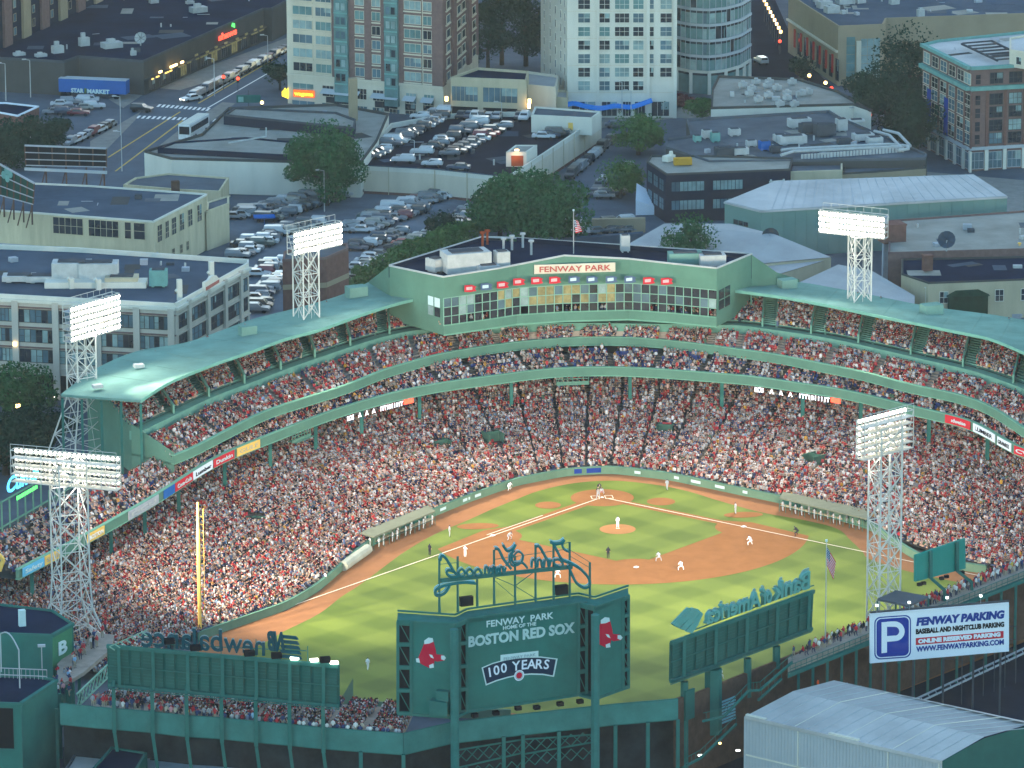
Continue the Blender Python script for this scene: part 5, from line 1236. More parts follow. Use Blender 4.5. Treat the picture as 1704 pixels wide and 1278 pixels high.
for cx_ in (520,575,630): stroke(Z([(cx_+25,300),(cx_+5,272),(cx_-18,290),(cx_-10,318),(cx_+15,315),(cx_+30,290)]), .42)
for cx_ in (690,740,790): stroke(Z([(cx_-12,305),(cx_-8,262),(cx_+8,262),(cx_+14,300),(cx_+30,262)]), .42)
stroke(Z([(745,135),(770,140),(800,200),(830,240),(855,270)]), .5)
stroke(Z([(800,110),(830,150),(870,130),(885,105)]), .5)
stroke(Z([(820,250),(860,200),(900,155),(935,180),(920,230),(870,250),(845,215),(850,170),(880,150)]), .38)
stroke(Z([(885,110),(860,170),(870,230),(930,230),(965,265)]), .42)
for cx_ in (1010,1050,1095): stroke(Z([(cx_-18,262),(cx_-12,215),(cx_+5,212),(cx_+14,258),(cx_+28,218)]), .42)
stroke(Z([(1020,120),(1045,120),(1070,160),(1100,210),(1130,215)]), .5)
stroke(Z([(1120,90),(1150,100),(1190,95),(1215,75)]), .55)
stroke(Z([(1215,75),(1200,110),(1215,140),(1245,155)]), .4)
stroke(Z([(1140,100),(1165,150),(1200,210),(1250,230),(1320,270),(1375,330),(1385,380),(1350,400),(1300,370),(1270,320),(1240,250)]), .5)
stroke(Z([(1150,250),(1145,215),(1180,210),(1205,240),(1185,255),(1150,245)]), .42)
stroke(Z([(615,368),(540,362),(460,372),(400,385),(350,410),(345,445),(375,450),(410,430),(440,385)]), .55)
for k,(x,y) in enumerate(((776,1000),(934,981))):
    p = pj.pt(x,y,.8); mb = MB(); ang_ = math.atan2(pj.d.y,pj.d.x); mb.obox(tuple(p-UP*.6), 1.7,.7,1.2,ang_); tag(mb.build('loudspeaker', M_black), 'large black loudspeaker on the main scoreboard, %s of the pair' % ('left','right')[k], 'loudspeaker', 'loudspeakers on the main scoreboard')

# ---- board on the right with the bank letters
W0 = un(1140,1160,11.3); W1 = un(1376,1066,11.3)
pb = Plane(W0, W1, 2.6)
ba = slatboard('dark green scoreboard back with reversed bank letters on top, right of centre', (1117,1070),(1354,984),(1351,1046),(1116,1134),(1139,1192,1244,1294.5,1347.5), pb, 0, cols_per=3)
for x,yt,yb in ((1139,1134,1290),(1187,1112,1220),(1244,1095,1160),(1292,1075,1112)):
    mb = MB(); w_ = 1.9 if x == 1187 else .85; mb.beam(pb.pt(x,yt,.0), pb.pt(x,yb,0), w_, n=6); mb.build('support_post', M_greenm, ba)
bl = thing('letter_sign', 'reversed pale green letters Bank of America standing on the right board', 'sign', tuple(pb.pt(1250,1010)))
M_blt = mat('letter_back_pale', (.12,.32,.28), .5)
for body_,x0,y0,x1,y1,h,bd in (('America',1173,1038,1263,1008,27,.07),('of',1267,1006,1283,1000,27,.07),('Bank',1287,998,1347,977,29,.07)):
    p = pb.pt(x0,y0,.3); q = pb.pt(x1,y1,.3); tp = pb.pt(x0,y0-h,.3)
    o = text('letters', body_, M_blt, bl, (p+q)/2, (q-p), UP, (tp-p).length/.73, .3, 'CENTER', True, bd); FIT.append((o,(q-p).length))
    p = pb.pt(x0,y0,-.15); q = pb.pt(x1,y1,-.15); o = text('letter_top_highlight', body_, mat('pale_highlight',(.24,.36,.31),.5), bl, (p+q)/2+UP*.12, (q-p), UP, (tp-p).length/.73, .08, 'CENTER', True, bd); FIT.append((o,(q-p).length))  # pale offset copy paints a highlight along the letter tops
for P in ([(1119,1038),(1124,1042),(1142,1024),(1150,1012),(1145,1011)],[(1124,1042),(1130,1045),(1150,1026),(1160,1014),(1153,1011)],[(1132,1046),(1140,1049),(1155,1034),(1166,1018),(1161,1013)],[(1142,1051),(1152,1054),(1162,1040),(1170,1022),(1167,1018)]):
    mb = MB(); pb.poly(mb, P, .3, .3); mb.build('emblem_stripe', M_blt, bl)
mb = MB(); mb.beam(pb.pt(1150,1050,.1), pb.pt(1354,974,.1), .16); mb.build('frame', M_greenm, bl)
# ---- small board
s0 = un(1524,1021,11.3); sp = Plane(s0, (s0[0]+pb.d.x, s0[1]+pb.d.y), 0)
sb = thing('small_sign_board', 'small plain green sign board on angled struts by the left field foul corner', 'sign', tuple(sp.pt(1560,960)))
mb = MB(); sp.poly(mb, [(1524,968),(1607,946),(1606,896),(1524,924)], .35, 0); mb.build('board', mat('small_board_green', (.03,.23,.19), .45, var=.05), sb)
for x,yt,yb,xb,yb2 in ((1549,917,962,1572,982),(1593,901,950,1617,969)):
    mb = MB(); mb.beam(sp.pt(x,yt,.3), sp.pt(x,yb,.3), .5); mb.beam(sp.pt(x,yb,.3), sp.pt(xb,yb2,1.2), .45); mb.beam(sp.pt(xb,yb2,1.2), sp.pt(xb,yb2+22,1.2), .45); mb.build('strut', M_greenm, sb)
for x,y in ((1530,970),(1537,968),(1567,960),(1575,957),(1601,950)):
    mb = MB(); p = sp.pt(x,y,-.2); mb.obox(tuple(p-UP*.4), .6,.5,.4,.3); mb.build('lamp', M_black, sb)
mb = MB(); p = un(1700,906,14); mb.obox((p[0]-2.5,p[1],11.5), 5.2,.3,3.6,.6); tag(mb.build('sign_board', MT['small_board_green']), 'edge of a green sign board cut off by the right border', 'sign')

# ---- left field wall (back), brick walls, terrace on top
MW = thing('outfield_wall', 'tall brick wall behind the outfield with green terrace seats on top, lower right', 'wall', (W0[0],W0[1],0))
LFP = Vector((-66.8,66.8,0)); Wv0 = Vector((W0[0],W0[1],0)); WvE = Vector((-15.5,114.5,0)); W1v = Vector((W1[0],W1[1],0))
wl = (W1v-Wv0).normalized(); wend = W1v+wl*64
nseg = 14
for k in range(nseg):
    a = Wv0.lerp(wend, k/nseg); b = Wv0.lerp(wend, (k+1)/nseg); mb = MB(); mb.wallseg(a,b,0,11.3-(0 if k>1 else .0),.5); mb.build('wall_bay', M_brickb, MW)
wn = Vector((wl.y,-wl.x,0)); 
if wn.dot(Vector((CX,CY,0))-Wv0) < 0: wn = -wn
def mwp(px, out, z):
    """place on the terrace at distance out behind the wall top, below pixel column px"""
    p = Plane(Wv0, wend, out); q = p.pt(px, 1000); return Vector((q.x,q.y,z))
mb = MB(); a0 = mwp(1312,0,0); a1 = mwp(1312,4.6,0); b1 = mwp(1800,4.6,0); b0 = mwp(1800,0,0)
mb.prism([(p.x,p.y) for p in (a0,a1,b1,b0)], 10.7, 11.2); mb.build('terrace', M_greenm, MW)
for k in range(4):
    mb = MB(); P = [mwp(1312,.3+k*.95,0), mwp(1312,1.2+k*.95,0), mwp(1800,1.2+k*.95,0), mwp(1800,.3+k*.95,0)]; mb.prism([(p.x,p.y) for p in P], 11.2, 11.25+.28*k); mb.build('terrace_step', M_conc, MW)
rl = MB()
for k in range(46):
    p = mwp(1316+k*9.0,4.6,11.2); rl.beam(p, p+UP*1.2, .07)
for z in (11.8,12.4): rl.beam(mwp(1316,4.6,z), mwp(1800,4.6,z), .08)
rl.build('railing', M_greenm, MW)
for k in range(18):
    x = 1330+k*24; p = mwp(x,4.3,0); q = mwp(x,.6,0); mb = MB(); mb.beam((p.x,p.y,10.7),(p.x,p.y,0),.4); mb.beam((q.x,q.y,6.5),(p.x,p.y,10.7),.25); mb.build('terrace_column', M_greenm, MW)
mb = MB(); p = mwp(1495,5.4,0); q = mwp(1680,5.4,0); 
for z in (7.0,8.6): mb.beam((p.x,p.y,z),(q.x,q.y,z),.2)
mb.build('beam', M_greenm, MW)
# fans standing along the terrace
for k in range(150):
    x = 1322+ (k/150)**.85*385; row = k % 3
    if x < 1480 and row > 0 and random.random() < .45: continue
    if 1462 < x < 1500 : continue
    p = mwp(x+random.uniform(-1,1), 1.0+row*1.05, 11.25+.28*row); col, cn = random.choices(SHN, SHWt)[0]
    d = -wn; st = random.random() < .8
    sect = 'left of the bank board posts' if x < 1360 else 'beside the flag pole' if x < 1462 else 'behind the small canopy' if x < 1560 else 'right of the small green board' if x < 1640 else 'at the right end'
    person(random.choice(CIV) if st else random.choice(SITM), tuple(p), math.atan2(d.y,d.x)-math.pi/2+random.uniform(-.6,.6), col,
           'fan in %s, %s terrace row, %s' % (cn, ('front','middle','back')[row], sect), 'spectators on the wall terrace')
# stairs down
st_ = thing('fire_stair', 'dark green zigzag steel stair descending the brick wall at lower right', 'staircase', tuple(mwp(1290,3,0)))
segs = [((1318,1102),(1265,1148)),((1265,1148),(1245,1150)),((1245,1150),(1205,1192)),((1205,1192),(1170,1200)),((1300,1130),(1262,1165)),((1225,1205),(1165,1262)),((1165,1262),(1140,1275))]
ps = Plane(Wv0, wend, 3.6); ps2 = Plane(Wv0, wend, 5.0)
for a,b in segs:
    mb = MB()
    for pp_ in (ps, ps2): mb.beam(pp_.pt(*a), pp_.pt(*b), .32)
    n_ = 7
    for k in range(n_+1):
        q = (a[0]+(b[0]-a[0])*k/n_, a[1]+(b[1]-a[1])*k/n_); mb.beam(ps.pt(*q), ps2.pt(*q), .3)
    mb.build('flight', M_greenm, st_)
    mb = MB()
    for pp_ in (ps, ps2):
        mb.beam(pp_.pt(*a)+UP*1.1, pp_.pt(*b)+UP*1.1, .08)
        for k in range(0,n_+1,2):
            q = (a[0]+(b[0]-a[0])*k/n_, a[1]+(b[1]-a[1])*k/n_); mb.beam(pp_.pt(*q), pp_.pt(*q)+UP*1.1, .06)
    mb.build('handrail', M_greenm, st_)
mb = MB(); ps0 = Plane(Wv0, wend, .5)
for k in range(8): ps0.poly(mb, [(1194,1170+k*5+3-0),(1224,1158+k*5+3),(1224,1158+k*5),(1194,1170+k*5)], .1, .5)
mb.build('louvre', mat('louvre_blue', (.2,.42,.48), .5), MW)
mb = MB(); ps0.poly(mb, [(1141,1200),(1156,1194),(1156,1145),(1141,1151)], .3, .6); mb.build('green_panel', M_greend, MW)
mb = MB(); ps0.poly(mb, [(1127,1278),(1138,1274),(1138,1160),(1127,1164)], .6, .3); mb.build('pilaster', M_brickb, MW)

# ---- canopy hut, flag poles
t = thing('canopy', 'small flat grey roofed green hut on the terrace beside the right light tower', 'hut', un(1500,995,14.8))
P = [un(1460,996,14.8),un(1491,982,14.8),un(1545,992,14.8),un(1512,1007,14.8)]
mb = MB(); mb.prism([(p[0],p[1]) for p in P], 14.5, 14.8); mb.build('roof', M_roofg, t)
mb = MB()
for p in P: mb.beam((p[0],p[1],14.5),(p[0],p[1],11.2),.25)
mb.beam((P[0][0],P[0][1],12.4),(P[3][0],P[3][1],12.4),.2); mb.beam((P[3][0],P[3][1],12.4),(P[2][0],P[2][1],12.4),.2); mb.build('frame', M_greenm, t)
def flag(label, x, ytop, ybot, zb, quad, back):
    b = un(x, ybot, zb); ztop = hz(ytop, b)
    t = thing('flagpole', label, 'flagpole', b)
    mb = MB(); mb.beam(b, (b[0],b[1],ztop), .14, n=6, w2=.09); mb.build('pole', M_hvac, t)
    mb = MB(); mb.obox((b[0],b[1],ztop-.02), .28,.28,.28); mb.build('finial', M_lett, t)
    fl = thing('us_flag', label.split(' ')[0]+' flag with red and white stripes hanging from the %s pole' % back, 'flag', (b[0],b[1],ztop))
    pf = Plane(b, (b[0]+CR.x, b[1]+CR.y), 0); (ax,ay),(bx,by),(cx_,cy_),(dx,dy) = quad   # TL TR BR BL
    def q(u,v):
        px = (ax+(bx-ax)*u)*(1-v)+(dx+(cx_-dx)*u)*v; py = (ay+(by-ay)*u)*(1-v)+(dy+(cy_-dy)*u)*v
        return pf.pt(px,py, .35*math.sin(u*9+v*4)*u)
    NU = 12
    for s in range(13):
        mb = MB(); o_ = 0
        for i in range(NU):
            if s < 7 and (i+.5)/NU < .4: continue
            u0,u1 = i/NU,(i+1)/NU; mb.add([q(u0,(s+1)/13),q(u1,(s+1)/13),q(u1,s/13),q(u0,s/13)],[(0,1,2,3)])
        mb.build('stripe', M_red if s % 2 == 0 else mat('flag_white',(.55,.5,.52),.8,var=0), fl)
    mb = MB()
    for i in range(5):
        for s in range(7): u0,u1 = i*.08,(i+1)*.08; mb.add([q(u0,(s+1)/13),q(u1,(s+1)/13),q(u1,s/13),q(u0,s/13)],[(0,1,2,3)])
    ca_ = mb.build('canton', mat('flag_blue',(.04,.06,.16),.8,var=0), fl)
    mb = MB()
    for i in range(4):
        for s in range(4): c_ = q(.05+i*.09,.06+s*.125)+pf.n*.03; mb.add([c_+CR*.07,c_+UP*.07,c_-CR*.07,c_-UP*.07],[(0,1,2,3)])
    tag(mb.build('star', M_lett, ca_, (b[0],b[1],ztop)), kind='stuff')
flag('tall bare metal flagpole behind the left field wall', 1373.5, 901, 1062, 11.3, ((1375,908),(1391,935),(1387,965),(1376,941)), 'outfield')
flag('short flagpole on the centre of the press box roof', 954.5, 351, 422, 26.0, ((955,365),(962,368),(969,385),(958,388)), 'press box')
# foul pole
t = thing('foul_pole', 'tall bright yellow foul pole standing in the right field corner seats', 'foul pole', (64.6,64.6,0))
b = un(333,1062,0); zt2 = hz(836,b); mb = MB(); mb.beam((b[0],b[1],0),(b[0],b[1],zt2-4),.48,n=8); mb.beam((b[0],b[1],zt2-4),(b[0],b[1],zt2),.4,n=8,w2=.28); mb.build('pole', M_yellow, t)
mb = MB()
for k in range(14): z = 3+k*(zt2-4)/14; mb.beam((b[0],b[1],z),(b[0]-.75,b[1]-.1,z),.06)
mb.beam((b[0]-.75,b[1]-.1,3),(b[0]-.75,b[1]-.1,zt2-1),.07); mb.build('side_screen', M_yellow, t)

# ---- parking sign
q0 = un(1448,1103,4.0); pg = Plane(mwp(1448,7,0), mwp(1680,7,0), 0)
a_ = pg.pt(1448,1060); c2 = pg.pt(1680,1045)
# the sign is nearly square to the camera: turn its plane
pk = Plane(a_, a_+CR*10+CF*2.2, 0)
ks_ = thing('parking_sign', 'big white billboard reading FENWAY PARKING with a blue P square', 'billboard', tuple(pk.pt(1560,1060)))
mb = MB(); pk.poly(mb, [(1448,1104),(1679,1084),(1679,1003),(1448,1022)], .4, 0); mb.build('board', M_signw, ks_)
def rr(x0,y0,x1,y1,r,sl=-.07,n=5):
    P = []
    for cx_,cy_,a0 in ((x1-r,y1-r,0),(x0+r,y1-r,90),(x0+r,y0+r,180),(x1-r,y0+r,270)):
        for k in range(n+1): a = R(a0+90*k/n); x = cx_+r*math.cos(a); y = cy_+r*math.sin(a); P.append((x, y+sl*(x-(x0+x1)/2)))
    return P
for g,m_,o_ in ((0,M_bluep,.03),(2,M_signw,.05),(3.6,M_blue,.07)):
    mb = MB(); pk.poly(mb, rr(1455+g,1025+g,1516-g,1096-g,10-g*.6), .03, o_); mb.build('p_square', m_, ks_)
# letter P
mb = MB(); pk.poly(mb, [(1467,1035.5),(1476,1035),(1476,1086),(1467,1087)], .03, .1); mb.build('p_letter_stem', M_signw, ks_)
mb = MB(); cx_,cy_ = 1489,1050.5; outer = [(1476,1034.5),(1489,1034)]+[(cx_+16.5*math.cos(R(a)), cy_-16.5*math.sin(R(a))) for a in range(80,-91,-17)]+[(1476,1068)]
inner = [(1476,1058.5),(cx_,1057.5)]+[(cx_+7.5*math.cos(R(a)), cy_-7.5*math.sin(R(a))) for a in range(-80,91,17)]+[(1476,1043)]
N_ = 12
def rs(P, n): return resamp([(x,y,0) for x,y in P], n)[0]
O_ = rs(outer,30); I_ = rs(inner[::-1],30)
for k in range(29): pk.poly(mb, [tuple(O_[k][:2]),tuple(O_[k+1][:2]),tuple(I_[k+1][:2]),tuple(I_[k][:2])], .02, .11)
mb.build('p_letter_bowl', M_signw, ks_)
pk.text('lettering','FENWAY PARKING',M_bluep,ks_,1524,1041,1671,1028,12.5,bold=.09,off=.05,extrude=.02,shear=.15)
pk.text('lettering','BASEBALL AND NIGHTCLUB PARKING',M_black,ks_,1524,1055,1671,1042.5,8,bold=.05,off=.05,extrude=.02)
mb = MB(); pk.poly(mb, [(1524,1073.5),(1670,1061.5),(1670,1050),(1524,1062)], .03, .04); mb.build('red_bar', mat('bar_red',(.5,.03,.05),.5,var=0), ks_)
pk.text('lettering','ONLINE RESERVED PARKING',M_signw,ks_,1528,1070.5,1665,1058.5,6.5,bold=.05,off=.09,extrude=.02)
pk.text('lettering','WWW.FENWAYPARKING.COM',M_bluep,ks_,1525,1084.5,1671,1072,8.5,bold=.04,off=.05,extrude=.02)
mb = MB()
for x,y in ((1470,1104),(1520,1099),(1570,1094),(1620,1090),(1665,1086)):
    p = pk.pt(x,y,-.7); mb.beam(p+UP*6.5,(p.x,p.y,0),.3)
mb.beam(pk.pt(1448,1019,.2), pk.pt(1679,1000,.2), .3); mb.build('support', M_hvacd, ks_)
for k,(x,y) in enumerate(((1459,1009),(1513,1004),(1576,996),(1632,993))):
    p = pk.pt(x,y,1.6); mb = MB(); mb.beam(pk.pt(x,y+10,.3), p, .1); o = mb.build('sign_lamp', M_steelg); mb = MB(); mb.obox(tuple(p), .32,.32,.25); mb.build('bulb', mat('sign_bulb',(.9,.95,.9),.4,var=0,emis=(.9,1,.9),estr=1.2), o, (0,0,0))
    tag(o, 'lit lamp on an arm over the parking sign, %s from the left' % ords[k], 'lamp', 'lamps over the parking sign')

# ================================================================== CITY
CRA0 = math.atan2(CR.y, CR.x)
class Bld:
    def __init__(s, name, label, cat, pxs, z, wall, roof, parapet=.5, pw=.35, zb=0.0, coping=None, roofz=None):
        s.P = [un(x,y,z)[:2] for x,y in pxs]; s.z = z; s.px = pxs; n = len(pxs)
        ar = sum(s.P[i][0]*s.P[(i+1)%n][1]-s.P[(i+1)%n][0]*s.P[i][1] for i in range(n)); s.ccw = ar > 0
        cx_ = sum(p[0] for p in s.P)/n; cy_ = sum(p[1] for p in s.P)/n
        s.t = thing(name, label, cat, (cx_,cy_,zb))
        mb = MB(); mb.prism(s.P, zb, z-(parapet if parapet else 0), top=False, bot=False); mb.build('wall', wall, s.t)
        rz = z-parapet if roofz is None else roofz
        mb = MB(); P3 = [(p[0],p[1],rz) for p in s.P]; mb.add(P3 if s.ccw else P3[::-1], [tuple(range(n))]); mb.build('roof', roof, s.t)
        if parapet:
            for i in range(n):
                a, b = s.P[i], s.P[(i+1)%n]; mb = MB(); a_, b_ = s.ins(i, 0, pw)
                mb.prism([a, b, b_, a_], z-parapet, z); mb.build('parapet', coping or wall, s.t)
        if z < 22 and zb < 1 and s.area() > 400: s.clutter(rz)
    def area(s):
        n = len(s.P); return abs(sum(s.P[i][0]*s.P[(i+1)%n][1]-s.P[(i+1)%n][0]*s.P[i][1] for i in range(n)))/2
    def inside(s, x, y):
        c = False; n = len(s.P)
        for i in range(n):
            x1,y1 = s.P[i]; x2,y2 = s.P[(i+1)%n]
            if (y1 > y) != (y2 > y) and x < (x2-x1)*(y-y1)/(y2-y1)+x1: c = not c
        return c
    def clutter(s, rz):
        rr_ = random.Random(int(s.area())); xs = [p[0] for p in s.P]; ys = [p[1] for p in s.P]; n = min(34, int(s.area()/90)); k = 0; tries = 0
        while k < n and tries < 900:
            tries += 1; x = rr_.uniform(min(xs),max(xs)); y = rr_.uniform(min(ys),max(ys))
            if not (s.inside(x-3,y-3) and s.inside(x+3,y+3) and s.inside(x-3,y+3) and s.inside(x+3,y-3)): continue
            px_, py_ = prj((x,y,rz))
            if not (-20 < px_ < 1724 and -10 < py_ < 1278): continue
            k += 1; mb = MB(); q = rr_.random(); a = CRA0+rr_.choice((0,.5,1.57))
            if q < .45: mb.obox((x,y,rz), rr_.uniform(2.5,7), rr_.uniform(1.5,5), .03+.01*rr_.random(), a); mb.build('roof_patch', rr_.choice((M_roofg,M_rooft,M_roofb,M_taupe)), s.t)
            elif q < .7: mb.beam((x,y,rz),(x,y,rz+rr_.uniform(.5,1.2)),.3,n=6); mb.build('roof_vent', M_hvac, s.t)
            elif q < .88: mb.obox((x,y,rz), rr_.uniform(.8,1.8), rr_.uniform(.7,1.3), rr_.uniform(.4,1.0), a); mb.build('roof_hatch', rr_.choice((M_hvac,M_steelg,M_hvacd)), s.t)
            else: d = Vector((math.cos(a),math.sin(a),0))*rr_.uniform(3,8); mb.beam((x,y,rz+.2),(x+d.x*.35,y+d.y*.35,rz+.2),.14); mb.build('conduit', M_steelg, s.t)
    def nrm(s, i):
        a, b = V2(s.P[i]), V2(s.P[(i+1)%len(s.P)]); d = (b-a).normalized(); return Vector((d.y,-d.x)) if s.ccw else Vector((-d.y,d.x))
    def ins(s, i, o, w):
        a, b = V2(s.P[i]), V2(s.P[(i+1)%len(s.P)]); nn = s.nrm(i); return a-nn*w, b-nn*w
    def face(s, i, j=None):
        """left to right as seen by the camera"""
        a, b = s.P[i], s.P[(i+1)%len(s.P) if j is None else j]
        if (V2(b)-V2(a)).dot(Vector((CR.x,CR.y))) < 0: a, b = b, a
        return Face(s.t, a, b)
WINM = {}
def winmesh(w, h, style, fm, gm, nx, ny, dp):
    key = (round(w,2),round(h,2),style,fm.name,gm.name,nx,ny)
    if key in WINM: return WINM[key]
    f = MB(); t = .09
    f.box(-w/2-t, w/2+t, -.05, .10+dp, -t, 0); f.box(-w/2-t, w/2+t, -.05, .10, h, h+t); f.box(-w/2-t, -w/2, -.05, .08, 0, h); f.box(w/2, w/2+t, -.05, .08, 0, h)
    for k in range(1,nx): f.box(-w/2+w*k/nx-.035, -w/2+w*k/nx+.035, -.02, .07, 0, h)
    for k in range(1,ny): f.box(-w/2, w/2, -.02, .065, h*k/ny-.035, h*k/ny+.035)
    g = MB(); g.add([(-w/2,.03,0),(w/2,.03,0),(w/2,.03,h),(-w/2,.03,h)], [(3,2,1,0)])
    WINM[key] = (f.mesh('window_frame', fm), g.mesh('pane', gm)); return WINM[key]
class Face:
    def __init__(s, t, a, b):
        s.t = t; s.a = Vector((a[0],a[1],0)); s.b = Vector((b[0],b[1],0)); s.L = (s.b-s.a).length; s.d = (s.b-s.a)/s.L
        s.n = Vector((s.d.y,-s.d.x,0)); s.pl = Plane(s.a, s.b)
        if s.n.dot(Vector((CX,CY,0))-s.a) < 0: s.n = -s.n
        s.ang = math.atan2(s.n.y, s.n.x)-math.pi/2
    def win(s, u, z, w, h, fm=M_stone, gm=M_glassd, nx=1, ny=1, out=0.0, dp=0.0, name='window'):
        fme, gme = winmesh(w,h,'a',fm,gm,nx,ny,dp); p = s.a+s.d*u+s.n*(.03+out)
        o = link(name, fme, s.t, (p.x-s.t.location.x, p.y-s.t.location.y, z-s.t.location.z), s.ang)
        link('pane', gme, o)
        if w > 1.0 and gm in (M_glassd, M_glass) and random.random() < .35:
            key = ('blind', round(w,2), round(h,2))
            if key not in WINM:
                g = MB(); g.add([(-w/2+.05,.045,h*.45),(-w*.05,.045,h*.45),(-w*.05,.045,h),(-w/2+.05,.045,h)], [(3,2,1,0)]); WINM[key] = g.mesh('blind', M_glassl)
            link('blind', WINM[key], o)
        return o
    def grid(s, us, zs, w, h, fm, gms, nx=1, ny=1, out=0.0, dp=.0, wts=None):
        for z in zs:
            for u in us: s.win(u*s.L if u <= 1 else u, z, w, h, fm, random.choices(gms, wts)[0], nx, ny, out, dp)
    def slab(s, u0, u1, z0, z1, th, m, name='pier', off=0.0):
        p = s.a+s.d*u0+s.n*off; q = s.a+s.d*u1+s.n*off; mb = MB(); r = s.n*th
        mb.prism([(p.x,p.y),(q.x,q.y),((q+r).x,(q+r).y),((p+r).x,(p+r).y)], z0, z1); return mb.build(name, m, s.t)
    def u(s, px, py=300): return (s.pl.pt(px,py)-s.a).dot(s.d)
    def z(s, px, py): return s.pl.pt(px,py).z

# ---- roads and paving
ground('main_road', [(150,330),(205,262),(260,205),(330,150),(480,72),(480,118),(440,135),(392,170),(330,210),(262,262),(215,300),(190,340)], -.02, mat('road_asphalt', (.10,.118,.145), .8, var=.12, scale=.2))
ground('cross_road', [(100,170),(200,182),(262,178),(420,160),(480,165),(480,190),(360,190),(250,205),(120,212),(20,200),(0,150)], -.015, mat('road_asphalt', (.10,.118,.145), .8))
ground('pavement', [(205,180),(255,146),(300,150),(350,135),(480,75),(480,62),(300,128),(180,165)], .02, M_side)
ground('pavement', [(150,262),(150,235),(235,185),(225,200),(165,262)], .02, M_side)
ground('pavement', [(240,262),(300,215),(370,170),(392,172),(320,225),(262,270)], .02, M_side)
for a,b,m_ in (((180,262),(300,186),M_yline),((330,172),(470,90),M_yline),((192,285),(310,196),M_yline),((345,180),(470,108),M_white),((345,160),(470,82),M_white)):
    p,q = un(*a),un(*b); stripe(p,q,.35,.01,'lane_line',m_)
for (x0,y0,x1,y1,n_) in ((262,178,388,188,17),(228,197,372,203,17),(300,168,330,158,4)):
    for k in range(n_):
        p = un(x0+(x1-x0)*k/n_, y0+(y1-y0)*k/n_); q = un(x0+(x1-x0)*k/n_+5, y0+(y1-y0)*k/n_+ -4.5); stripe(p,q,.55,.012,'crosswalk_bar',M_white)
ground('right_street', [(1248,150),(1250,0),(1290,0),(1330,90),(1400,160),(1340,175),(1265,150)], -.02, M_asphalt2)
ground('side_street', [(930,330),(1010,205),(1130,190),(1145,205),(1060,250),(1000,340),(900,420)], -.01, mat('road_asphalt', (.10,.118,.145), .8))
ground('pavement', [(985,215),(1130,196),(1200,205),(1300,190),(1250,165),(1000,195)], .02, M_side)
ground('pavement', [(1530,285),(1600,330),(1704,400),(1704,300)], .02, M_side)
ground('parking_lot', [(370,350),(600,300),(860,325),(800,400),(700,440),(560,520),(400,560),(385,440)], -.01, M_lot)

# ---- supermarket with the long blue-black roof
B = Bld('supermarket', 'long low supermarket with blue black roof and red neon sign at top left', 'store', [(-20,94),(107,101),(131,92.5),(239,100.5),(439,13),(452,13.5),(500,-12),(300,-120),(0,-60)], 7.5, M_taupe, M_roofd, .5, coping=M_hvacd)
f = B.face(3,4); 
f.slab(f.L*.0, f.L, 3.2, 3.5, .8, M_taupe, 'canopy')
for k in range(11):
    f.win(f.L*(.06+.085*k), .5, 3.2, 2.3, M_taupe, M_warm2 if k in (3,6,8) else M_glassd, 3, 1)
for k in range(26):
    if random.random() < .75: f.slab(f.L*(.03+.036*k), f.L*(.03+.036*k)+random.uniform(.8,2.2), 3.0, 3.25, .25, M_warm2 if k > 5 else mat('strip_amber',(.6,.4,.1),.4,var=0,emis=(1,.6,.15),estr=.5), 'light_strip', .8)
sg_ = thing('neon_sign', 'red neon word sign with a green leaf on the supermarket wall', 'sign', tuple(f.pl.pt(380,60)))
f.pl.text('lettering', "shaws", M_redl, sg_, 364,68,394,56, 11, off=.5, bold=.06); mb = MB(); f.pl.poly(mb, [(386,44),(391,46),(391,39),(387,38)], .1, .5); mb.build('leaf', M_greenl, sg_)
for k,(x,y) in enumerate(((267,121),(289,111),(303,105),(327,93),(345,88),(360,80),(376,73),(395,66),(410,58),(425,51),(435,46))):
    mb = MB(); p = f.pl.pt(x,y,.9); mb.obox(tuple(p), (1.2 if k != 1 else 3.4),.3,.4,f.ang); tag(mb.build('wall_lamp', M_warm if k in (0,1,2) else M_warm2), 'warm lamp glowing under the supermarket canopy, %s from the near corner' % ords[min(k,11)], 'lamp', 'lamps under the supermarket canopy')
for k,(x,y,w,h,lb) in enumerate(((330,20,3.6,1.2,'long white unit high on the supermarket roof'),(186,79,4.2,1.2,'pale box unit in the middle of the supermarket roof'),(222,92,1.2,1.0,'small white vent at the near edge of the supermarket roof'),(96,88,2.4,1.6,'grey unit at the left of the supermarket roof'),(32,92,2.4,.6,'flat skylight nearest the left border on the supermarket roof'),(68,94,2.4,.6,'flat skylight on the left part of the supermarket roof'),(140,76,2.2,1.8,'cluster unit left of the dish on the supermarket roof'),(256,5,2.0,.8,'small vent far up the supermarket roof'),(316,6,1.8,.6,'tiny skylight at the top of the supermarket roof'))):
    p = un(x,y,7); mb = MB(); mb.obox((p[0],p[1],7), w,w*.6,h,.4); mb.obox((p[0]+.2,p[1],7+h), w*.4,w*.3,h*.6,.4); tag(mb.build('roof_unit', M_hvac), lb, 'roof unit', 'units on the supermarket roof')
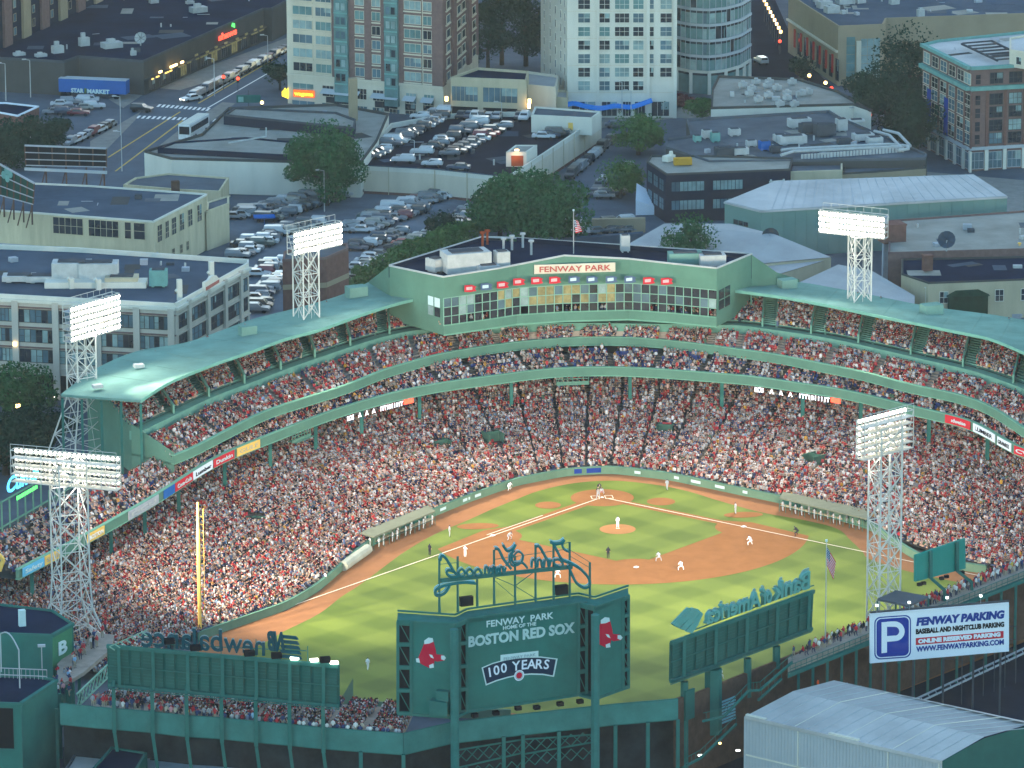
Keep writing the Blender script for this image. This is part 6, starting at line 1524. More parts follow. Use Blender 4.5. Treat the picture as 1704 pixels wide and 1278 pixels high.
def dish(x,y,z,r,label,m=M_hvac,face=(0.3,1,.5)):
    p = un(x,y,z); t = thing('satellite_dish', label, 'satellite dish', p, 'satellite dishes')
    d = Vector(face).normalized(); s1 = d.cross(UP).normalized(); s2 = s1.cross(d); c = Vector((p[0],p[1],z+r*1.3)); mb = MB(); n_ = 14
    rings = [(0.02,-.25),(.4,-.2),(.75,-.08),(1,.1)]
    for rr_,dz in rings:
        for k in range(n_): mb.v.append(tuple(c+(s1*math.cos(2*math.pi*k/n_)+s2*math.sin(2*math.pi*k/n_))*r*rr_+d*dz*r))
    for j in range(3):
        for k in range(n_): mb.f.append((j*n_+k, j*n_+(k+1)%n_, (j+1)*n_+(k+1)%n_, (j+1)*n_+k)); mb.mi.append(0)
    mb.build('reflector', m, t); mb = MB()
    for k in range(0,n_,2): mb.beam(c-d*.2*r, c+(s1*math.cos(2*math.pi*k/n_)+s2*math.sin(2*math.pi*k/n_))*r+d*.13*r, .08)
    mb.beam(c, c+d*r*.8, .08); mb.build('rib', M_hvacd, t)
    mb = MB(); mb.beam((p[0],p[1],z), c-d*.2*r, .25, n=6); mb.build('mast', M_hvac, t)
dish(234,76,7,1.3,'white satellite dish on the supermarket roof')
dish(1282,412,5,1.6,'grey mesh satellite dish on the pale gabled roof right of the press box',M_hvacd)
dish(1575,418,9,1.6,'blue grey satellite dish on the flat roof right of the right light tower',M_roofb)
# apartment slab behind, top left
a = un(-30,96,7.0); b = un(182,-6,7.0)
AB = thing('apartment_block', 'dark apartment block with beige piers in the top left corner', 'building', (a[0],a[1],0))
dd_ = Vector((b[0]-a[0],b[1]-a[1])).normalized(); nn_ = Vector((dd_.y,-dd_.x))
if nn_.dot(Vector((CF.x,CF.y))) < 0: nn_ = -nn_
mb = MB(); mb.prism([a[:2],b[:2],(b[0]+nn_.x*14,b[1]+nn_.y*14),(a[0]+nn_.x*14,a[1]+nn_.y*14)],0,34); mb.build('wall', M_navy, AB)
f = Face(AB, a, b)
for k in range(7):
    f.slab(f.L*(k+.1)/7, f.L*(k+.5)/7, 0, 34, .6, M_brickp if k % 2 else M_tan, 'pier')
    for z in np.arange(8.5,33,3): f.win(f.L*(k+.75)/7, z, 1.4,1.6, M_tan, random.choice([M_glassd,M_glass,M_glassl]))
# trailer, small buildings, lot
def trailer():
    a = un(98,161,0); b = un(210,166,0); t = thing('semi_trailer', 'long blue STAR MARKET truck trailer backed up to the supermarket', 'trailer', a)
    A_ = Vector(a); Bv = Vector(b); d = (Bv-A_).normalized(); n_ = Vector((-d.y,d.x,0)); 
    if n_.dot(CF) < 0: n_ = -n_
    mb = MB(); mb.prism([(p.x,p.y) for p in (A_,Bv,Bv+n_*2.6,A_+n_*2.6)], 1.1, 4.0); mb.build('box_body', M_trail, t)
    mb = MB(); mb.prism([(p.x,p.y) for p in (A_-n_*.03,Bv-n_*.03,Bv+n_*2.63,A_+n_*2.63)], 3.95, 4.05); mb.build('top_panel', M_metalb, t)
    for f_ in (.06,.13,.85):
        mb = MB(); p = A_.lerp(Bv,f_); mb.beam(p+n_*.1+UP*.5, p+n_*.5+UP*.5, 1.0, n=10); mb.build('wheel', M_tire, t)
    pl_ = Plane(A_,Bv,.06); pl_.text('lettering','STAR',M_lett,t,118,153.5,139,154.5,7,bold=.05); pl_.text('lettering','MARKET',M_lett,t,145,155,182,156.5,7,bold=.05); mb = MB(); pl_.poly(mb,[(140,155),(144,155),(144,147),(140,147)],.03,.05); mb.build('emblem', M_leafy, t)
trailer()
B = Bld('shop', 'low shop with dark flat roof and red trim left of the small car lot', 'store', [(-20,183),(30,192),(65,176),(10,170),(-20,170)], 4.5, M_brickr, M_roofd, .3, coping=M_signw)

# ---- left apartment tower
P0 = un(479,172); P1 = un(738,196); P2 = un(796,140)
TL_ = thing('apartment_tower', 'tall apartment tower of cream stone, brown brick and teal bays at top centre left', 'building', (P0[0],P0[1],0))
zt3 = 62
def quadbox(t, a, b, depth, z0, z1, m, name='wall', th=None):
    a = Vector((a[0],a[1],0)); b = Vector((b[0],b[1],0)); d = (b-a).normalized(); n_ = Vector((-d.y,d.x,0))
    if n_.dot(CF) < 0: n_ = -n_
    mb = MB(); mb.prism([(p.x,p.y) for p in (a,b,b+n_*depth,a+n_*depth)], z0, z1); return mb.build(name, m, t)
mb = MB(); P3 = (P0[0]+P2[0]-P1[0], P0[1]+P2[1]-P1[1]-10)
mb.prism([P0[:2],P1[:2],P2[:2],P3], 0, zt3); mb.build('wall', M_cream, TL_)
f = Face(TL_, P0, P1); FH = 3.0
z1f = f.z(600,132)  # top of the stone base
U = lambda x: f.u(x, 150)
nfl = int((zt3-z1f)/FH)
segs_ = [(479,487,'c'),(488,523,'w2'),(526,554,'w2'),(554,560,'b'),(560,582,'g'),(582,592,'b'),(592,608,'w1'),(608,620,'b'),(620,635,'w1'),(635,643,'b'),(643,665,'g'),(665,673,'b'),(673,703,'w2'),(705,720,'w1'),(720,738,'b')]
for x0,x1,k in segs_:
    u0,u1 = U(x0),U(x1)
    if k == 'b': f.slab(u0,u1,z1f,zt3,.25,M_brickp,'brick_pier')
    elif k == 'g':
        f.slab(u0,u1,z1f-5,zt3,.9,M_glasst,'glass_bay')
        for j in range(nfl+1):
            z = z1f-1+FH*j
            for uu in (.3,.7): f.win(u0+(u1-u0)*uu, z+.5, (u1-u0)*.3, 1.5, M_glasst, random.choices([M_glassl,M_glassd,M_glass],[5,2,2])[0], 1,1,.93)
            f.slab(u0,u1,z-.3,z-.0,.12,M_copper,'spandrel',.9)
    elif k in ('w1','w2'):
        if x0 > 555: f.slab(u0,u1,z1f,zt3,.12,M_brickp,'brick_panel')
        for j in range(nfl):
            z = z1f+FH*j+.75; f.win((u0+u1)/2, z, (u1-u0)*.9, 1.75, M_cream, random.choices([M_glassl,M_glass,M_glassd,M_glasst],[5,2,3,4])[0], 3 if k == 'w2' else 2, 1, .14)
            f.slab(u0,u1,z-.62,z-.35,.22,M_cream,'sill_band',.1)
f.slab(0,f.L,z1f-.5,z1f+.05,.35,M_cream,'cornice')
for x0,x1 in ((488,522),(537,555),(566,580),(594,610),(621,638),(649,664),(676,693),(706,722)):
    u0,u1 = U(x0),U(x1); 
    f.win((u0+u1)/2, z1f-4.2, u1-u0, 2.2, M_cream, random.choices([M_glasst,M_glassd,M_glassl],[4,3,2])[0], 3, 2)
    f.win((u0+u1)/2, z1f-7.6, (u1-u0)*1.1, 1.9, M_cream, random.choices([M_glass,M_glassd],[2,1])[0], 3, 2)
for x0,x1 in ((537,600),(620,665),(673,693),(703,723)):
    u0,u1 = U(x0),U(x1); p = f.a+f.d*u0; q = f.a+f.d*u1; mb = MB(); z = 3.4
    mb.add([(p.x,p.y,z+.6),(q.x,q.y,z+.6),(q.x+f.n.x*1.5,q.y+f.n.y*1.5,z-.3),(p.x+f.n.x*1.5,p.y+f.n.y*1.5,z-.3)],[(0,1,2,3)]); mb.build('awning', M_metalb, TL_)
    f.win((u0+u1)/2, .3, (u1-u0)*.8, 2.4, M_taupe, M_glassd, 3, 1)
nsn = thing('neon_sign', 'orange neon word sign on the stone base at the left foot of the apartment tower', 'sign', tuple(f.pl.pt(505,156)))
mb = MB(); f.pl.poly(mb, [(488,161),(523,163),(523,151),(488,149)], .1, .3); mb.build('backing', mat('neon_backing',(.4,.1,.02),.5,var=0,emis=(1,.15,.02),estr=.3), nsn)
f.pl.text('lettering','wagama',M_yell,nsn,490,158,521,160,6,off=.45,bold=.03)
ysn = thing('neon_sign', 'small yellow glowing hand shaped sign on the left corner of the apartment tower', 'sign', tuple(f.pl.pt(474,156))); mb = MB(); f.pl.poly(mb, [(469,160),(479,164),(479,146),(476,150),(474,146),(472,150),(469,152)], .2, .5); mb.build('glow_panel', M_yell, ysn)
g_ = Face(TL_, P1, P2)
for j in range(nfl):
    z = z1f+FH*j+.75
    for u in (.12,.42,.55,.85): g_.win(g_.L*u, z, g_.L*.09, 1.6, M_cream, random.choice([M_glassd,M_glass,M_glassd]), 1,1,.2)
    for u in (.12,.42,.55,.85): g_.slab(g_.L*(u-.06),g_.L*(u+.06),z-.5,z-.25,.3,M_cream,'sill',.1)
g_.slab(0,g_.L,z1f,zt3,.1,M_brickp,'brick_panel')
for u in (.27,.7): g_.slab(g_.L*(u-.04),g_.L*(u+.04),z1f,zt3,.6,M_brickp,'brick_pier')
# chimney flue in front
a = un(588,212,5); t = MB(); t.obox((a[0],a[1],0), 1.6,1.6,hz(130,a),.1); tag(t.build('flue', M_tan), 'tall tan square flue rising in front of the apartment tower', 'chimney')

# ---- link building with garage doors
B = Bld('garage_link', 'low cream wing with glass gallery over two garage openings beside the apartment tower', 'building', [(750,128),(876,133),(880,118),(795,112)], 10.5, M_beige, M_roofd, .5)
f = B.face(0)
for x0,x1 in ((752,795),(804,861)):
    u0,u1 = f.u(x0,150),f.u(x1,150); f.win((u0+u1)/2, 5.6, u1-u0, 3.0, M_beige, M_glass, 6, 1); f.win((u0+u1)/2, .2, u1-u0, 4.2, M_beige, M_dark, 1, 1)
for k,(x,y) in enumerate(((743,168),(881,172),(880,180))):
    p = f.pl.pt(x,y,.6); mb = MB(); mb.obox(tuple(p), .6,.5,.9); tag(mb.build('wall_lamp', M_warm), 'warm wall lamp by the garage opening, %s' % ('left of the glass gallery','upper right one','lower right one')[k], 'lamp', 'garage wall lamps')
mb = MB(); p = un(830,186,1); mb.obox(tuple(p), 9,.4,2.0,.1); tag(mb.build('lit_sign_band', M_warm2), 'dim warm strip inside the right garage opening', 'light')
B = Bld('podium', 'pale podium block between the garage wing and the white tower', 'building', [(872,140),(925,145),(930,125),(876,118)], 8.5, M_cream, M_roofl, .5)
B = Bld('podium', 'lower pale terrace block at the foot of the white tower', 'building', [(876,158),(945,163),(945,150),(880,146)], 6, M_beige, M_roofl, .5)

# ---- white centre tower
Q0 = un(900,158); Q1 = un(944,196); Q2 = un(1126,196); 
TC = thing('apartment_tower', 'white stone apartment tower with rows of dark square windows at top centre', 'building', (Q1[0],Q1[1],0))
mb = MB(); mb.prism([Q1[:2],Q2[:2],(Q2[0],Q2[1]-30),(Q0[0],Q0[1])], 0, 64); mb.build('wall', M_stone, TC)
f = Face(TC, Q1, Q2); zf = f.z(1000,150)
for j in range(19):
    z = zf+2.85*j
    for x,w,nx in ((972,2.4,2),(1006,2.1,2),(1035,2.9,3),(1062,2.1,2),(1083,1.1,1),(1108,2.3,2)):
        if j == 0 and x > 1075: continue
        f.win(f.u(x,150), z, w, 1.9, M_stone, random.choices([M_glassd,M_glass,M_glassl,M_glasst],[6,4,1.4,1.6])[0], nx, 2, .03, .08)
for x0,x1 in ((1076,1081),(1120,1126),(993,997)): f.slab(f.u(x0,150),f.u(x1,150),0,64,.5,M_stone,'pilaster')
for j in range(9): f.slab(0,f.L,zf-.55+2.85*j*2,zf-.45+2.85*j*2,.06,M_cream,'string_course')
for x0,x1,zz in ((950,992,.3),(1000,1028,.3),(1035,1052,.3),(1055,1075,.3),(1083,1115,.3)): f.win(f.u((x0+x1)/2,150), .4, f.u(x1,150)-f.u(x0,150)-.4, 3.0, M_stone, M_glassd, 3, 1)
g_ = Face(TC, Q0, Q1)
for j in range(19):
    for u in (.15,.38,.58,.78,.93): g_.win(g_.L*u, zf+2.85*j-.0, .9, 1.6, M_stone, random.choice([M_glassd,M_glass]), 1,1,.02)
mb = MB(); pts_ = [(938,176),(955,172),(975,177),(1000,180),(1025,176),(1050,178),(1085,167)]
P_ = [f.pl.pt(x,y,.9) for x,y in pts_]; C_ = catmull([tuple(p) for p in P_], 4); mb.path([Vector(p) for p in C_], 1.0, n=4)
mb.build('blue_canopy', M_bluel, TC)
# ---- glass curved tower
TG = thing('office_tower', 'curved teal glass office tower with white floor bands at top right of centre', 'building', un(1190,165))
arcp = [(1126,150),(1150,155),(1178,157),(1205,154),(1230,147),(1247,136)]
AP = [un(x,y) for x,y in arcp]; back = [(AP[-1][0],AP[-1][1]-25),(AP[0][0],AP[0][1]-25)]
mb = MB(); mb.prism([p[:2] for p in AP]+back, 0, 60); mb.build('core', M_glasst, TG)
AC, _ = resamp(AP, 19); A0 = offs(AC, .25)
if (A0[5]-AC[5])[1] < 0: A0 = offs(AC,-.25)
sgn = 1 if (offs(AC,.25)[5]-AC[5])[1] > 0 else -1
zg = 4.5
for j in range(17):
    z = zg+3.35*j
    mb = MB(); band(mb, offs(AC,.45*sgn), z, z+.55, .5); mb.build('floor_band', M_metalb if j else M_stone, TG)
    mb = MB(); band(mb, offs(AC,.15*sgn), z-.55, z, .2); mb.build('shadow_gap', M_glassd, TG)
    for k in range(18):
        a, b = offs(AC,.12*sgn)[k], offs(AC,.12*sgn)[k+1]; mb = MB(); mb.add([(a[0],a[1],z+.6),(b[0],b[1],z+.6),(b[0],b[1],z+2.8),(a[0],a[1],z+2.8)],[(0,1,2,3)]); mb.build('pane', random.choices([M_glasst,M_glassl,M_glassd,M_glass],[7,4,1.5,1.2])[0], TG)
for k in range(19):
    a = offs(AC,.2*sgn)[k]; mb = MB(); mb.beam((a[0],a[1],zg),(a[0],a[1],60),.12); mb.build('mullion', M_metalb, TG)
for k in range(0,19,3): a = AC[k]; mb = MB(); mb.beam((a[0],a[1]+.3,0),(a[0],a[1]+.3,zg),.8); mb.build('column', M_stone, TG)

# ---- retail block top right
B = Bld('retail_building', 'tan windowless retail block with blue roof and red banners along the street, top right', 'building', [(1312,-10),(1395,43),(1470,40),(1475,30),(1704,22),(1760,20),(1760,-120),(1400,-120)], 13, M_tan, M_roofb, .6)
f = B.face(0)
for k,x in enumerate((1300,1316,1330,1345,1360,1375,1386)):
    u0 = f.u(1322+k*10.5,100); f.slab(u0,u0+.9,2.2,6.2,.25,mat('storefront_red',(.25,.035,.03),.5,var=.1,emis=(1,.1,.05),estr=.012),'banner'); f.win(u0+3.9,1.2,2.2,4.5,M_taupe,M_glassd,1,3)
f.slab(0,f.L,7.2,7.6,.5,M_cream,'ledge')
f = B.face(1)
f.win(f.L*.28,1,1.9,9.5,M_tan,M_glasst,1,5); f.win(f.L*.72,1,4.2,9.0,M_tan,M_glassl,3,5); f.slab(f.L*.4,f.L*.5,0,9.6,.6,M_cream,'pier')
for k,(x,y,w) in enumerate(((1372,12,3),(1384,20,3),(1405,5,3.5),(1488,6,2),(1432,4,2),(1532,26,1.5),(1366,2,3))):
    p = un(x,y,12.5); mb = MB(); mb.obox((p[0],p[1],12.4), w,w*.7,1.5,.3); mb.obox((p[0],p[1],13.9), w*.5,w*.4,.3,.3); tag(mb.build('roof_unit', M_hvac), 'grey roof unit on the blue retail roof, %s counted from the left street edge' % ords[[1,2,3,5,4,6,0][k]], 'roof unit', 'units on the blue retail roof')
for k in range(9):
    x = 1272+k*3.4; y = 0+k*6.5; p = un(x,y,5); mb = MB(); mb.beam((p[0],p[1],4.6),(p[0],p[1],5.2),.5,n=6); o = mb.build('globe', M_warm); 
    tag(o, 'warm lamp in the string along the top right street, %s from far end' % ords[k], 'street lamp', 'street lamps on the top right street'); mb = MB(); mb.beam((p[0],p[1],0),(p[0],p[1],4.6),.15); mb.build('post', M_hvacd, o)
for k,(x,y,m_,lb) in enumerate(((1297,68,M_redl,'red traffic light far up the right street'),(1346,125,M_warm,'amber light at the corner of the right street'),(1373,137,M_warm,'orange hand signal by the street corner'),(1383,146,M_redl,'red traffic light by the street corner'),(1447,190,M_redl,'red tail glow under the dark trees'),(372,127,M_redl,'left red traffic light over the main road'),(396,130,M_redl,'right red traffic light over the main road'),(436,170,M_warm,'amber traffic light by the main road crossing'))):
    p = un(x,y+22,0); z = hz(y,p); t = thing('traffic_light', lb, 'traffic light', p, 'traffic lights'); mb = MB(); mb.beam(p,(p[0],p[1],z+.6),.18); mb.build('pole', M_hvacd, t); mb = MB(); mb.obox((p[0],p[1]+.15,z-.9), .5,.3,1.4); mb.build('housing', M_black, t); mb = MB(); mb.beam((p[0],p[1]+.2,z),(p[0],p[1]+.55,z),.62,n=8); mb.build('lit_lens', m_, t)

# ---- brick corner building right
B = Bld('brick_building', 'purple brick corner building with verdigris cornices at the right edge', 'building', [(1536,72),(1615,111),(1760,103),(1760,40),(1700,52),(1560,66)], 21, M_brickp, M_roofw, .5, coping=M_copper)
for i in (0,1):
    f = B.face(i)
    for z0_,z1_,th,m_ in ((20.4,21.05,.7,M_copper),(16.2,17.0,.9,M_copper),(4.2,4.8,.5,M_metalb)): f.slab(0,f.L,z0_,z1_,th,m_,'cornice')
    if i == 0: cols = [.09,.27,.45,.63,.81,.95]; w = f.L*.10
    else: cols = [.09,.30,.52,.74,.95]; w = f.L*.115
    for c_ in cols:
        for j,z in enumerate((17.4,13.2,10.6,7.9,5.3)):
            if i == 1 and c_ == .09: f.win(f.L*c_,z,1.0,1.9,M_brickp,M_glassd,1,2,0); continue
            f.win(f.L*c_, z, w*1.25, 2.1, M_taupe if i else M_cream, random.choices([M_glassd,M_glass,M_glassl],[5,3,1.5])[0], 3 if i else 2, 2, 0,.1)
        f.win(f.L*c_, .4, w*1.3, 3.2, M_metalb, M_glass, 3, 2)
        f.slab(f.L*c_+w*.8, f.L*c_+w*1.05, 4.8, 16.2, .25, M_brickr, 'pier')
    for c_ in cols: f.slab(f.L*c_+w*.75, f.L*c_+w*1.1, 0, 4.2, .4, M_stone, 'stone_pier')
f = B.face(0)
for c_ in (.18,.54): f.slab(f.L*c_-1.0,f.L*c_+1.0,4.9,12.5,.1,M_bluep,'hanging_banner',.3)
a = un(1614,68,20.5); b = un(1700,95,20.5)
mb = MB()
for k in range(7):
    p = un(1602+k*9,72+k*4.6,21.5); q = un(1650+k*9,68+k*4.6,21.5); mb.beam(p,q,.35)
for (x0,y0,x1,y1) in ((1600,73,1660,101),(1650,68,1704,94)): mb.beam(un(x0,y0,21.4),un(x1,y1,21.4),.4)
mb.build('pergola_frame', M_hvacd, B.t)
B2 = Bld('penthouse', 'small cream penthouse on the brick corner building roof at the right border', 'building', [(1680,82),(1760,95),(1760,50),(1680,62)], 24, M_cream, M_roofw, .4, zb=20.5)
f = B2.face(0); f.grid([.2,.5,.8],[21.3],1.2,1.4,M_stone,[M_glassd])

# ---- right middle roofs
B = Bld('office_block', 'wide low block with gravel roof and many small roof units right of centre', 'building', [(1183,178),(1420,172),(1450,182),(1395,150),(1330,130),(1195,125),(1185,146)], 9, M_stone, M_rooft, .5, coping=M_taupe)
f = B.face(0)
for k,(x,y) in enumerate(((1236,146),(1251,152),(1277,147),(1247,160),(1262,170),(1279,163),(1298,178),(1322,178),(1310,160),(1293,151),(1334,160),(1258,141),(1280,141),(1318,141),(1345,158),(1310,168))):
    p = un(x,y,8.6); mb = MB(); mb.obox((p[0],p[1],8.9), 1.5,1.2,.8,.5); mb.obox((p[0],p[1],8.5), 1.6,.2,.4,.5); mb.beam((p[0],p[1],9.8),(p[0],p[1],10.05),.7,n=8); tag(mb.build('fan_unit', M_hvac), 'silver fan unit on the gravel roof, %s rank of the cluster' % ('rear left','front left','rear middle','left','front','middle','frontmost left','frontmost right','centre','upper centre','right','back left','back','back right','far right','lower centre')[k], 'fan unit', 'fan units on the gravel roof')
B = Bld('office_block', 'broad grey roofed block crowded with pipes and machines at right', 'building', [(1108,243),(1180,267),(1540,262),(1543,255),(1400,195),(1380,183),(1142,197),(1150,225),(1108,230)], 9.5, M_taupe, M_roofg, .5, coping=M_roofg)
roofu = [(1330,208,4.5,2,1.6,'hvac'),(1298,232,2.4,2,1.2,'hvac'),(1318,236,5.5,2.2,1.5,'hvac'),(1345,218,3.5,2,1.8,'dark'),(1372,222,4,2.5,2.2,'dark'),(1400,214,2,2,2.2,'hvac'),(1176,226,1.8,1.5,1.4,'hvac'),(1160,232,1.4,1.4,1,'mint'),(1190,232,1.6,1.6,1.6,'mint'),(1222,222,2.2,1.6,1.2,'hvac'),(1230,254,3.4,2,1.2,'hvac'),(1205,256,3.4,2.4,1.6,'dark'),(1436,230,4,2.4,1.2,'hvac'),(1455,236,3,2,1.2,'hvac'),(1405,238,2.6,2,1.1,'dark'),(1425,200,3,1.6,.4,'hvac'),(1272,246,2,1.6,1.6,'blue'),(1290,250,2,1.6,1,'dark'),(1250,240,2,1.2,1,'hvac')]
for k,(x,y,w,d,h,mm) in enumerate(roofu):
    roofunit(x,y+4,9,w,d,h,.15,{'hvac':M_hvac,'dark':M_hvacd,'mint':M_copper,'blue':M_trail}[mm],label='%s roof machine, %s, %s part of the crowded grey roof' % ({'hvac':'silver','dark':'black','mint':'green','blue':'blue'}[mm], 'wide' if w > 3 else 'small', ('left' if x < 1215 else 'left middle' if x < 1290 else 'centre' if x < 1350 else 'right middle' if x < 1410 else 'right')), group='machines on the crowded grey roof', cat='roof machine')
pp_ = thing('duct_run', 'long silver pipe ducts bending round the right end of the crowded grey roof', 'duct', un(1450,245,9))
for pts_ in ([(1300,250),(1315,248),(1480,240),(1510,243),(1512,248),(1495,250)],[(1300,258),(1320,252),(1495,244)],[(1500,246),(1480,225),(1455,218)],[(1515,243),(1495,222),(1470,216)]):
    mb = MB(); P_ = [Vector(un(x,y,9.9)) for x,y in pts_]; mb.path(P_, .5, n=6); mb.build('pipe', M_hvac, pp_)
mb = MB(); 
for k in range(32): p = un(1335+k*5.4,262-k*.4,9.4); mb.obox((p[0],p[1],9.0), .5,.15,1.0,.1)
mb.build('louvre_screen', M_hvac, pp_)
B = Bld('dark_building', 'navy fronted two storey building with ribbon windows right of the side street', 'building', [(1076,268),(1108,289),(1315,281),(1320,262),(1180,258),(1082,258)], 9.5, M_navy, M_rooft, .35, coping=M_taupe)
f = B.face(1); g_ = B.face(0)
for z in (6.0,2.4):
    for x0,x1 in ((1117,1172),(1186,1236)):
        u0,u1 = f.u(x0,310),f.u(x1,310); nwin = 4
        for k in range(nwin): f.win(u0+(u1-u0)*(k+.5)/nwin, z, (u1-u0)/nwin-.12, 1.8, M_navy, random.choices([M_glassl,M_glass],[3,2])[0], 2, 1)
    for k in range(3): g_.win(g_.L*(.2+.3*k), z-.2, g_.L*.22, 2.2, M_navy, M_glass, 2, 2)
B = Bld('annex', 'pale annex with long window right of the navy building', 'building', [(1232,288),(1402,283),(1402,270),(1240,272)], 8.6, M_beige, M_roofg, .4)
f = B.face(0)
for k in range(6): f.win(f.u(1337+k*9.5,300), 4.4, 1.1, 2.3, M_stone, M_glassl, 1, 2)
f.win(f.u(1310,300),4.4,1.8,2.3,M_stone,M_glass,2,2)
B = Bld('white_hut', 'small white hut with a window in front of the navy building', 'hut', [(1234,303),(1280,300),(1285,290),(1240,292)], 6.8, M_stone, M_roofg, .3)
B = Bld('white_hut', 'white rooftop box with dark hatch beside the small white hut', 'hut', [(1281,302),(1305,300),(1310,288),(1283,285)], 7.6, M_stone, M_roofl, .3)
B = Bld('annex', 'tan annex with hipped grey roof and red trim at the far right of the pipes', 'building', [(1402,288),(1485,283),(1541,278),(1541,258),(1470,262),(1405,272)], 7.8, M_tan, M_roofg, .3, coping=M_taupe)
f = B.face(1); f.grid([.35,.75],[3.4],2.4,2.2,M_brickr,[M_glassl],3,2)
p = un(1136,272,9.5); t = MB(); t.obox((p[0],p[1],9.3), 3.4,1.4,1.3,.05); tag(t.build('skip', mat('skip_yellow',(.5,.27,.04),.6)), 'orange yellow skip on the edge of the navy building roof', 'skip')
p = un(1113,266,9.5); t = MB(); t.obox((p[0],p[1],9.3), 2.4,1.4,1.1,.8); t.beam((p[0]-.4,p[1],9.6),(p[0]-.4,p[1],11.2),1.0,n=7,w2=.6); tag(t.build('wrapped_bundle', M_stone), 'white wrapped bundle beside the orange skip', 'bundle')

# ---- pale metal shed with mint walls
SH = thing('metal_shed', 'long mint green shed with pale metal roof behind the right light tower', 'building', un(1450,400))
fl_ = [(1206,337),(1268,350)]; zE = 9.0
a = un(1206,335,zE); b = un(1267,350,zE); c_ = un(1676,326,zE); r0 = un(1290,301,zE+1.2); r1 = un(1620,290,zE+1.2); r2 = un(1677,325,zE)
mb = MB(); mb.add([a,b,c_,r1,r0],[(0,1,2,3,4)]); mb.build('roof', M_roofw, SH)
mb = MB(); far = (c_[0],c_[1]-20); mb.prism([a[:2],b[:2],c_[:2],(r1[0],r1[1]),(r0[0],r0[1])], 0, zE-.25, top=False); mb.build('wall', M_mint, SH)
f = Face(SH, b, c_)
for k in range(1,24):
    p = Vector(b).lerp(Vector(c_),k/24)+UP*.04; q = Vector(r0).lerp(Vector(r1),k/24)+UP*.05; mb = MB(); mb.beam(p,q,.1); mb.build('roof_seam', M_metalb, SH)
for k in range(22): f.slab(f.L*k/22, f.L*k/22+.12, 0, zE-.3, .08, M_mint, 'seam')
f.slab(0,f.L,zE-.4,zE-.05,.25,M_roofw,'eave')
g_ = Face(SH, a, b); g_.win(g_.L*.45, 5.2, g_.L*.4, .9, M_mint, M_glassd, 3, 1); g_.slab(0,g_.L,zE-.4,zE-.05,.25,M_roofw,'eave')
# ---- pale gabled roofs behind the press box
for pts_,zc_,lb in (([(1030,415),(1105,372),(1215,372),(1290,390),(1383,428),(1250,440),(1180,425)], (6,7.5,7.5,7.5,5,5,5), 'pale low pitched membrane roof right behind the press box'),
                    ([(1240,440),(1383,430),(1300,455),(1260,470)], (4.6,4.6,4,4), 'small pale roof between the press box and the gable'),
                    ([(1330,470),(1395,440),(1450,450),(1522,492),(1522,505),(1420,500)], (5,6.5,6.5,5,5,5), 'pale grey gable roof behind the right light tower')):
    t = thing('pale_roof_hall', lb, 'building', un(*pts_[0])); P_ = [un(x,y,z) for (x,y),z in zip(pts_,zc_)]
    mb = MB(); mb.add(P_, [tuple(range(len(P_)))]); mb.build('roof', M_roofl, t); mb = MB(); mb.prism([p[:2] for p in P_], 0, [p[2]-.12 for p in P_], top=False, bot=False); mb.build('wall', M_beige, t)
    ff_ = Face(t, P_[-2], P_[-1])
f = Face(t, un(1330,470,5), un(1383,430,5)); 
# ---- right flat roofs
B = Bld('warehouse', 'broad warehouse with weathered flat roof behind the right light tower', 'building', [(1478,420),(1760,412),(1760,345),(1680,352),(1480,366)], 8.0, M_brickp, M_rooft, .3)
B = Bld('row_building', 'low stucco building with dark roof and small windows at right', 'building', [(1500,455),(1545,470),(1760,462),(1760,425),(1500,430)], 7.0, M_beige, M_roofd, .3, coping=M_taupe)
f = B.face(1); f.grid([.12,.32,.36,.55,.75],[3.2],1.4,2.0,M_stone,[M_glassd],2,2)
for k,(x,y,z,w,h) in enumerate(((1484,402,7.5,4.2,3.2),(1472,470,0,.9,12),(1543,450,7,1.6,2.6),(1560,478,0,1.5,8),(1695,478,0,.3,8))):
    p = un(x,y,z); mb = MB(); mb.obox((p[0],p[1],z), w,w*.8,h,.2); mb.obox((p[0],p[1],z+h), w+.2,w*.8+.2,.25,.2); tag(mb.build('chimney', M_brickr if k in (0,2) else M_steelg if k != 4 else M_yellow), ('broad brick stack beside the right light tower','slim grey post right of the right light tower','short brick chimney with a pale cap on the dark roof','white flue shaft by the stucco building','thin yellow post near the right border')[k], 'chimney')
B = Bld('white_hut', 'white walled lean-to with dark door below the dark roofed row at right', 'hut', [(1540,478),(1576,474),(1580,462),(1545,462)], 6.0, M_stone, M_roofg, .2)
f = B.face(0); f.win(f.L*.2,1.5,.8,2.6,M_stone,M_glassd)
t = MB(); p = un(1607,492,4); t.prism([(p[0]-3.5,p[1]-2.5),(p[0]+3.5,p[1]-2.5),(p[0]+3.5,p[1]+2.5),(p[0]-3.5,p[1]+2.5)],0,4.5); t.add([(p[0]-3.8,p[1]-2.8,4.5),(p[0]+3.8,p[1]-2.8,4.5),(p[0]+3.8,p[1]+2.8,4.5),(p[0]-3.8,p[1]+2.8,4.5),(p[0],p[1],6.4)],[(0,1,4),(1,2,4),(2,3,4),(3,0,4)]); tag(t.build('kiosk', M_leafd), 'dark hip roofed kiosk behind the right grandstand roof', 'kiosk')
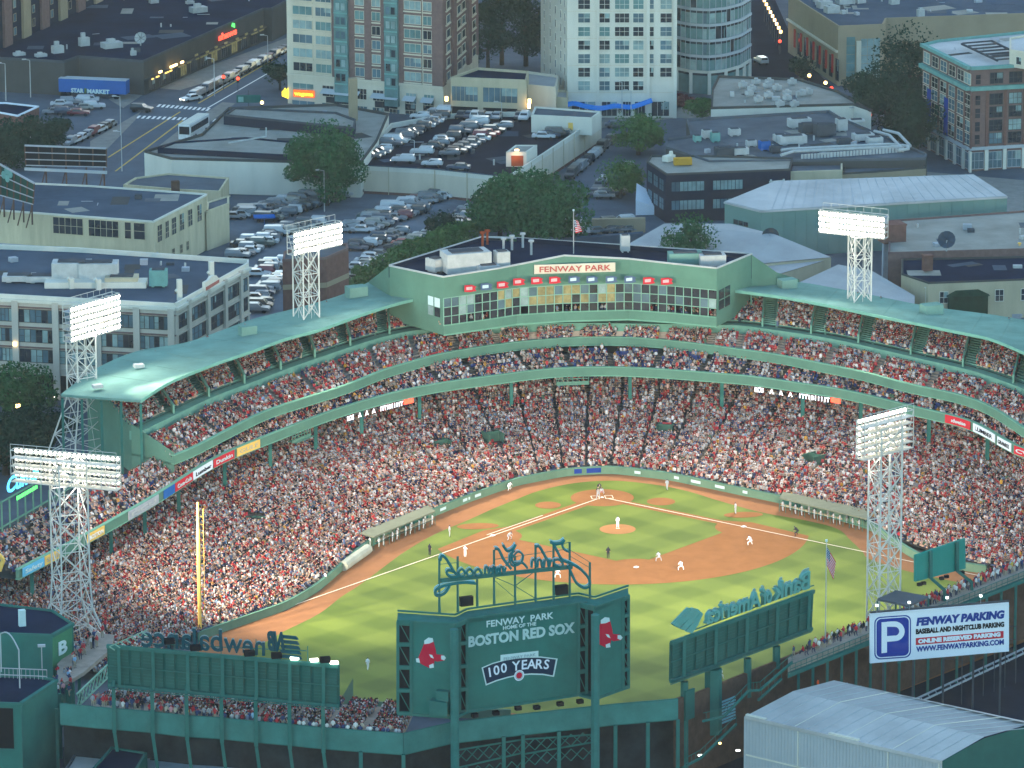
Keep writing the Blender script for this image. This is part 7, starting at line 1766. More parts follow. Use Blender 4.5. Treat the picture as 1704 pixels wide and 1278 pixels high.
for k in range(14):
    x = 1655+random.uniform(-28,40); y = 490+random.uniform(0,38); p = un(x,y); mb = MB(); mb.obox((p[0],p[1],0), random.uniform(1.5,4),random.uniform(1,2.4),random.uniform(.6,2.4),random.uniform(0,1.5)); mb.beam((p[0],p[1],0),(p[0]+1,p[1]+.5,3.0),.15)
    tag(mb.build('yard_clutter', random.choice([M_hvac,M_hvacd,M_steelg,M_white])), 'crate or pallet in the cluttered yard behind the right roof', 'crate', 'yard clutter behind the right roof')

# ---- rooftop car park
DZ = 4.6
B = Bld('parking_deck', 'cream walled parking deck with rows of cars on its dark roof, top centre', 'car park', [(585,274),(720,281),(846,294),(1001,192),(885,186),(800,186),(735,190),(650,205)], DZ+1.0, M_cream, M_asphalt2, 1.0, coping=M_stone)
f = B.face(1); f.win(f.u(664,305), .2, 2.8, 2.4, M_cream, M_rust, 1, 1, name='door'); f.win(f.u(640,305), .2, 1.0, 2.2, M_cream, M_steelg, 1, 1, name='door')
fc = B.face(0)
for i in (0,1,2):
    ff_ = B.face(i)
    for k in range(int(ff_.L/7)): ff_.slab(k*7+.4,k*7+.55,0,DZ+.9,.12,M_beige,'joint')
    ff_.slab(0,ff_.L,0,.5,.1,M_brickr,'plinth'); ff_.slab(0,ff_.L,DZ+.9,DZ+1.08,.1,M_roofb if i < 2 else M_stone,'coping_strip')
B1 = Bld('stair_hut', 'pale hut with warm lit red doorway on the parking deck', 'hut', [(842,253),(876,253),(894,241),(858,241)], DZ+2.9, M_stone, M_rooft, .2, zb=DZ)
f = B1.face(0); f.win(f.L*.55, DZ+.1, f.L*.6, 2.1, M_stone, M_rust); mb = MB(); p = f.pl.pt(860,251,.4); mb.obox(tuple(p), .8,.4,.3); mb.build('lamp', M_warm, B1.t)
B1 = Bld('ramp_house', 'long pale ramp house with blue sign at the back corner of the parking deck', 'building', [(884,191),(985,196),(1000,185),(890,177)], DZ+3.6, M_stone, M_roofg, .3, zb=DZ)
B1.face(0).win(B1.face(0).L*.65, DZ+.2, 1.0, 2.2, M_stone, M_yellow)
ld_ = bpy.data.lights.new('doorway_lamp','POINT'); ld_.energy = 30; ld_.color = (1,.55,.25); ld_.shadow_soft_size = .2; lo = bpy.data.objects.new('doorway_lamp', ld_); COL.objects.link(lo); q_ = f.pl.pt(858,262,1.4); lo.location = q_

# ---- warehouse left of the deck
B = Bld('warehouse', 'white walled warehouse with brown grey roof strips behind the big tree', 'building', [(240,250),(285,262),(600,270),(628,232),(647,188),(560,172),(380,178),(335,222)], 7.0, M_stone, M_rooft, .5, coping=M_taupe)
f = B.face(1)
for k in range(1,7): f.slab(f.L*k/7,f.L*k/7+.12,0,6.4,.06,M_stone,'joint')
B1 = Bld('raised_roof', 'raised dark roof section of the white warehouse', 'building', [(372,190),(590,212),(592,198),(560,186),(390,178)], 8.6, M_navy, M_rooft, .4, zb=6.4, coping=M_hvacd)
B1 = Bld('raised_roof', 'second dark edged roof section of the white warehouse', 'building', [(262,246),(560,262),(580,244),(410,228),(290,236)], 7.6, M_navy, M_rooft, .3, zb=6.4, coping=M_roofd)
t = MB(); a = un(380,238,8); b = un(443,227,8.2); t.beam(a,b,.3); t.beam(b,(b[0],b[1],10),.3); tag(t.build('roof_pipe', M_hvac), 'white bent pipe on the white warehouse roof', 'pipe')
B = Bld('low_building', 'small low building with grey roof and brick chimney below the white warehouse', 'building', [(205,307),(300,315),(366,318),(381,295),(280,288),(225,295)], 6.0, M_ybeige, M_roofg, .3)
f = B.face(2); p = un(292,320,6); mb = MB(); mb.obox((p[0],p[1],3), 1.5,1.2,5.2,.1); mb.build('chimney', M_brickb, B.t)

# ---- beige building
B = Bld('beige_building', 'yellow beige two storey building with blue roof at the left', 'building', [(-30,347),(256,368),(343,324),(345,322),(150,308),(-30,300)], 10.5, M_ybeige, M_roofb, .3, coping=M_stone)
f = B.face(0)
for x0,x1,nx in ((89,138,5),(148,197,5),(208,218,1),(223,241,1)): f.win(f.u((x0+x1)/2,380), f.z(150,392), f.u(x1,380)-f.u(x0,380), 3.0, M_ybeige, M_glassd if nx > 1 else M_glassd, nx, 2)
f = B.face(1)
for k,u in enumerate((.1,.24,.37,.52,.68,.86)): f.win(f.L*u, 6.2, 1.9 if k != 1 else 1.4, 3.1, M_ybeige, M_glassd, 2, 3)
for u in (.35,.5,.62): f.win(f.L*u, 2.0, 1.0, 1.6, M_ybeige, M_glassd, 2, 2)
B = Bld('annex', 'ivy stained beige annex behind the beige building', 'building', [(343,352),(381,338),(381,325),(345,336)], 7.5, M_ybeige, M_roofg, .2)
B = Bld('low_building', 'pale blue low roof strip in front of the beige building', 'building', [(-30,412),(150,410),(262,420),(262,402),(-30,392)], 4.5, M_metalb, M_roofw, .2)
# billboards (backs)
def billboard(label, x0, y0, x1, y1, x2, y2, x3, y3, zg_, m, ang=0):
    b = un((x0+x1)/2, max(y2,y3)+25, zg_); pb_ = Plane(un(x3,y3+25,zg_), un(x2,y2+25,zg_)); t = thing('billboard', label, 'billboard', b)
    mb = MB(); pb_.poly(mb, [(x3,y3),(x2,y2),(x1,y1),(x0,y0)], .15, 0); mb.build('panel', m, t)
    n_ = 7
    for k in range(n_):
        u = k/(n_-1); a = (x0+(x1-x0)*u, y0+(y1-y0)*u); c_ = (x3+(x2-x3)*u, y3+(y2-y3)*u); mb = MB(); mb.beam(pb_.pt(*a,.2), pb_.pt(*c_,.2), .3); mb.build('stud', M_brickb, t)
    for v in (0,.35,.7,1):
        mb = MB(); mb.beam(pb_.pt(x0+(x3-x0)*v,y0+(y3-y0)*v,.3), pb_.pt(x1+(x2-x1)*v,y1+(y2-y1)*v,.3), .2 if v else .35); mb.build('rail', M_steelg, t)
    for u in (.25,.5,.75,.97):
        p = pb_.pt(x3+(x2-x3)*u, y3+(y2-y3)*u, .1); mb = MB(); mb.beam(p,(p.x,p.y,zg_-1),.35); mb.beam(p-UP*.5,(p.x+1.2,p.y+2.5,zg_-1),.2); mb.build('leg', M_brickb, t)
    return t, pb_
t,pb_ = billboard('back of a rusty framed billboard standing on the beige building', 41,242,177,247,177,278,43,275, 10.3, M_dark)
mb = MB(); mb.beam(pb_.pt(41,281,1.2), pb_.pt(178,287,1.2), .6); mb.build('catwalk', M_metalb, t)
t,pb_ = billboard('green billboard with a clover leaf by the left border', -10,268,57,305,55,340,-10,322, 10.3, mat('billboard_green',(.02,.07,.055),.5))
t2 = thing('clover_emblem','pale green clover painted on the dark green billboard','emblem',tuple(pb_.pt(12,290))); 
for dx,dy in ((0,-6),(6,0),(-5,1),(1,7)): 
    mb = MB(); c_ = pb_.pt(11+dx,290+dy,.4); mb.add([c_+(pb_.d*math.cos(k)+UP*math.sin(k))*.75 for k in np.linspace(0,5.6,9)],[tuple(range(9))]); mb.build('leaf_print', M_copper, t2)

# ---- loft building
B = Bld('loft_building', 'grey concrete loft building with wide window bays at the left', 'building', [(-40,487),(292,505),(414,437),(414,431),(135,412),(-40,405)], 17.5, M_loft, M_roofb, .8, coping=M_stone)
f = B.face(0); FHs = [13.0,9.6,6.2,2.8]
bays = [(-30,24),(34,86),(100,136),(170,226),(234,282)]
for j,z in enumerate(FHs):
    for x0,x1 in ((-16,22),(31,90),(98,160),(168,224),(233,281)):
        u0,u1 = f.u(x0,560),f.u(x1,560)
        if j == 3: f.win((u0+u1)/2, z-2.3, u1-u0, 3.6, M_loft, M_dark, 1, 1)
        else: 
            nwin = 6
            for k in range(nwin): f.win(u0+(u1-u0)*(k+.5)/nwin, z, (u1-u0)/nwin-.1, 2.1, M_taupe, random.choices([M_glass,M_glassl,M_glassd],[5,4,3])[0], 1, 2 if k % 3 == 0 else 1)
    f.slab(0,f.L,z+2.35,z+2.6,.25,M_brickp if j < 3 else M_loft,'lintel_band')
for x in (27,94,164,228.5,286): u = f.u(x,560); f.slab(u-.55,u+.55,0,16.6,.5,M_loft,'pier')
f.slab(0,f.L,16.3,16.8,.45,M_stone,'cornice')
g_ = B.face(1)
for j,z in enumerate(FHs[:3]):
    for k,(a_,b_) in enumerate(((.04,.14),(.19,.39),(.45,.63),(.68,.85),(.89,.97))):
        nw = 2 if b_-a_ < .12 else 4
        for q in range(nw): g_.win(g_.L*(a_+(b_-a_)*(q+.5)/nw), z, g_.L*(b_-a_)/nw-.1, 2.1, M_taupe, random.choices([M_glassd,M_glass],[3,1])[0], 1, 2)
    g_.slab(0,g_.L,z+2.35,z+2.6,.25,M_loft,'lintel_band')
for u in (.165,.42,.655,.87): g_.slab(g_.L*u-.5,g_.L*u+.5,0,17.0,.45,M_loft,'pier')
g_.slab(0,g_.L,16.3,16.8,.45,M_stone,'cornice')
mb = MB(); g_.pl.poly(mb, [(341,494),(368,478),(368,464),(363,462),(360,458),(352,460),(348,466),(341,470)], .5, .3); mb.build('gable_crest', M_stone, B.t)
mb = MB(); g_.pl.poly(mb, [(343,478),(365,465),(365,470),(343,484)], .06, .36); mb.build('crest_panel', mat('faded_red',(.35,.13,.11),.8), B.t)
for k,(x,y,w,d,h,m_,lb) in enumerate(((120,462,6.5,3.6,3.2,M_hvac,'left of the two big silver cooling units on the loft roof'),(165,463,6.5,3.6,3.2,M_hvac,'right of the two big silver cooling units on the loft roof'),(203,468,5.5,3.4,1.3,M_beige,'low tan unit right of the big cooling units'),(32,462,5.5,3,.9,M_hvac,'flat grey unit at the far left of the loft roof'),(70,463,5.0,3,.9,M_hvac,'flat grey unit beside the far left one on the loft roof'),(264,470,3,2.4,2.6,M_copper,'turquoise fronted unit on the right of the loft roof'))):
    roofunit(x,y+6,16.8,w,d,h,-.12,m_,label=lb)
mb = MB(); p = un(160,476,16.7); mb.obox((p[0],p[1],16.7), 17,3.5,1.0,-.12); tag(mb.build('unit_plinth', M_stone), 'long pale plinth carrying the cooling units on the loft roof', 'plinth')
for k,(x,y) in enumerate(((119,480),(164,482),(299,500),(352,470))):
    p = un(x,y,16.7); mb = MB(); mb.obox((p[0],p[1],16.7), .8,.8,(1.8,1.8,3.6,3.6)[k],.2); mb.beam((p[0],p[1],18),(p[0]+.6,p[1]+.4,18.6),.5,n=6); tag(mb.build('vent_shaft', M_stone), 'white vent shaft on the loft roof, %s from the left' % ords[k], 'vent', 'vent shafts on the loft roof')
p = un(92,472,16.7); mb = MB(); mb.beam((p[0],p[1],16.7),(p[0],p[1],18.1),.2); mb.beam((p[0],p[1],18.1),(p[0],p[1],18.9),.8,n=8,w2=.5); tag(mb.build('roof_ventilator', M_lett), 'white ball ventilator near the front edge of the loft roof', 'ventilator')
f.slab(f.u(27,572)-.3,f.u(27,572)+.3,f.z(27,574),f.z(27,568),.8,M_warm,'wall_lamp')

# ---- brown brick box behind the second tower
B = Bld('brick_box', 'windowless brown brick box behind the left roof light tower', 'building', [(470,432),(543,428),(580,412),(578,404),(500,408),(472,418)], 14, M_brickr, M_roofg, .4, coping=M_brickp)
f = B.face(0); f.slab(0,f.L,8.6,9.5,.06,M_tan,'stripe')
B.face(1).slab(0,B.face(1).L,8.6,9.5,.06,M_tan,'stripe')

# ---- bottom right white building
t = thing('white_warehouse', 'big white metal clad building with shallow pitched roof in the lower right corner', 'building', un(1400,1260,9))
E0 = un(1242,1191,9.5); E1 = un(1568,1266,9.5); M0 = un(1320,1150,11.2); A0_ = un(1388,1132,11.8); A1_ = un(1760,1215,11.8); Mr = un(1638,1226,11.2); B1_ = un(1720,1203,11.5)
M1_ = un(1700,1240,11.2)
mb = MB(); mb.add([E0,E1,Mr,M0],[(0,1,2,3)]); mb.build('roof_slope', M_roofw, t)
mb = MB(); mb.add([M0,Mr,B1_,(A1_[0],A1_[1],A1_[2]),A0_],[(0,1,2,3,4)]); mb.build('roof_slope', M_roofl, t)
for k in range(1,16):
    for (p0,p1,q0,q1) in ((E0,E1,M0,Mr),(M0,Mr,A0_,A1_)):
        p = Vector(p0).lerp(Vector(p1),k/16)+UP*.04; q = Vector(q0).lerp(Vector(q1),k/16)+UP*.04; mb = MB(); mb.beam(p,q,.09); mb.build('roof_seam', M_stone if k % 4 == 0 else M_metalb, t)
mb = MB(); mb.prism([E0[:2],E1[:2],(E1[0],E1[1]-.2),(E0[0],E0[1]-.2)],0,9.4); mb.build('wall', M_metalb, t)
f = Face(t,E0,E1)
for k in range(60): f.slab(f.L*k/60, f.L*k/60+.05, 0, 9.3, .05, M_metalb, 'rib')
for u in (.27,.73,.985): f.slab(f.L*u-.08, f.L*u+.08, 0, 9.3, .12, M_stone, 'downpipe')
f.slab(0,f.L,9.15,9.6,.3,M_roofw,'gutter'); f.slab(0,f.L,4.1,4.3,.12,M_stone,'girt')
for u0,u1,z0_,z1_ in ((.0,.1,9.55,9.75),(.43,.58,9.55,9.85)): f.slab(f.L*u0,f.L*u1,z0_,z1_,.5,M_stone,'flashing',-.3)
mb = MB(); mb.prism([E1[:2],Mr[:2],B1_[:2],(B1_[0],B1_[1]-.3),(E1[0]+.2,E1[1]-.3)],0,[9.4,11.0,11.3,11.3,9.4]); mb.build('gable_wall', M_greend, t)
mb = MB(); mb.prism([E0[:2],M0[:2],A0_[:2],(A0_[0],A0_[1]+.3),(E0[0]+.3,E0[1])],0,[9.4,11,11.6,11.6,9.4]); mb.build('gable_wall', M_metalb, t)
# worker in orange, rail viaduct
p = un(1361,1136,9.6); person(CIV[0], (p[0],p[1],8.4), 1.2, (.85,.12,.04), 'worker in an orange vest standing behind the white warehouse ridge', None)
t = thing('rail_viaduct', 'pale steel walkway running up to the right behind the parking sign', 'walkway', un(1600,1120,2))
for dy in (0,8):
    mb = MB(); mb.beam(un(1520,1165+dy,2), un(1740,1062+dy,2), .25); mb.build('rail', M_steelg, t)
for k in range(18): mb = MB(); x = 1520+k*12; mb.beam(un(x,1165-k*5.6,2), un(x+4,1173-k*5.6,2), .12); mb.build('sleeper', M_steelg, t)
ground('street', [(1130,1278),(1130,1200),(1450,1120),(1800,1010),(1800,1420),(1130,1420)], -.02, M_asphalt2)
struct('street', flat([(-140,118),(130,112),(140,260),(-120,260)], -.03), M_asphalt2)
for k in range(12):
    x = 1600+(k%6)*18; y = 1150-(k%6)*7+(k//6)*22; p = un(x,y); mb = MB(); mb.beam(p,(p[0],p[1],6.5),.12); mb.beam((p[0],p[1],6.3),(p[0]+2.5,p[1]-1,6.3),.1); tag(mb.build('wire_pole', M_hvacd), 'thin dark pole in the railway cutting under the parking sign', 'pole', 'poles in the railway cutting')

# ---- bottom left blocks
def block(label, roofpx, z, wall=M_face, zb=0, rf=M_roofd):
    return Bld('stand_building', label, 'building', roofpx, z, wall, rf, .25, zb=zb, coping=M_greenm)
B = block('dark green block with a white letter B behind the near light tower', [(-30,1052),(87,1056),(122,1036),(88,1014),(0,1004),(-30,1002)], 13.5)
f = B.face(1); f.pl.text('lettering','B',M_lett,B.t,97,1091,111,1084,22,off=.15,bold=.08); f.slab(0,f.L,13.1,13.5,.2,M_greenm,'trim')
mb = MB(); f.pl.poly(mb, [(88,1110),(120,1090),(120,1042),(88,1062)], .05, .05); mb.build('green_panel', mat('bright_panel',(.05,.20,.11),.5), B.t)
p = un(37,1042,13.2); mb = MB(); mb.obox((p[0],p[1],13.2), .9,.7,2.3,.2); tag(mb.build('roof_unit', M_lett), 'small white unit on the roof of the green block lower left', 'roof unit')
B = block('green corner block with a dark doorway at the bottom left corner', [(-30,1168),(34,1170),(95,1130),(60,1124),(-30,1122)], 12.5)
f = B.face(0); f.win(f.u(2,1220), f.z(2,1245), f.u(22,1220)-f.u(-20,1220), 5.5, M_greenm, M_dark); g2 = B.face(1); g2.slab(g2.L*.0,g2.L*.03,0,12.4,.1,M_greenm,'trim'); g2.slab(0,g2.L,12.1,12.5,.2,M_greenm,'trim')
for x0,y0 in ((-5,1120),(20,1122),(45,1124),(68,1127)): pass
mb = MB(); a = un(-20,1118,13.0); b = un(78,1122,13.0); 
for zz in (12.7,13.6): mb.beam((a[0],a[1],zz),(b[0],b[1],zz),.12)
for k in range(15): q = Vector(a).lerp(Vector(b),k/14); mb.beam((q.x,q.y,12.2),(q.x,q.y,13.6),.08)
tag(mb.build('roof_railing', M_steelg), 'grey railing along the back of the bottom left green block', 'railing')
a = un(2,1118,12.5); b = un(33,1145,12.5); mb = MB(); arc_ = [Vector(a).lerp(Vector(b),k/8)+UP*(5.2+1.1*math.sin(math.pi*k/8)) for k in range(9)]; mb.path([Vector(a)]+arc_+[Vector(b)], .16, n=5); tag(mb.build('arch_pipe', M_metalb), 'pale blue arched pipe over the bottom left green block', 'pipe')
mb = MB(); p = un(70,1110,12.5); mb.beam((p[0],p[1],12.3),(p[0],p[1],15.3),.14); mb.obox((p[0],p[1],15.3), 1.0,.5,.3); tag(mb.build('lamp_post', M_steelg), 'short lamp post on the bottom left green block', 'lamp post')
# concourse
cc = thing('concourse', 'grey concourse deck between the green blocks and the bleachers, lower left', 'walkway', un(150,1090,9.2))
P_ = [un(x,y,9.4) for x,y in ((121,1078),(148,1052),(190,1056),(186,1078),(140,1118),(120,1130),(95,1140),(95,1105))]
mb = MB(); mb.prism([p[:2] for p in P_], 8.9, 9.4); mb.build('deck', M_conc, cc)
a,b = un(128,1160,10.6),un(182,1108,10.6)
mb = MB(); n_ = 9
for z_ in (9.2,11.0): mb.beam((a[0],a[1],z_),(b[0],b[1],z_),.22)
for k in range(n_): q = Vector(a).lerp(Vector(b),k/n_); r_ = Vector(a).lerp(Vector(b),(k+1)/n_); mb.beam((q.x,q.y,9.2),(r_.x,r_.y,11.0),.14); mb.beam((q.x,q.y,11.0),(r_.x,r_.y,9.2),.14)
mb.build('lattice_side', M_greenm if 0 else MT['mullion_green'], cc)
for k in range(5):
    p = un((100,108,120,132,95)[k],(1190,1170,1150,1140,1215)[k],6); mb = MB(); mb.beam((p[0],p[1],9),(p[0],p[1],0),.5); mb.build('column', M_greenm, cc)
for k in range(40):
    x = random.choice([random.uniform(122,178), random.uniform(92,125)]); y = 1055+ (178-x)*.95+random.uniform(-14,6) if x > 122 else random.uniform(1128,1160)
    col,cn = random.choices(SHN,SHWt)[0]; p = un(x,y,9.4 if x > 122 else 8.2)
    near_n += 1
    person(random.choice(CIV), p, random.uniform(0,6.2), col, 'fan in %s on the grey concourse, %s end' % (cn, 'upper' if y < 1075 else 'middle' if y < 1110 else 'lower'), 'fans on the concourse')
# roofs at the bottom edge
B = Bld('low_roof', 'pale blue flat roof along the bottom border under the bleachers', 'building', [(245,1292),(560,1318),(600,1284),(500,1272),(245,1249)], 4.0, M_metalb, mat('pale_blue_roof',(.36,.44,.50),.6), .2)
B = Bld('dark_hut', 'dark flat roofed hut at the bottom border, left of the pale blue roof', 'hut', [(150,1282),(222,1290),(245,1252),(185,1242)], 6.5, M_greend, M_roofd, .2)
B = Bld('low_roof', 'cluttered grey roof at the bottom border beside the green corner block', 'building', [(95,1300),(150,1300),(180,1255),(130,1243)], 3.6, M_roofg, M_roofw, .2)
for k,(x,y,c_) in enumerate(((258,1233,0),(278,1227,0),(400,1238,1),(150,1240,0),(500,1252,1),(520,1268,0),(634,1257,1),(378,1216,0),(1198,1238,2),(1165,1258,1),(850,1262,1),(1228,1250,1))):
    p = un(x,y,4); mb = MB(); mb.obox((p[0],p[1],4), .55 if c_ == 1 else .3,.2,.2); tag(mb.build('work_lamp', M_warm if c_ == 2 else MT['sign_bulb']), 'lit lamp under the bleachers, %s of the row' % ords[min(k,11)], 'lamp', 'lamps in the dark space under the bleachers')
# neon sign at left end of the deck
ns = thing('neon_sign', 'cyan and green neon script sign at the left border behind the near light tower', 'sign', un(40,815,16))
pn2 = Plane(un(0,905,13.4), un(90,858,13.4))
pn2.text('lettering','Cumb',M_cyanl,ns,10,822,62,797,26,off=.2,bold=.05,shear=.3); pn2.text('lettering','mmmm',M_greenl,ns,28,832,62,812,8,off=.3,bold=.05)
mb = MB()
for k in range(9): 
    x = 4+k*13; p = un(x,iy([(0,893),(42,866),(90,838),(134,815)],x),13.6); mb.beam((p[0],p[1],10),(p[0],p[1],18.5 if k < 6 else 16),.3)
a,b = un(0,893,13.6),un(134,815,13.6); mb.beam((a[0],a[1],14.8),(b[0],b[1],14.8),.25); mb.beam((a[0],a[1],18.5),(a[0]*.6+b[0]*.4,a[1]*.6+b[1]*.4,18.5),.25); mb.beam((a[0],a[1],12.6),(b[0],b[1],12.6),.9); mb.build('deck_fence', M_green, GS)
mb = MB(); p = Vector(un(-1,950,13)); mb.beam(p,p+Vector((-.6,0,1.6)),.5,n=6); mb.beam(p+Vector((-.6,0,1.6)),p+Vector((.2,0,2.6)),.5,n=6); tag(mb.build('inflatable', M_yellow), 'yellow curved object at the left border of the upper seats', 'inflatable')

# ================================================================== TREES
def tree(label, px, py, rx, h, n, m, seed, trunk=True, cat='tree', group='trees round the ballpark', z=0, flat_=1.0):
    n = int(n*1.9); rr_ = np.random.default_rng(seed); b = un(px,py,z); t = thing('tree' if cat == 'tree' else 'shrub', label, cat, b, group)
    V = []; F = []; cl = max(9, int(n/330)); cs = []
    for k in range(cl):
        a = rr_.uniform(0,2*math.pi); r = rx*math.sqrt(rr_.uniform(0,1))*.84; zz = h*(.22+.60*rr_.uniform(0,1)*(1-(r/rx)**2*.5)); cs.append((r*math.cos(a), r*math.sin(a), zz, rx*rr_.uniform(.16,.46)))
    cs.append((0,0,h*.55,rx*.6))
    w = np.array([c[3]**2 for c in cs]); w /= w.sum(); idx = rr_.choice(len(cs), n, p=w); C_ = np.array(cs)[idx]
    d = rr_.normal(size=(n,3)); d /= np.linalg.norm(d,axis=1)[:,None]; rad = rr_.uniform(.55,1.08,n)**.6
    c = C_[:,:3]+d*(C_[:,3]*rad)[:,None]*np.array([1,1,.8]); k3 = rr_.random(n) < .10; e_ = rr_.normal(size=(n,3)); e_ /= np.linalg.norm(e_,axis=1)[:,None]; e_ *= (rr_.uniform(.5,1.03,n)**.5)[:,None]*np.array([rx*.97,rx*.97,h*.42]); e_[:,2] += h*.56
    c = np.where(k3[:,None], e_, c); c[:,2] = np.maximum(c[:,2], h*.1)
    s = rr_.uniform(.2,.42,n)*(.8+rx/16); t1 = rr_.normal(size=(n,3)); t1 -= (t1*d).sum(1)[:,None]*d*.6; t1 /= np.linalg.norm(t1,axis=1)[:,None]; t2 = np.cross(d+rr_.normal(size=(n,3))*.5, t1); t2 /= np.linalg.norm(t2,axis=1)[:,None]
    q = np.stack([c-t1*s[:,None]*.8, c+t2*s[:,None]*.5, c+t1*s[:,None]*.8, c-t2*s[:,None]*.5], 1).reshape(-1,3)
    me = bpy.data.meshes.new('crown'); me.from_pydata(q.tolist(), [], [(4*i,4*i+1,4*i+2,4*i+3) for i in range(n)]); me.materials.append(m); o = link('crown', me, t)
    mb = MB(); mb.beam((0,0,0),(0,0,h*.45),rx*.13,n=7,w2=rx*.08)
    for k in range(min(6,cl)): c_ = cs[k]; mb.beam((0,0,h*.3),(c_[0]*.8,c_[1]*.8,c_[2]),rx*.06,n=5,w2=.05)
    mb.build('trunk', M_bark, t, (0,0,0)); return t
# (label, px, base py, crown radius, height, leaves, material)
trees = [('big round dark green tree in front of the white warehouse',543,342,7.6,17.5,6500,M_leaf),
 ('largest tree, broad deep green crown behind the press box',880,400,10.8,14,9000,M_leaf),
 ('second crown merging into the left side of the largest tree',832,398,6.5,10.5,3000,M_leaf),
 ('round mid green tree standing on the pale roofs right of the press box',1150,466,5.6,13,3400,M_leaf),
 ('olive green street tree at the top of the side street',1062,258,6.0,9.5,2400,M_leafy),
 ('bright green street tree lower on the side street',1032,330,5.2,8.5,2000,M_leafy),
 ('tall dark pine between the two towers, left one',835,108,7,24,3000,M_leafd),
 ('tall dark pine between the two towers, right one',875,110,7.5,20,3000,M_leafd),
 ('dark mass of foliage behind the garage wing',812,115,6,14,1800,M_leafd),
 ('dark tree between the retail block and brick building, upper',1508,205,8.5,22,3600,M_leafd),
 ('dark tree between the retail block and brick building, lower',1478,235,8.5,18,3600,M_leafd),
 ('dark tree against the brick corner building base',1525,262,7,14,2600,M_leafd),
 ('dark tree at the foot of the retail block',1450,190,6,10,1500,M_leafd),
 ('dark trees at the left border beside the billboard, front',22,275,8,9,3000,M_leafd),
 ('dark trees at the left border beside the billboard, back',60,262,6.5,9,2200,M_leafd),
 ('dark tree beside the small triangular lot garden',96,232,3.5,5,1000,M_leafd),
 ('night dark tree at the left border above the neon sign, upper',30,700,7,10,3000,M_leaf),
 ('night dark tree at the left border above the neon sign, lower',62,760,7.5,9,3000,M_leafd),
 ('night dark tree at the left border, lowest',10,790,8,10,3000,M_leafd),
 ('small round bush tree in the surface lot',738,395,3.6,5.5,1300,M_leafd),
 ('small dark tree by the white tower entrance, left',1103,192,3,5,900,M_leafd),
 ('small green tree by the glass tower, left one',1168,200,4.2,4.8,1300,M_leafy),
 ('small dark tree by the blue canopy',1028,192,2.5,4.5,700,M_leafd),
 ('dark street tree at the left foot of the apartment tower',466,150,3.8,7,1300,M_leafd),
 ('reddish planting row at the foot of the glass tower',1135,178,3,2.5,900,mat('red_leaf',(.13,.035,.04),.8,var=.4,scale=.9)),
 ('dark tree on the street by the retail banners',1335,135,3.2,6,900,M_leafd)]
for k,(lb,px,py,rx,h,n_,m_) in enumerate(trees): tree(lb,px,py,rx,h,n_,m_,100+k)
hedge = [(612,470,2.8),(640,455,3),(668,440,3),(695,428,3.2),(722,420,3.4),(752,408,3.6),(780,402,3.4),(650,462,2.5),(700,440,2.6),(598,483,2.2)]
for k,(x,y,r_) in enumerate(hedge): tree('bright green shrub in the hedge climbing behind the press box, %s from the left' % ords[[1,3,5,7,8,9,10,2,6,0][k]], x,y,r_,r_*1.25,900,M_leafy,300+k,cat='shrub',group='hedge shrubs behind the press box')

# ================================================================== VEHICLES
def carmeshes(kind):
    L_,W_,H_ = dict(sedan=(4.7,1.82,1.45),suv=(4.7,1.9,1.75),van=(5.0,1.95,1.95),hatch=(4.2,1.75,1.5))[kind]
    prof = dict(sedan=[(-.5,.30),(-.5,.60),(-.47,.66),(-.36,.68),(-.25,.98),(.08,1.0),(.22,.70),(.46,.60),(.5,.5),(.5,.3)],
                suv=[(-.5,.30),(-.5,.62),(-.47,.95),(-.42,.99),(.06,1.0),(.2,.66),(.46,.58),(.5,.48),(.5,.3)],
                van=[(-.5,.28),(-.5,.6),(-.48,.97),(-.4,1.0),(.16,1.0),(.3,.62),(.47,.52),(.5,.4),(.5,.28)],
                hatch=[(-.5,.32),(-.5,.65),(-.44,.92),(-.3,1.0),(.06,1.0),(.22,.7),(.45,.62),(.5,.5),(.5,.32)])[kind]
    P = [(x*L_, z*H_) for x,z in prof]; n = len(P); body_ = MB(); vs = []
    for s in (-1,1):
        for x,z in P: vs.append((x, s*W_/2*(1 if z < .68*H_ else .78), max(.22,z)))
    mid = [(x, 0, z) for x,z in P]
    body_.add(vs, [tuple(range(n)), tuple(range(2*n-1,n-1,-1))]+[(i,(i+1)%n,(i+1)%n+n,i+n)[::-1] for i in range(n)])
    # glasshouse: slightly proud dark band
    top = [i for i,(x,z) in enumerate(P) if z > .9*H_]; x0 = P[top[0]][0]; x1 = P[top[-1]][0]; xb = P[top[0]-1][0]; xf = P[top[-1]+1][0]
    zl = .68*H_; zh = .955*H_; g = MB(); e = .02
    for s in (-1,1):
        yl = s*(W_/2*.84); yh = s*(W_/2*.78+e)
        lo0 = xb+(x0-xb)*.15 if kind != 'sedan' else xb+.25; g.add([(lo0+.1,yl+s*.06,zl),(xf-.25,yl+s*.06,zl),(x1,yh,zh),(x0+.08,yh,zh)], [(0,1,2,3) if s < 0 else (3,2,1,0)])
    wz = .7*H_
    g.add([(xf-.0,-W_*.36,P[top[-1]+1][1]+.03),(xf,W_*.36,P[top[-1]+1][1]+.03),(x1+.06,W_*.35,zh+.01),(x1+.06,-W_*.35,zh+.01)], [(0,1,2,3)])
    g.add([(xb-.02,-W_*.36,max(zl,P[top[0]-1][1])+.03),(xb-.02,W_*.36,max(zl,P[top[0]-1][1])+.03),(x0-.05,W_*.35,zh+.01),(x0-.05,-W_*.35,zh+.01)], [(3,2,1,0)])
    wh = MB(); wh.beam((0,-.1,0),(0,.1,0),.56,n=10)
    return body_.mesh('car_body', M_car), g.mesh('car_glass', M_carglass), wh.mesh('wheel', M_tire), (L_,W_)
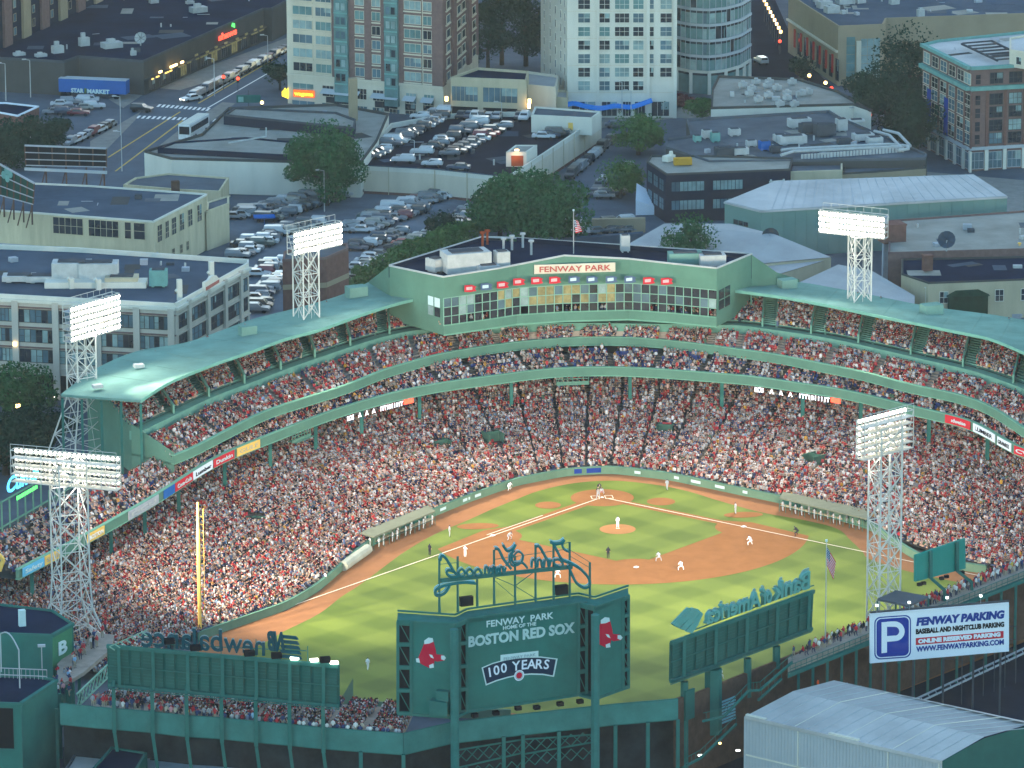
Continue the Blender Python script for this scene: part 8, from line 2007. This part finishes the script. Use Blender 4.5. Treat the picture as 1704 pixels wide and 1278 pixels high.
CM = {k: carmeshes(k) for k in ('sedan','suv','van','hatch')}
hlm = MB().box(-.05,.05,-.18,.18,-.08,.08).mesh('headlight', mat('headlight_lit',(.9,.9,.8),.3,var=0,emis=(1,.9,.6),estr=3))
CCOL = [((.46,.47,.48),'white'),((.20,.215,.23),'silver'),((.09,.10,.115),'grey'),((.02,.022,.026),'black'),((.035,.05,.08),'navy'),((.16,.02,.025),'maroon'),((.25,.24,.2),'beige'),((.07,.10,.09),'dark green'),((.35,.03,.03),'red')]
CW = [8,9,8,8,2.2,.9,1.4,.8,.4]
LBSEEN = {}
def car(p, ang, label_where, group, kind=None, col=None, lit=False):
    kind = kind or random.choices(['sedan','suv','van','hatch'],[5,4,1,2])[0]; c_ = col or random.choices(CCOL, CW)[0]
    bm_,gm_,wm_,(L_,W_) = CM[kind]
    o = link('parked_car', bm_, None, p, ang); o.color = (*c_[0],1)
    kn = {'sedan':'sedan','suv':'SUV','van':'minivan','hatch':'hatchback'}[kind]
    lb = '%s %s %s' % (c_[1], kn, label_where); tag(o, lb, 'car', group)
    link('window_glass', gm_, o)
    for sx in (-.31,.31):
        for sy in (-1,1): link('wheel', wm_, o, (sx*L_, sy*(W_/2-.1), .3))
    if lit:
        for sy in (-.6,.6): link('headlight', hlm, o, (L_/2+.03, sy, .62))
    return o
ordn = lambda k: (ords[k] if k < 11 else ['twelfth','thirteenth','fourteenth','fifteenth','sixteenth','seventeenth','eighteenth','nineteenth','twentieth','twenty-first','twenty-second'][min(k-11,10)])
ords[11:] = []
def row(a, b, n, z, heading, where, group, skip=.06, jit=.15, **kw):
    A = Vector(un(*a,z)); Bv = Vector(un(*b,z)); rd = (Bv-A); base = math.atan2(rd.y, rd.x)
    n = int(round(n*1.2)) if n > 6 else n
    for k in range(n):
        if random.random() < skip: continue
        p = A.lerp(Bv, (k+.5)/n); ang = heading if heading is not None else base
        if isinstance(heading, str): ang = base+R(float(heading))
        flip = random.random() < .5
        car((p.x+random.uniform(-jit,jit),p.y+random.uniform(-jit,jit),z), ang+(math.pi if flip and heading is not None else 0)+random.uniform(-.03,.03), '%s, %s down' % (where, ordn(k)), group, **kw)
CRA = math.atan2(CR.y, CR.x)   # pointing right in the picture
DK = DZ+.05
g = 'cars on the roof of the parking deck'
row((735,196),(612,266),15,DK,CRA-.12,'in the left rank on the parking deck roof',g)
row((798,206),(697,260),9,DK,CRA-.12,'in the left half of the middle rank on the deck roof',g)
row((842,212),(745,262),10,DK,CRA-.12,'in the right half of the middle rank on the deck roof',g)
row((742,187),(690,200),3,DK,CRA-.12,'at the back of the left rank on the deck roof',g)
row((762,196),(832,198),6,DK,CRA+1.4,'in the short back rank on the deck roof',g)
row((858,198),(878,200),2,DK,CRA+1.4,'beside the ramp house on the deck roof',g)
row((900,232),(945,225),4,DK,CRA-.1,'by the right wall of the deck roof',g)
for k,(x,y,c_,kk,li) in enumerate(((671,271,CCOL[0],'suv',True),(719,277,CCOL[0],'hatch',False),(763,283,CCOL[4],'sedan',False))):
    car(un(x,y,DK), CRA-.1+math.pi, ('with lit headlights along the deck roof front wall','in the middle of the deck roof front wall','right along the deck roof front wall')[k], g, kk, c_, li)
g = 'cars in the surface parking lot'
Z0 = .0
row((597,318),(440,370),17,Z0,CRA-.1,'in the surface lot rank below the big tree',g)
row((560,322),(400,362),14,Z0,CRA-.1,'in the far left rank of the surface lot',g)
row((470,338),(385,366),8,Z0,CRA-.1,'in the left end rank of the surface lot',g)
row((752,324),(640,360),12,Z0,CRA-.1,'in the rank below the cream deck wall',g)
row((722,326),(610,366),12,Z0,CRA-.1,'in the left neighbour rank below the cream deck wall',g)
row((700,352),(600,388),11,Z0,CRA-.15,'in the middle rank of the surface lot',g)
row((660,356),(566,388),9,Z0,CRA-.15,'in the left middle rank of the surface lot',g)
row((668,388),(590,418),9,Z0,CRA-.15,'in the lower middle rank of the surface lot',g)
row((712,392),(655,418),5,Z0,CRA-.15,'in the lower right rank of the surface lot',g)
row((640,420),(590,452),6,Z0,CRA-.15,'in the rank right of the brown brick box',g)
row((498,380),(400,412),10,Z0,CRA-.1,'in the rank beside the blue dumpster',g)
row((455,400),(392,432),7,Z0,CRA-.1,'in the rank against the beige building wall',g)
row((528,372),(470,392),6,Z0,CRA-.1,'in the rank left of the left roof light tower',g)
row((468,438),(425,462),6,Z0,CRA-.1,'in the upper rank right of the loft building',g,skip=0)
row((470,462),(424,502),9,Z0,CRA-.1,'in the lower rank right of the loft building',g,skip=0)
row((440,505),(424,522),3,Z0,CRA-.1,'in the last rank by the pale green roof',g,skip=0)
row((585,465),(560,490),4,Z0,CRA-.1,'hidden behind the roof vent box',g)
row((780,348),(762,384),5,Z0,CRA-.2,'left of the largest tree',g)
g = 'cars parked along the main road'
row((478,84),(318,166),19,.02,None,'at the kerb in front of the supermarket',g,skip=.05)
row((187,209),(112,244),7,.02,None,'at the kerb above the billboard',g,skip=0)
g = 'cars in the small lot by the trailer'
row((155,168),(96,178),4,0,CRA,'in the upper rank of the small lot by the trailer',g); row((165,180),(90,188),4,0,CRA+.1,'in the lower rank of the small lot by the trailer',g); row((140,192),(80,190),3,0,CRA,'in the front rank of the small lot by the trailer',g)
car(un(236,186), CRA-.3, 'turning at the crosswalk', g, 'suv', CCOL[3]); car(un(318,168), CRA+.7+math.pi, 'driving at the head of the road queue', g, 'sedan', CCOL[0], True); car(un(58,240),CRA,'alone beside the dark trees at left',g,'sedan',CCOL[0])
g = 'cars parked on the side street'
row((1018,236),(948,298),9,0,None,'along the cream wall of the parking deck on the side street',g,skip=0)
row((1008,300),(985,330),3,0,None,'on the near side of the side street',g)
row((1052,276),(1040,288),1,0,None,'under the street tree on the side street',g,skip=0)
row((1030,322),(1000,332),3,0,CRA,'beside the navy building on the side street',g)
row((1042,372),(880,388),9,0,CRA+.3,'in the dark lot behind the press box',g)
row((1060,385),(950,392),6,0,CRA+.3,'in the front rank of the dark lot behind the press box',g)
row((1012,207),(1030,214),2,0,CRA,'at the top of the side street',g)
row((968,180),(1000,184),2,0,CRA,'by the ramp house',g)
car(un(1266,106), CRA+1.9, 'driving down the right street', g, 'suv', CCOL[0])
g = 'cars in the dark lot at the left border'
row((88,655),(35,680),6,0,CRA,'in the front row, dark lot at the left border',g,lit=True); row((80,635),(20,650),5,0,CRA,'in the back row, dark lot at the left border',g)
# bus
def bus():
    a = un(323,226); ang = math.atan2(un(348,205)[1]-un(300,234)[1], un(348,205)[0]-un(300,234)[0]); t = thing('coach_bus', 'white coach bus with dark windows waiting at the crosswalk', 'bus', a); t.rotation_euler = (0,0,ang)
    mb = MB(); mb.box(-6,6,-1.27,1.27,.45,3.5); mb.build('body', M_white, t, (0,0,0)); mb = MB(); mb.box(-5.7,5.7,-1.0,1.0,3.5,3.62); mb.build('roof', M_stone, t, (0,0,0))
    for s in (-1,1):
        for k in range(8): mb = MB(); mb.box(-5.4+k*1.35,-4.15+k*1.35,s*1.28-.02,s*1.28+.02,1.75,2.95); mb.build('window', M_carglass, t, (0,0,0))
        for x in (-3.8,-2.6,3.8): mb = MB(); mb.beam((x,s*1.1,.5),(x,s*1.3,.5),.95,n=10); mb.build('wheel', M_tire, t, (0,0,0))
    for x in (6.0,-6.0): mb = MB(); mb.box(x-.03,x+.03,-1.1,1.1,1.5,3.1); mb.build('windscreen', M_carglass, t, (0,0,0))
bus()
# motorbikes / blue covered things, dumpster, road sign, lamp posts
for k in range(8):
    p = un(388+k*14,316+k*.8); mb = MB(); mb.obox((p[0],p[1],.3), 1.9,.5,.5,CRA+.9); mb.beam((p[0],p[1],.4),(p[0]+.3,p[1],1.1),.4,n=5); mb.beam((p[0]-.6,p[1]-.4,.3),(p[0]-.6,p[1]-.25,.3),.6,n=8); mb.beam((p[0]+.6,p[1]+.4,.3),(p[0]+.6,p[1]+.25,.3),.6,n=8)
    tag(mb.build('scooter', M_trail if k % 3 else M_red), '%s rental scooter in the row by the white warehouse wall, %s from the left' % ('blue' if k % 3 else 'red', ordn(k)), 'scooter', 'scooters by the white warehouse wall')
p = un(369,399); mb = MB(); mb.obox((p[0],p[1],0), 2.2,1.6,1.4,.3); mb.obox((p[0],p[1],1.4), 2.3,1.7,.15,.3); tag(mb.build('dumpster', M_trail), 'blue dumpster at the corner of the beige building', 'dumpster')
p = un(440,380); mb = MB(); mb.prism([(p[0]-2,p[1]-1.4),(p[0]+2,p[1]-1.4),(p[0]+2,p[1]+1.4),(p[0]-2,p[1]+1.4)],2.2,2.4); mb.beam((p[0],p[1],0),(p[0],p[1],2.2),.15); tag(mb.build('attendant_canopy', M_trail), 'blue attendant canopy in the surface lot', 'canopy')
t = thing('road_sign', 'dark green shop sign on a pole at the road corner', 'sign', un(414,195)); a = un(414,195); z_ = hz(166,a); mb = MB(); mb.beam(a,(a[0],a[1],z_+2),.18); mb.build('pole', M_hvacd, t); mb = MB(); mb.obox((a[0],a[1],z_-.6), 5,.3,1.6,CRA); mb.build('panel', M_greend, t); mb = MB(); mb.obox((a[0]+1.6,a[1]+.2,z_-.4), 1.1,.1,1.1,CRA); mb.build('emblem', M_copper, t)
for k,(x,y) in enumerate(((10,168),(51,162),(201,225),(203,285),(446,120),(357,160),(1425,245),(1330,225),(540,352),(835,235),(690,300),(1035,200),(1050,215))):
    p = un(x,y); t = MB(); t.beam(p,(p[0],p[1],8),.2,n=5,w2=.12); t.beam((p[0],p[1],8),(p[0]+1.2,p[1]+.4,8.3),.12); t.obox((p[0]+1.2,p[1]+.4,8.2), .9,.4,.2); tag(t.build('street_lamp', M_hvac), 'unlit grey street lamp %s' % ('at the left border by the supermarket','by the small car lot','beside the main road above the billboard','on the near side of the main road','at the kerb by the apartment tower','at the crosswalk','behind the pipe ducts','among the roof units','in the surface lot by the big tree','on the parking deck','below the cream deck wall','by the white tower entrance','at the top of the side street')[k], 'street lamp', 'unlit street lamps')
B = Bld('fence_enclosure', 'brown panel fence behind the dark lot right of the largest tree', 'fence', [(985,366),(1074,364),(1074,361),(985,363)], 2.6, M_tan, M_tan, 0)
f = B.face(0)
for k in range(9): f.slab(f.L*k/9,f.L*(k+.92)/9,0,2.7,.08,M_tan,'panel')
B = Bld('fence_enclosure', 'blue grey low wall in front of the dark lot behind the press box', 'wall', [(960,396),(1070,388),(1070,385),(960,393)], 2.2, M_roofb, M_roofb, 0)
p = un(1080,352,0); t = MB(); t.prism([(p[0]-3,p[1]-1),(p[0]+2,p[1]-3),(p[0]+3,p[1]+3),(p[0]-1,p[1]+3)],0,[2,5,3,1.5]); tag(t.build('tarpaulin', M_signw), 'white draped tarpaulin at the foot of the navy building', 'tarpaulin')
# blue and red night lights in left dark lot
for k,(x,y) in enumerate(((30,678),(1,705),(34,715))):
    p = un(x,y,4); mb = MB(); mb.obox(tuple(p), .7,.5,.5); tag(mb.build('street_lamp', M_warm), 'amber lamp among the dark trees at the left border, %s of three' % ('top','middle','lowest')[k], 'lamp', 'amber lamps at the left border')

# ================================================================== AIR
hm_ = bpy.data.materials.new('black_lift_haze'); hm_.use_nodes = True; hn = hm_.node_tree; hn.nodes.clear()
pv = hn.nodes.new('ShaderNodeVolumePrincipled'); pv.inputs['Density'].default_value = 0.00004; pv.inputs['Color'].default_value = (.86,.89,.92,1); pv.inputs['Anisotropy'].default_value = .3  # faint volume added to lift the blacks
ho = hn.nodes.new('ShaderNodeOutputMaterial'); hn.links.new(pv.outputs[0], ho.inputs['Volume'])
hb = MB(); hb.box(-1600,1600,-2600,900,-1.5,260); hz_o = hb.build('haze', hm_); tag(hz_o, 'thin haze added to lift the dark tones over the whole city', 'haze', kind='stuff')

# fit lettering widths
bpy.context.view_layer.update()
for o, w in FIT:
    xs = [c[0] for c in o.bound_box]; d = max(xs)-min(xs)
    if d > 1e-4:
        M = o.matrix_local.copy(); k = w/d
        for i in range(3): M[i][0] *= k
        o.matrix_local = M
# lettering becomes plain mesh
bpy.context.view_layer.update()
dg_ = bpy.context.evaluated_depsgraph_get()
for o in [o for o in SC.objects if o.type == 'FONT']:
    me = bpy.data.meshes.new_from_object(o.evaluated_get(dg_)); nm = o.name; par = o.parent; M = o.matrix_local.copy()
    bpy.data.objects.remove(o); q = bpy.data.objects.new(nm, me); COL.objects.link(q); q.parent = par; q.matrix_local = M
# things that would share a label are told apart by their order from the left
seen = {}
for o in SC.objects:
    if o.parent is None and o.get('label') and o.get('category'): seen.setdefault(o['label'], []).append(o)
for lb, L_ in seen.items():
    if len(L_) < 2: continue
    L_.sort(key=lambda o: prj(tuple(o.location) if o.location.length > .1 else tuple(sum((Vector(c) for c in o.bound_box), Vector())/8))[0])
    for k, o in enumerate(L_): o['label'] = '%s, %s such from left' % (lb, ordn(k))
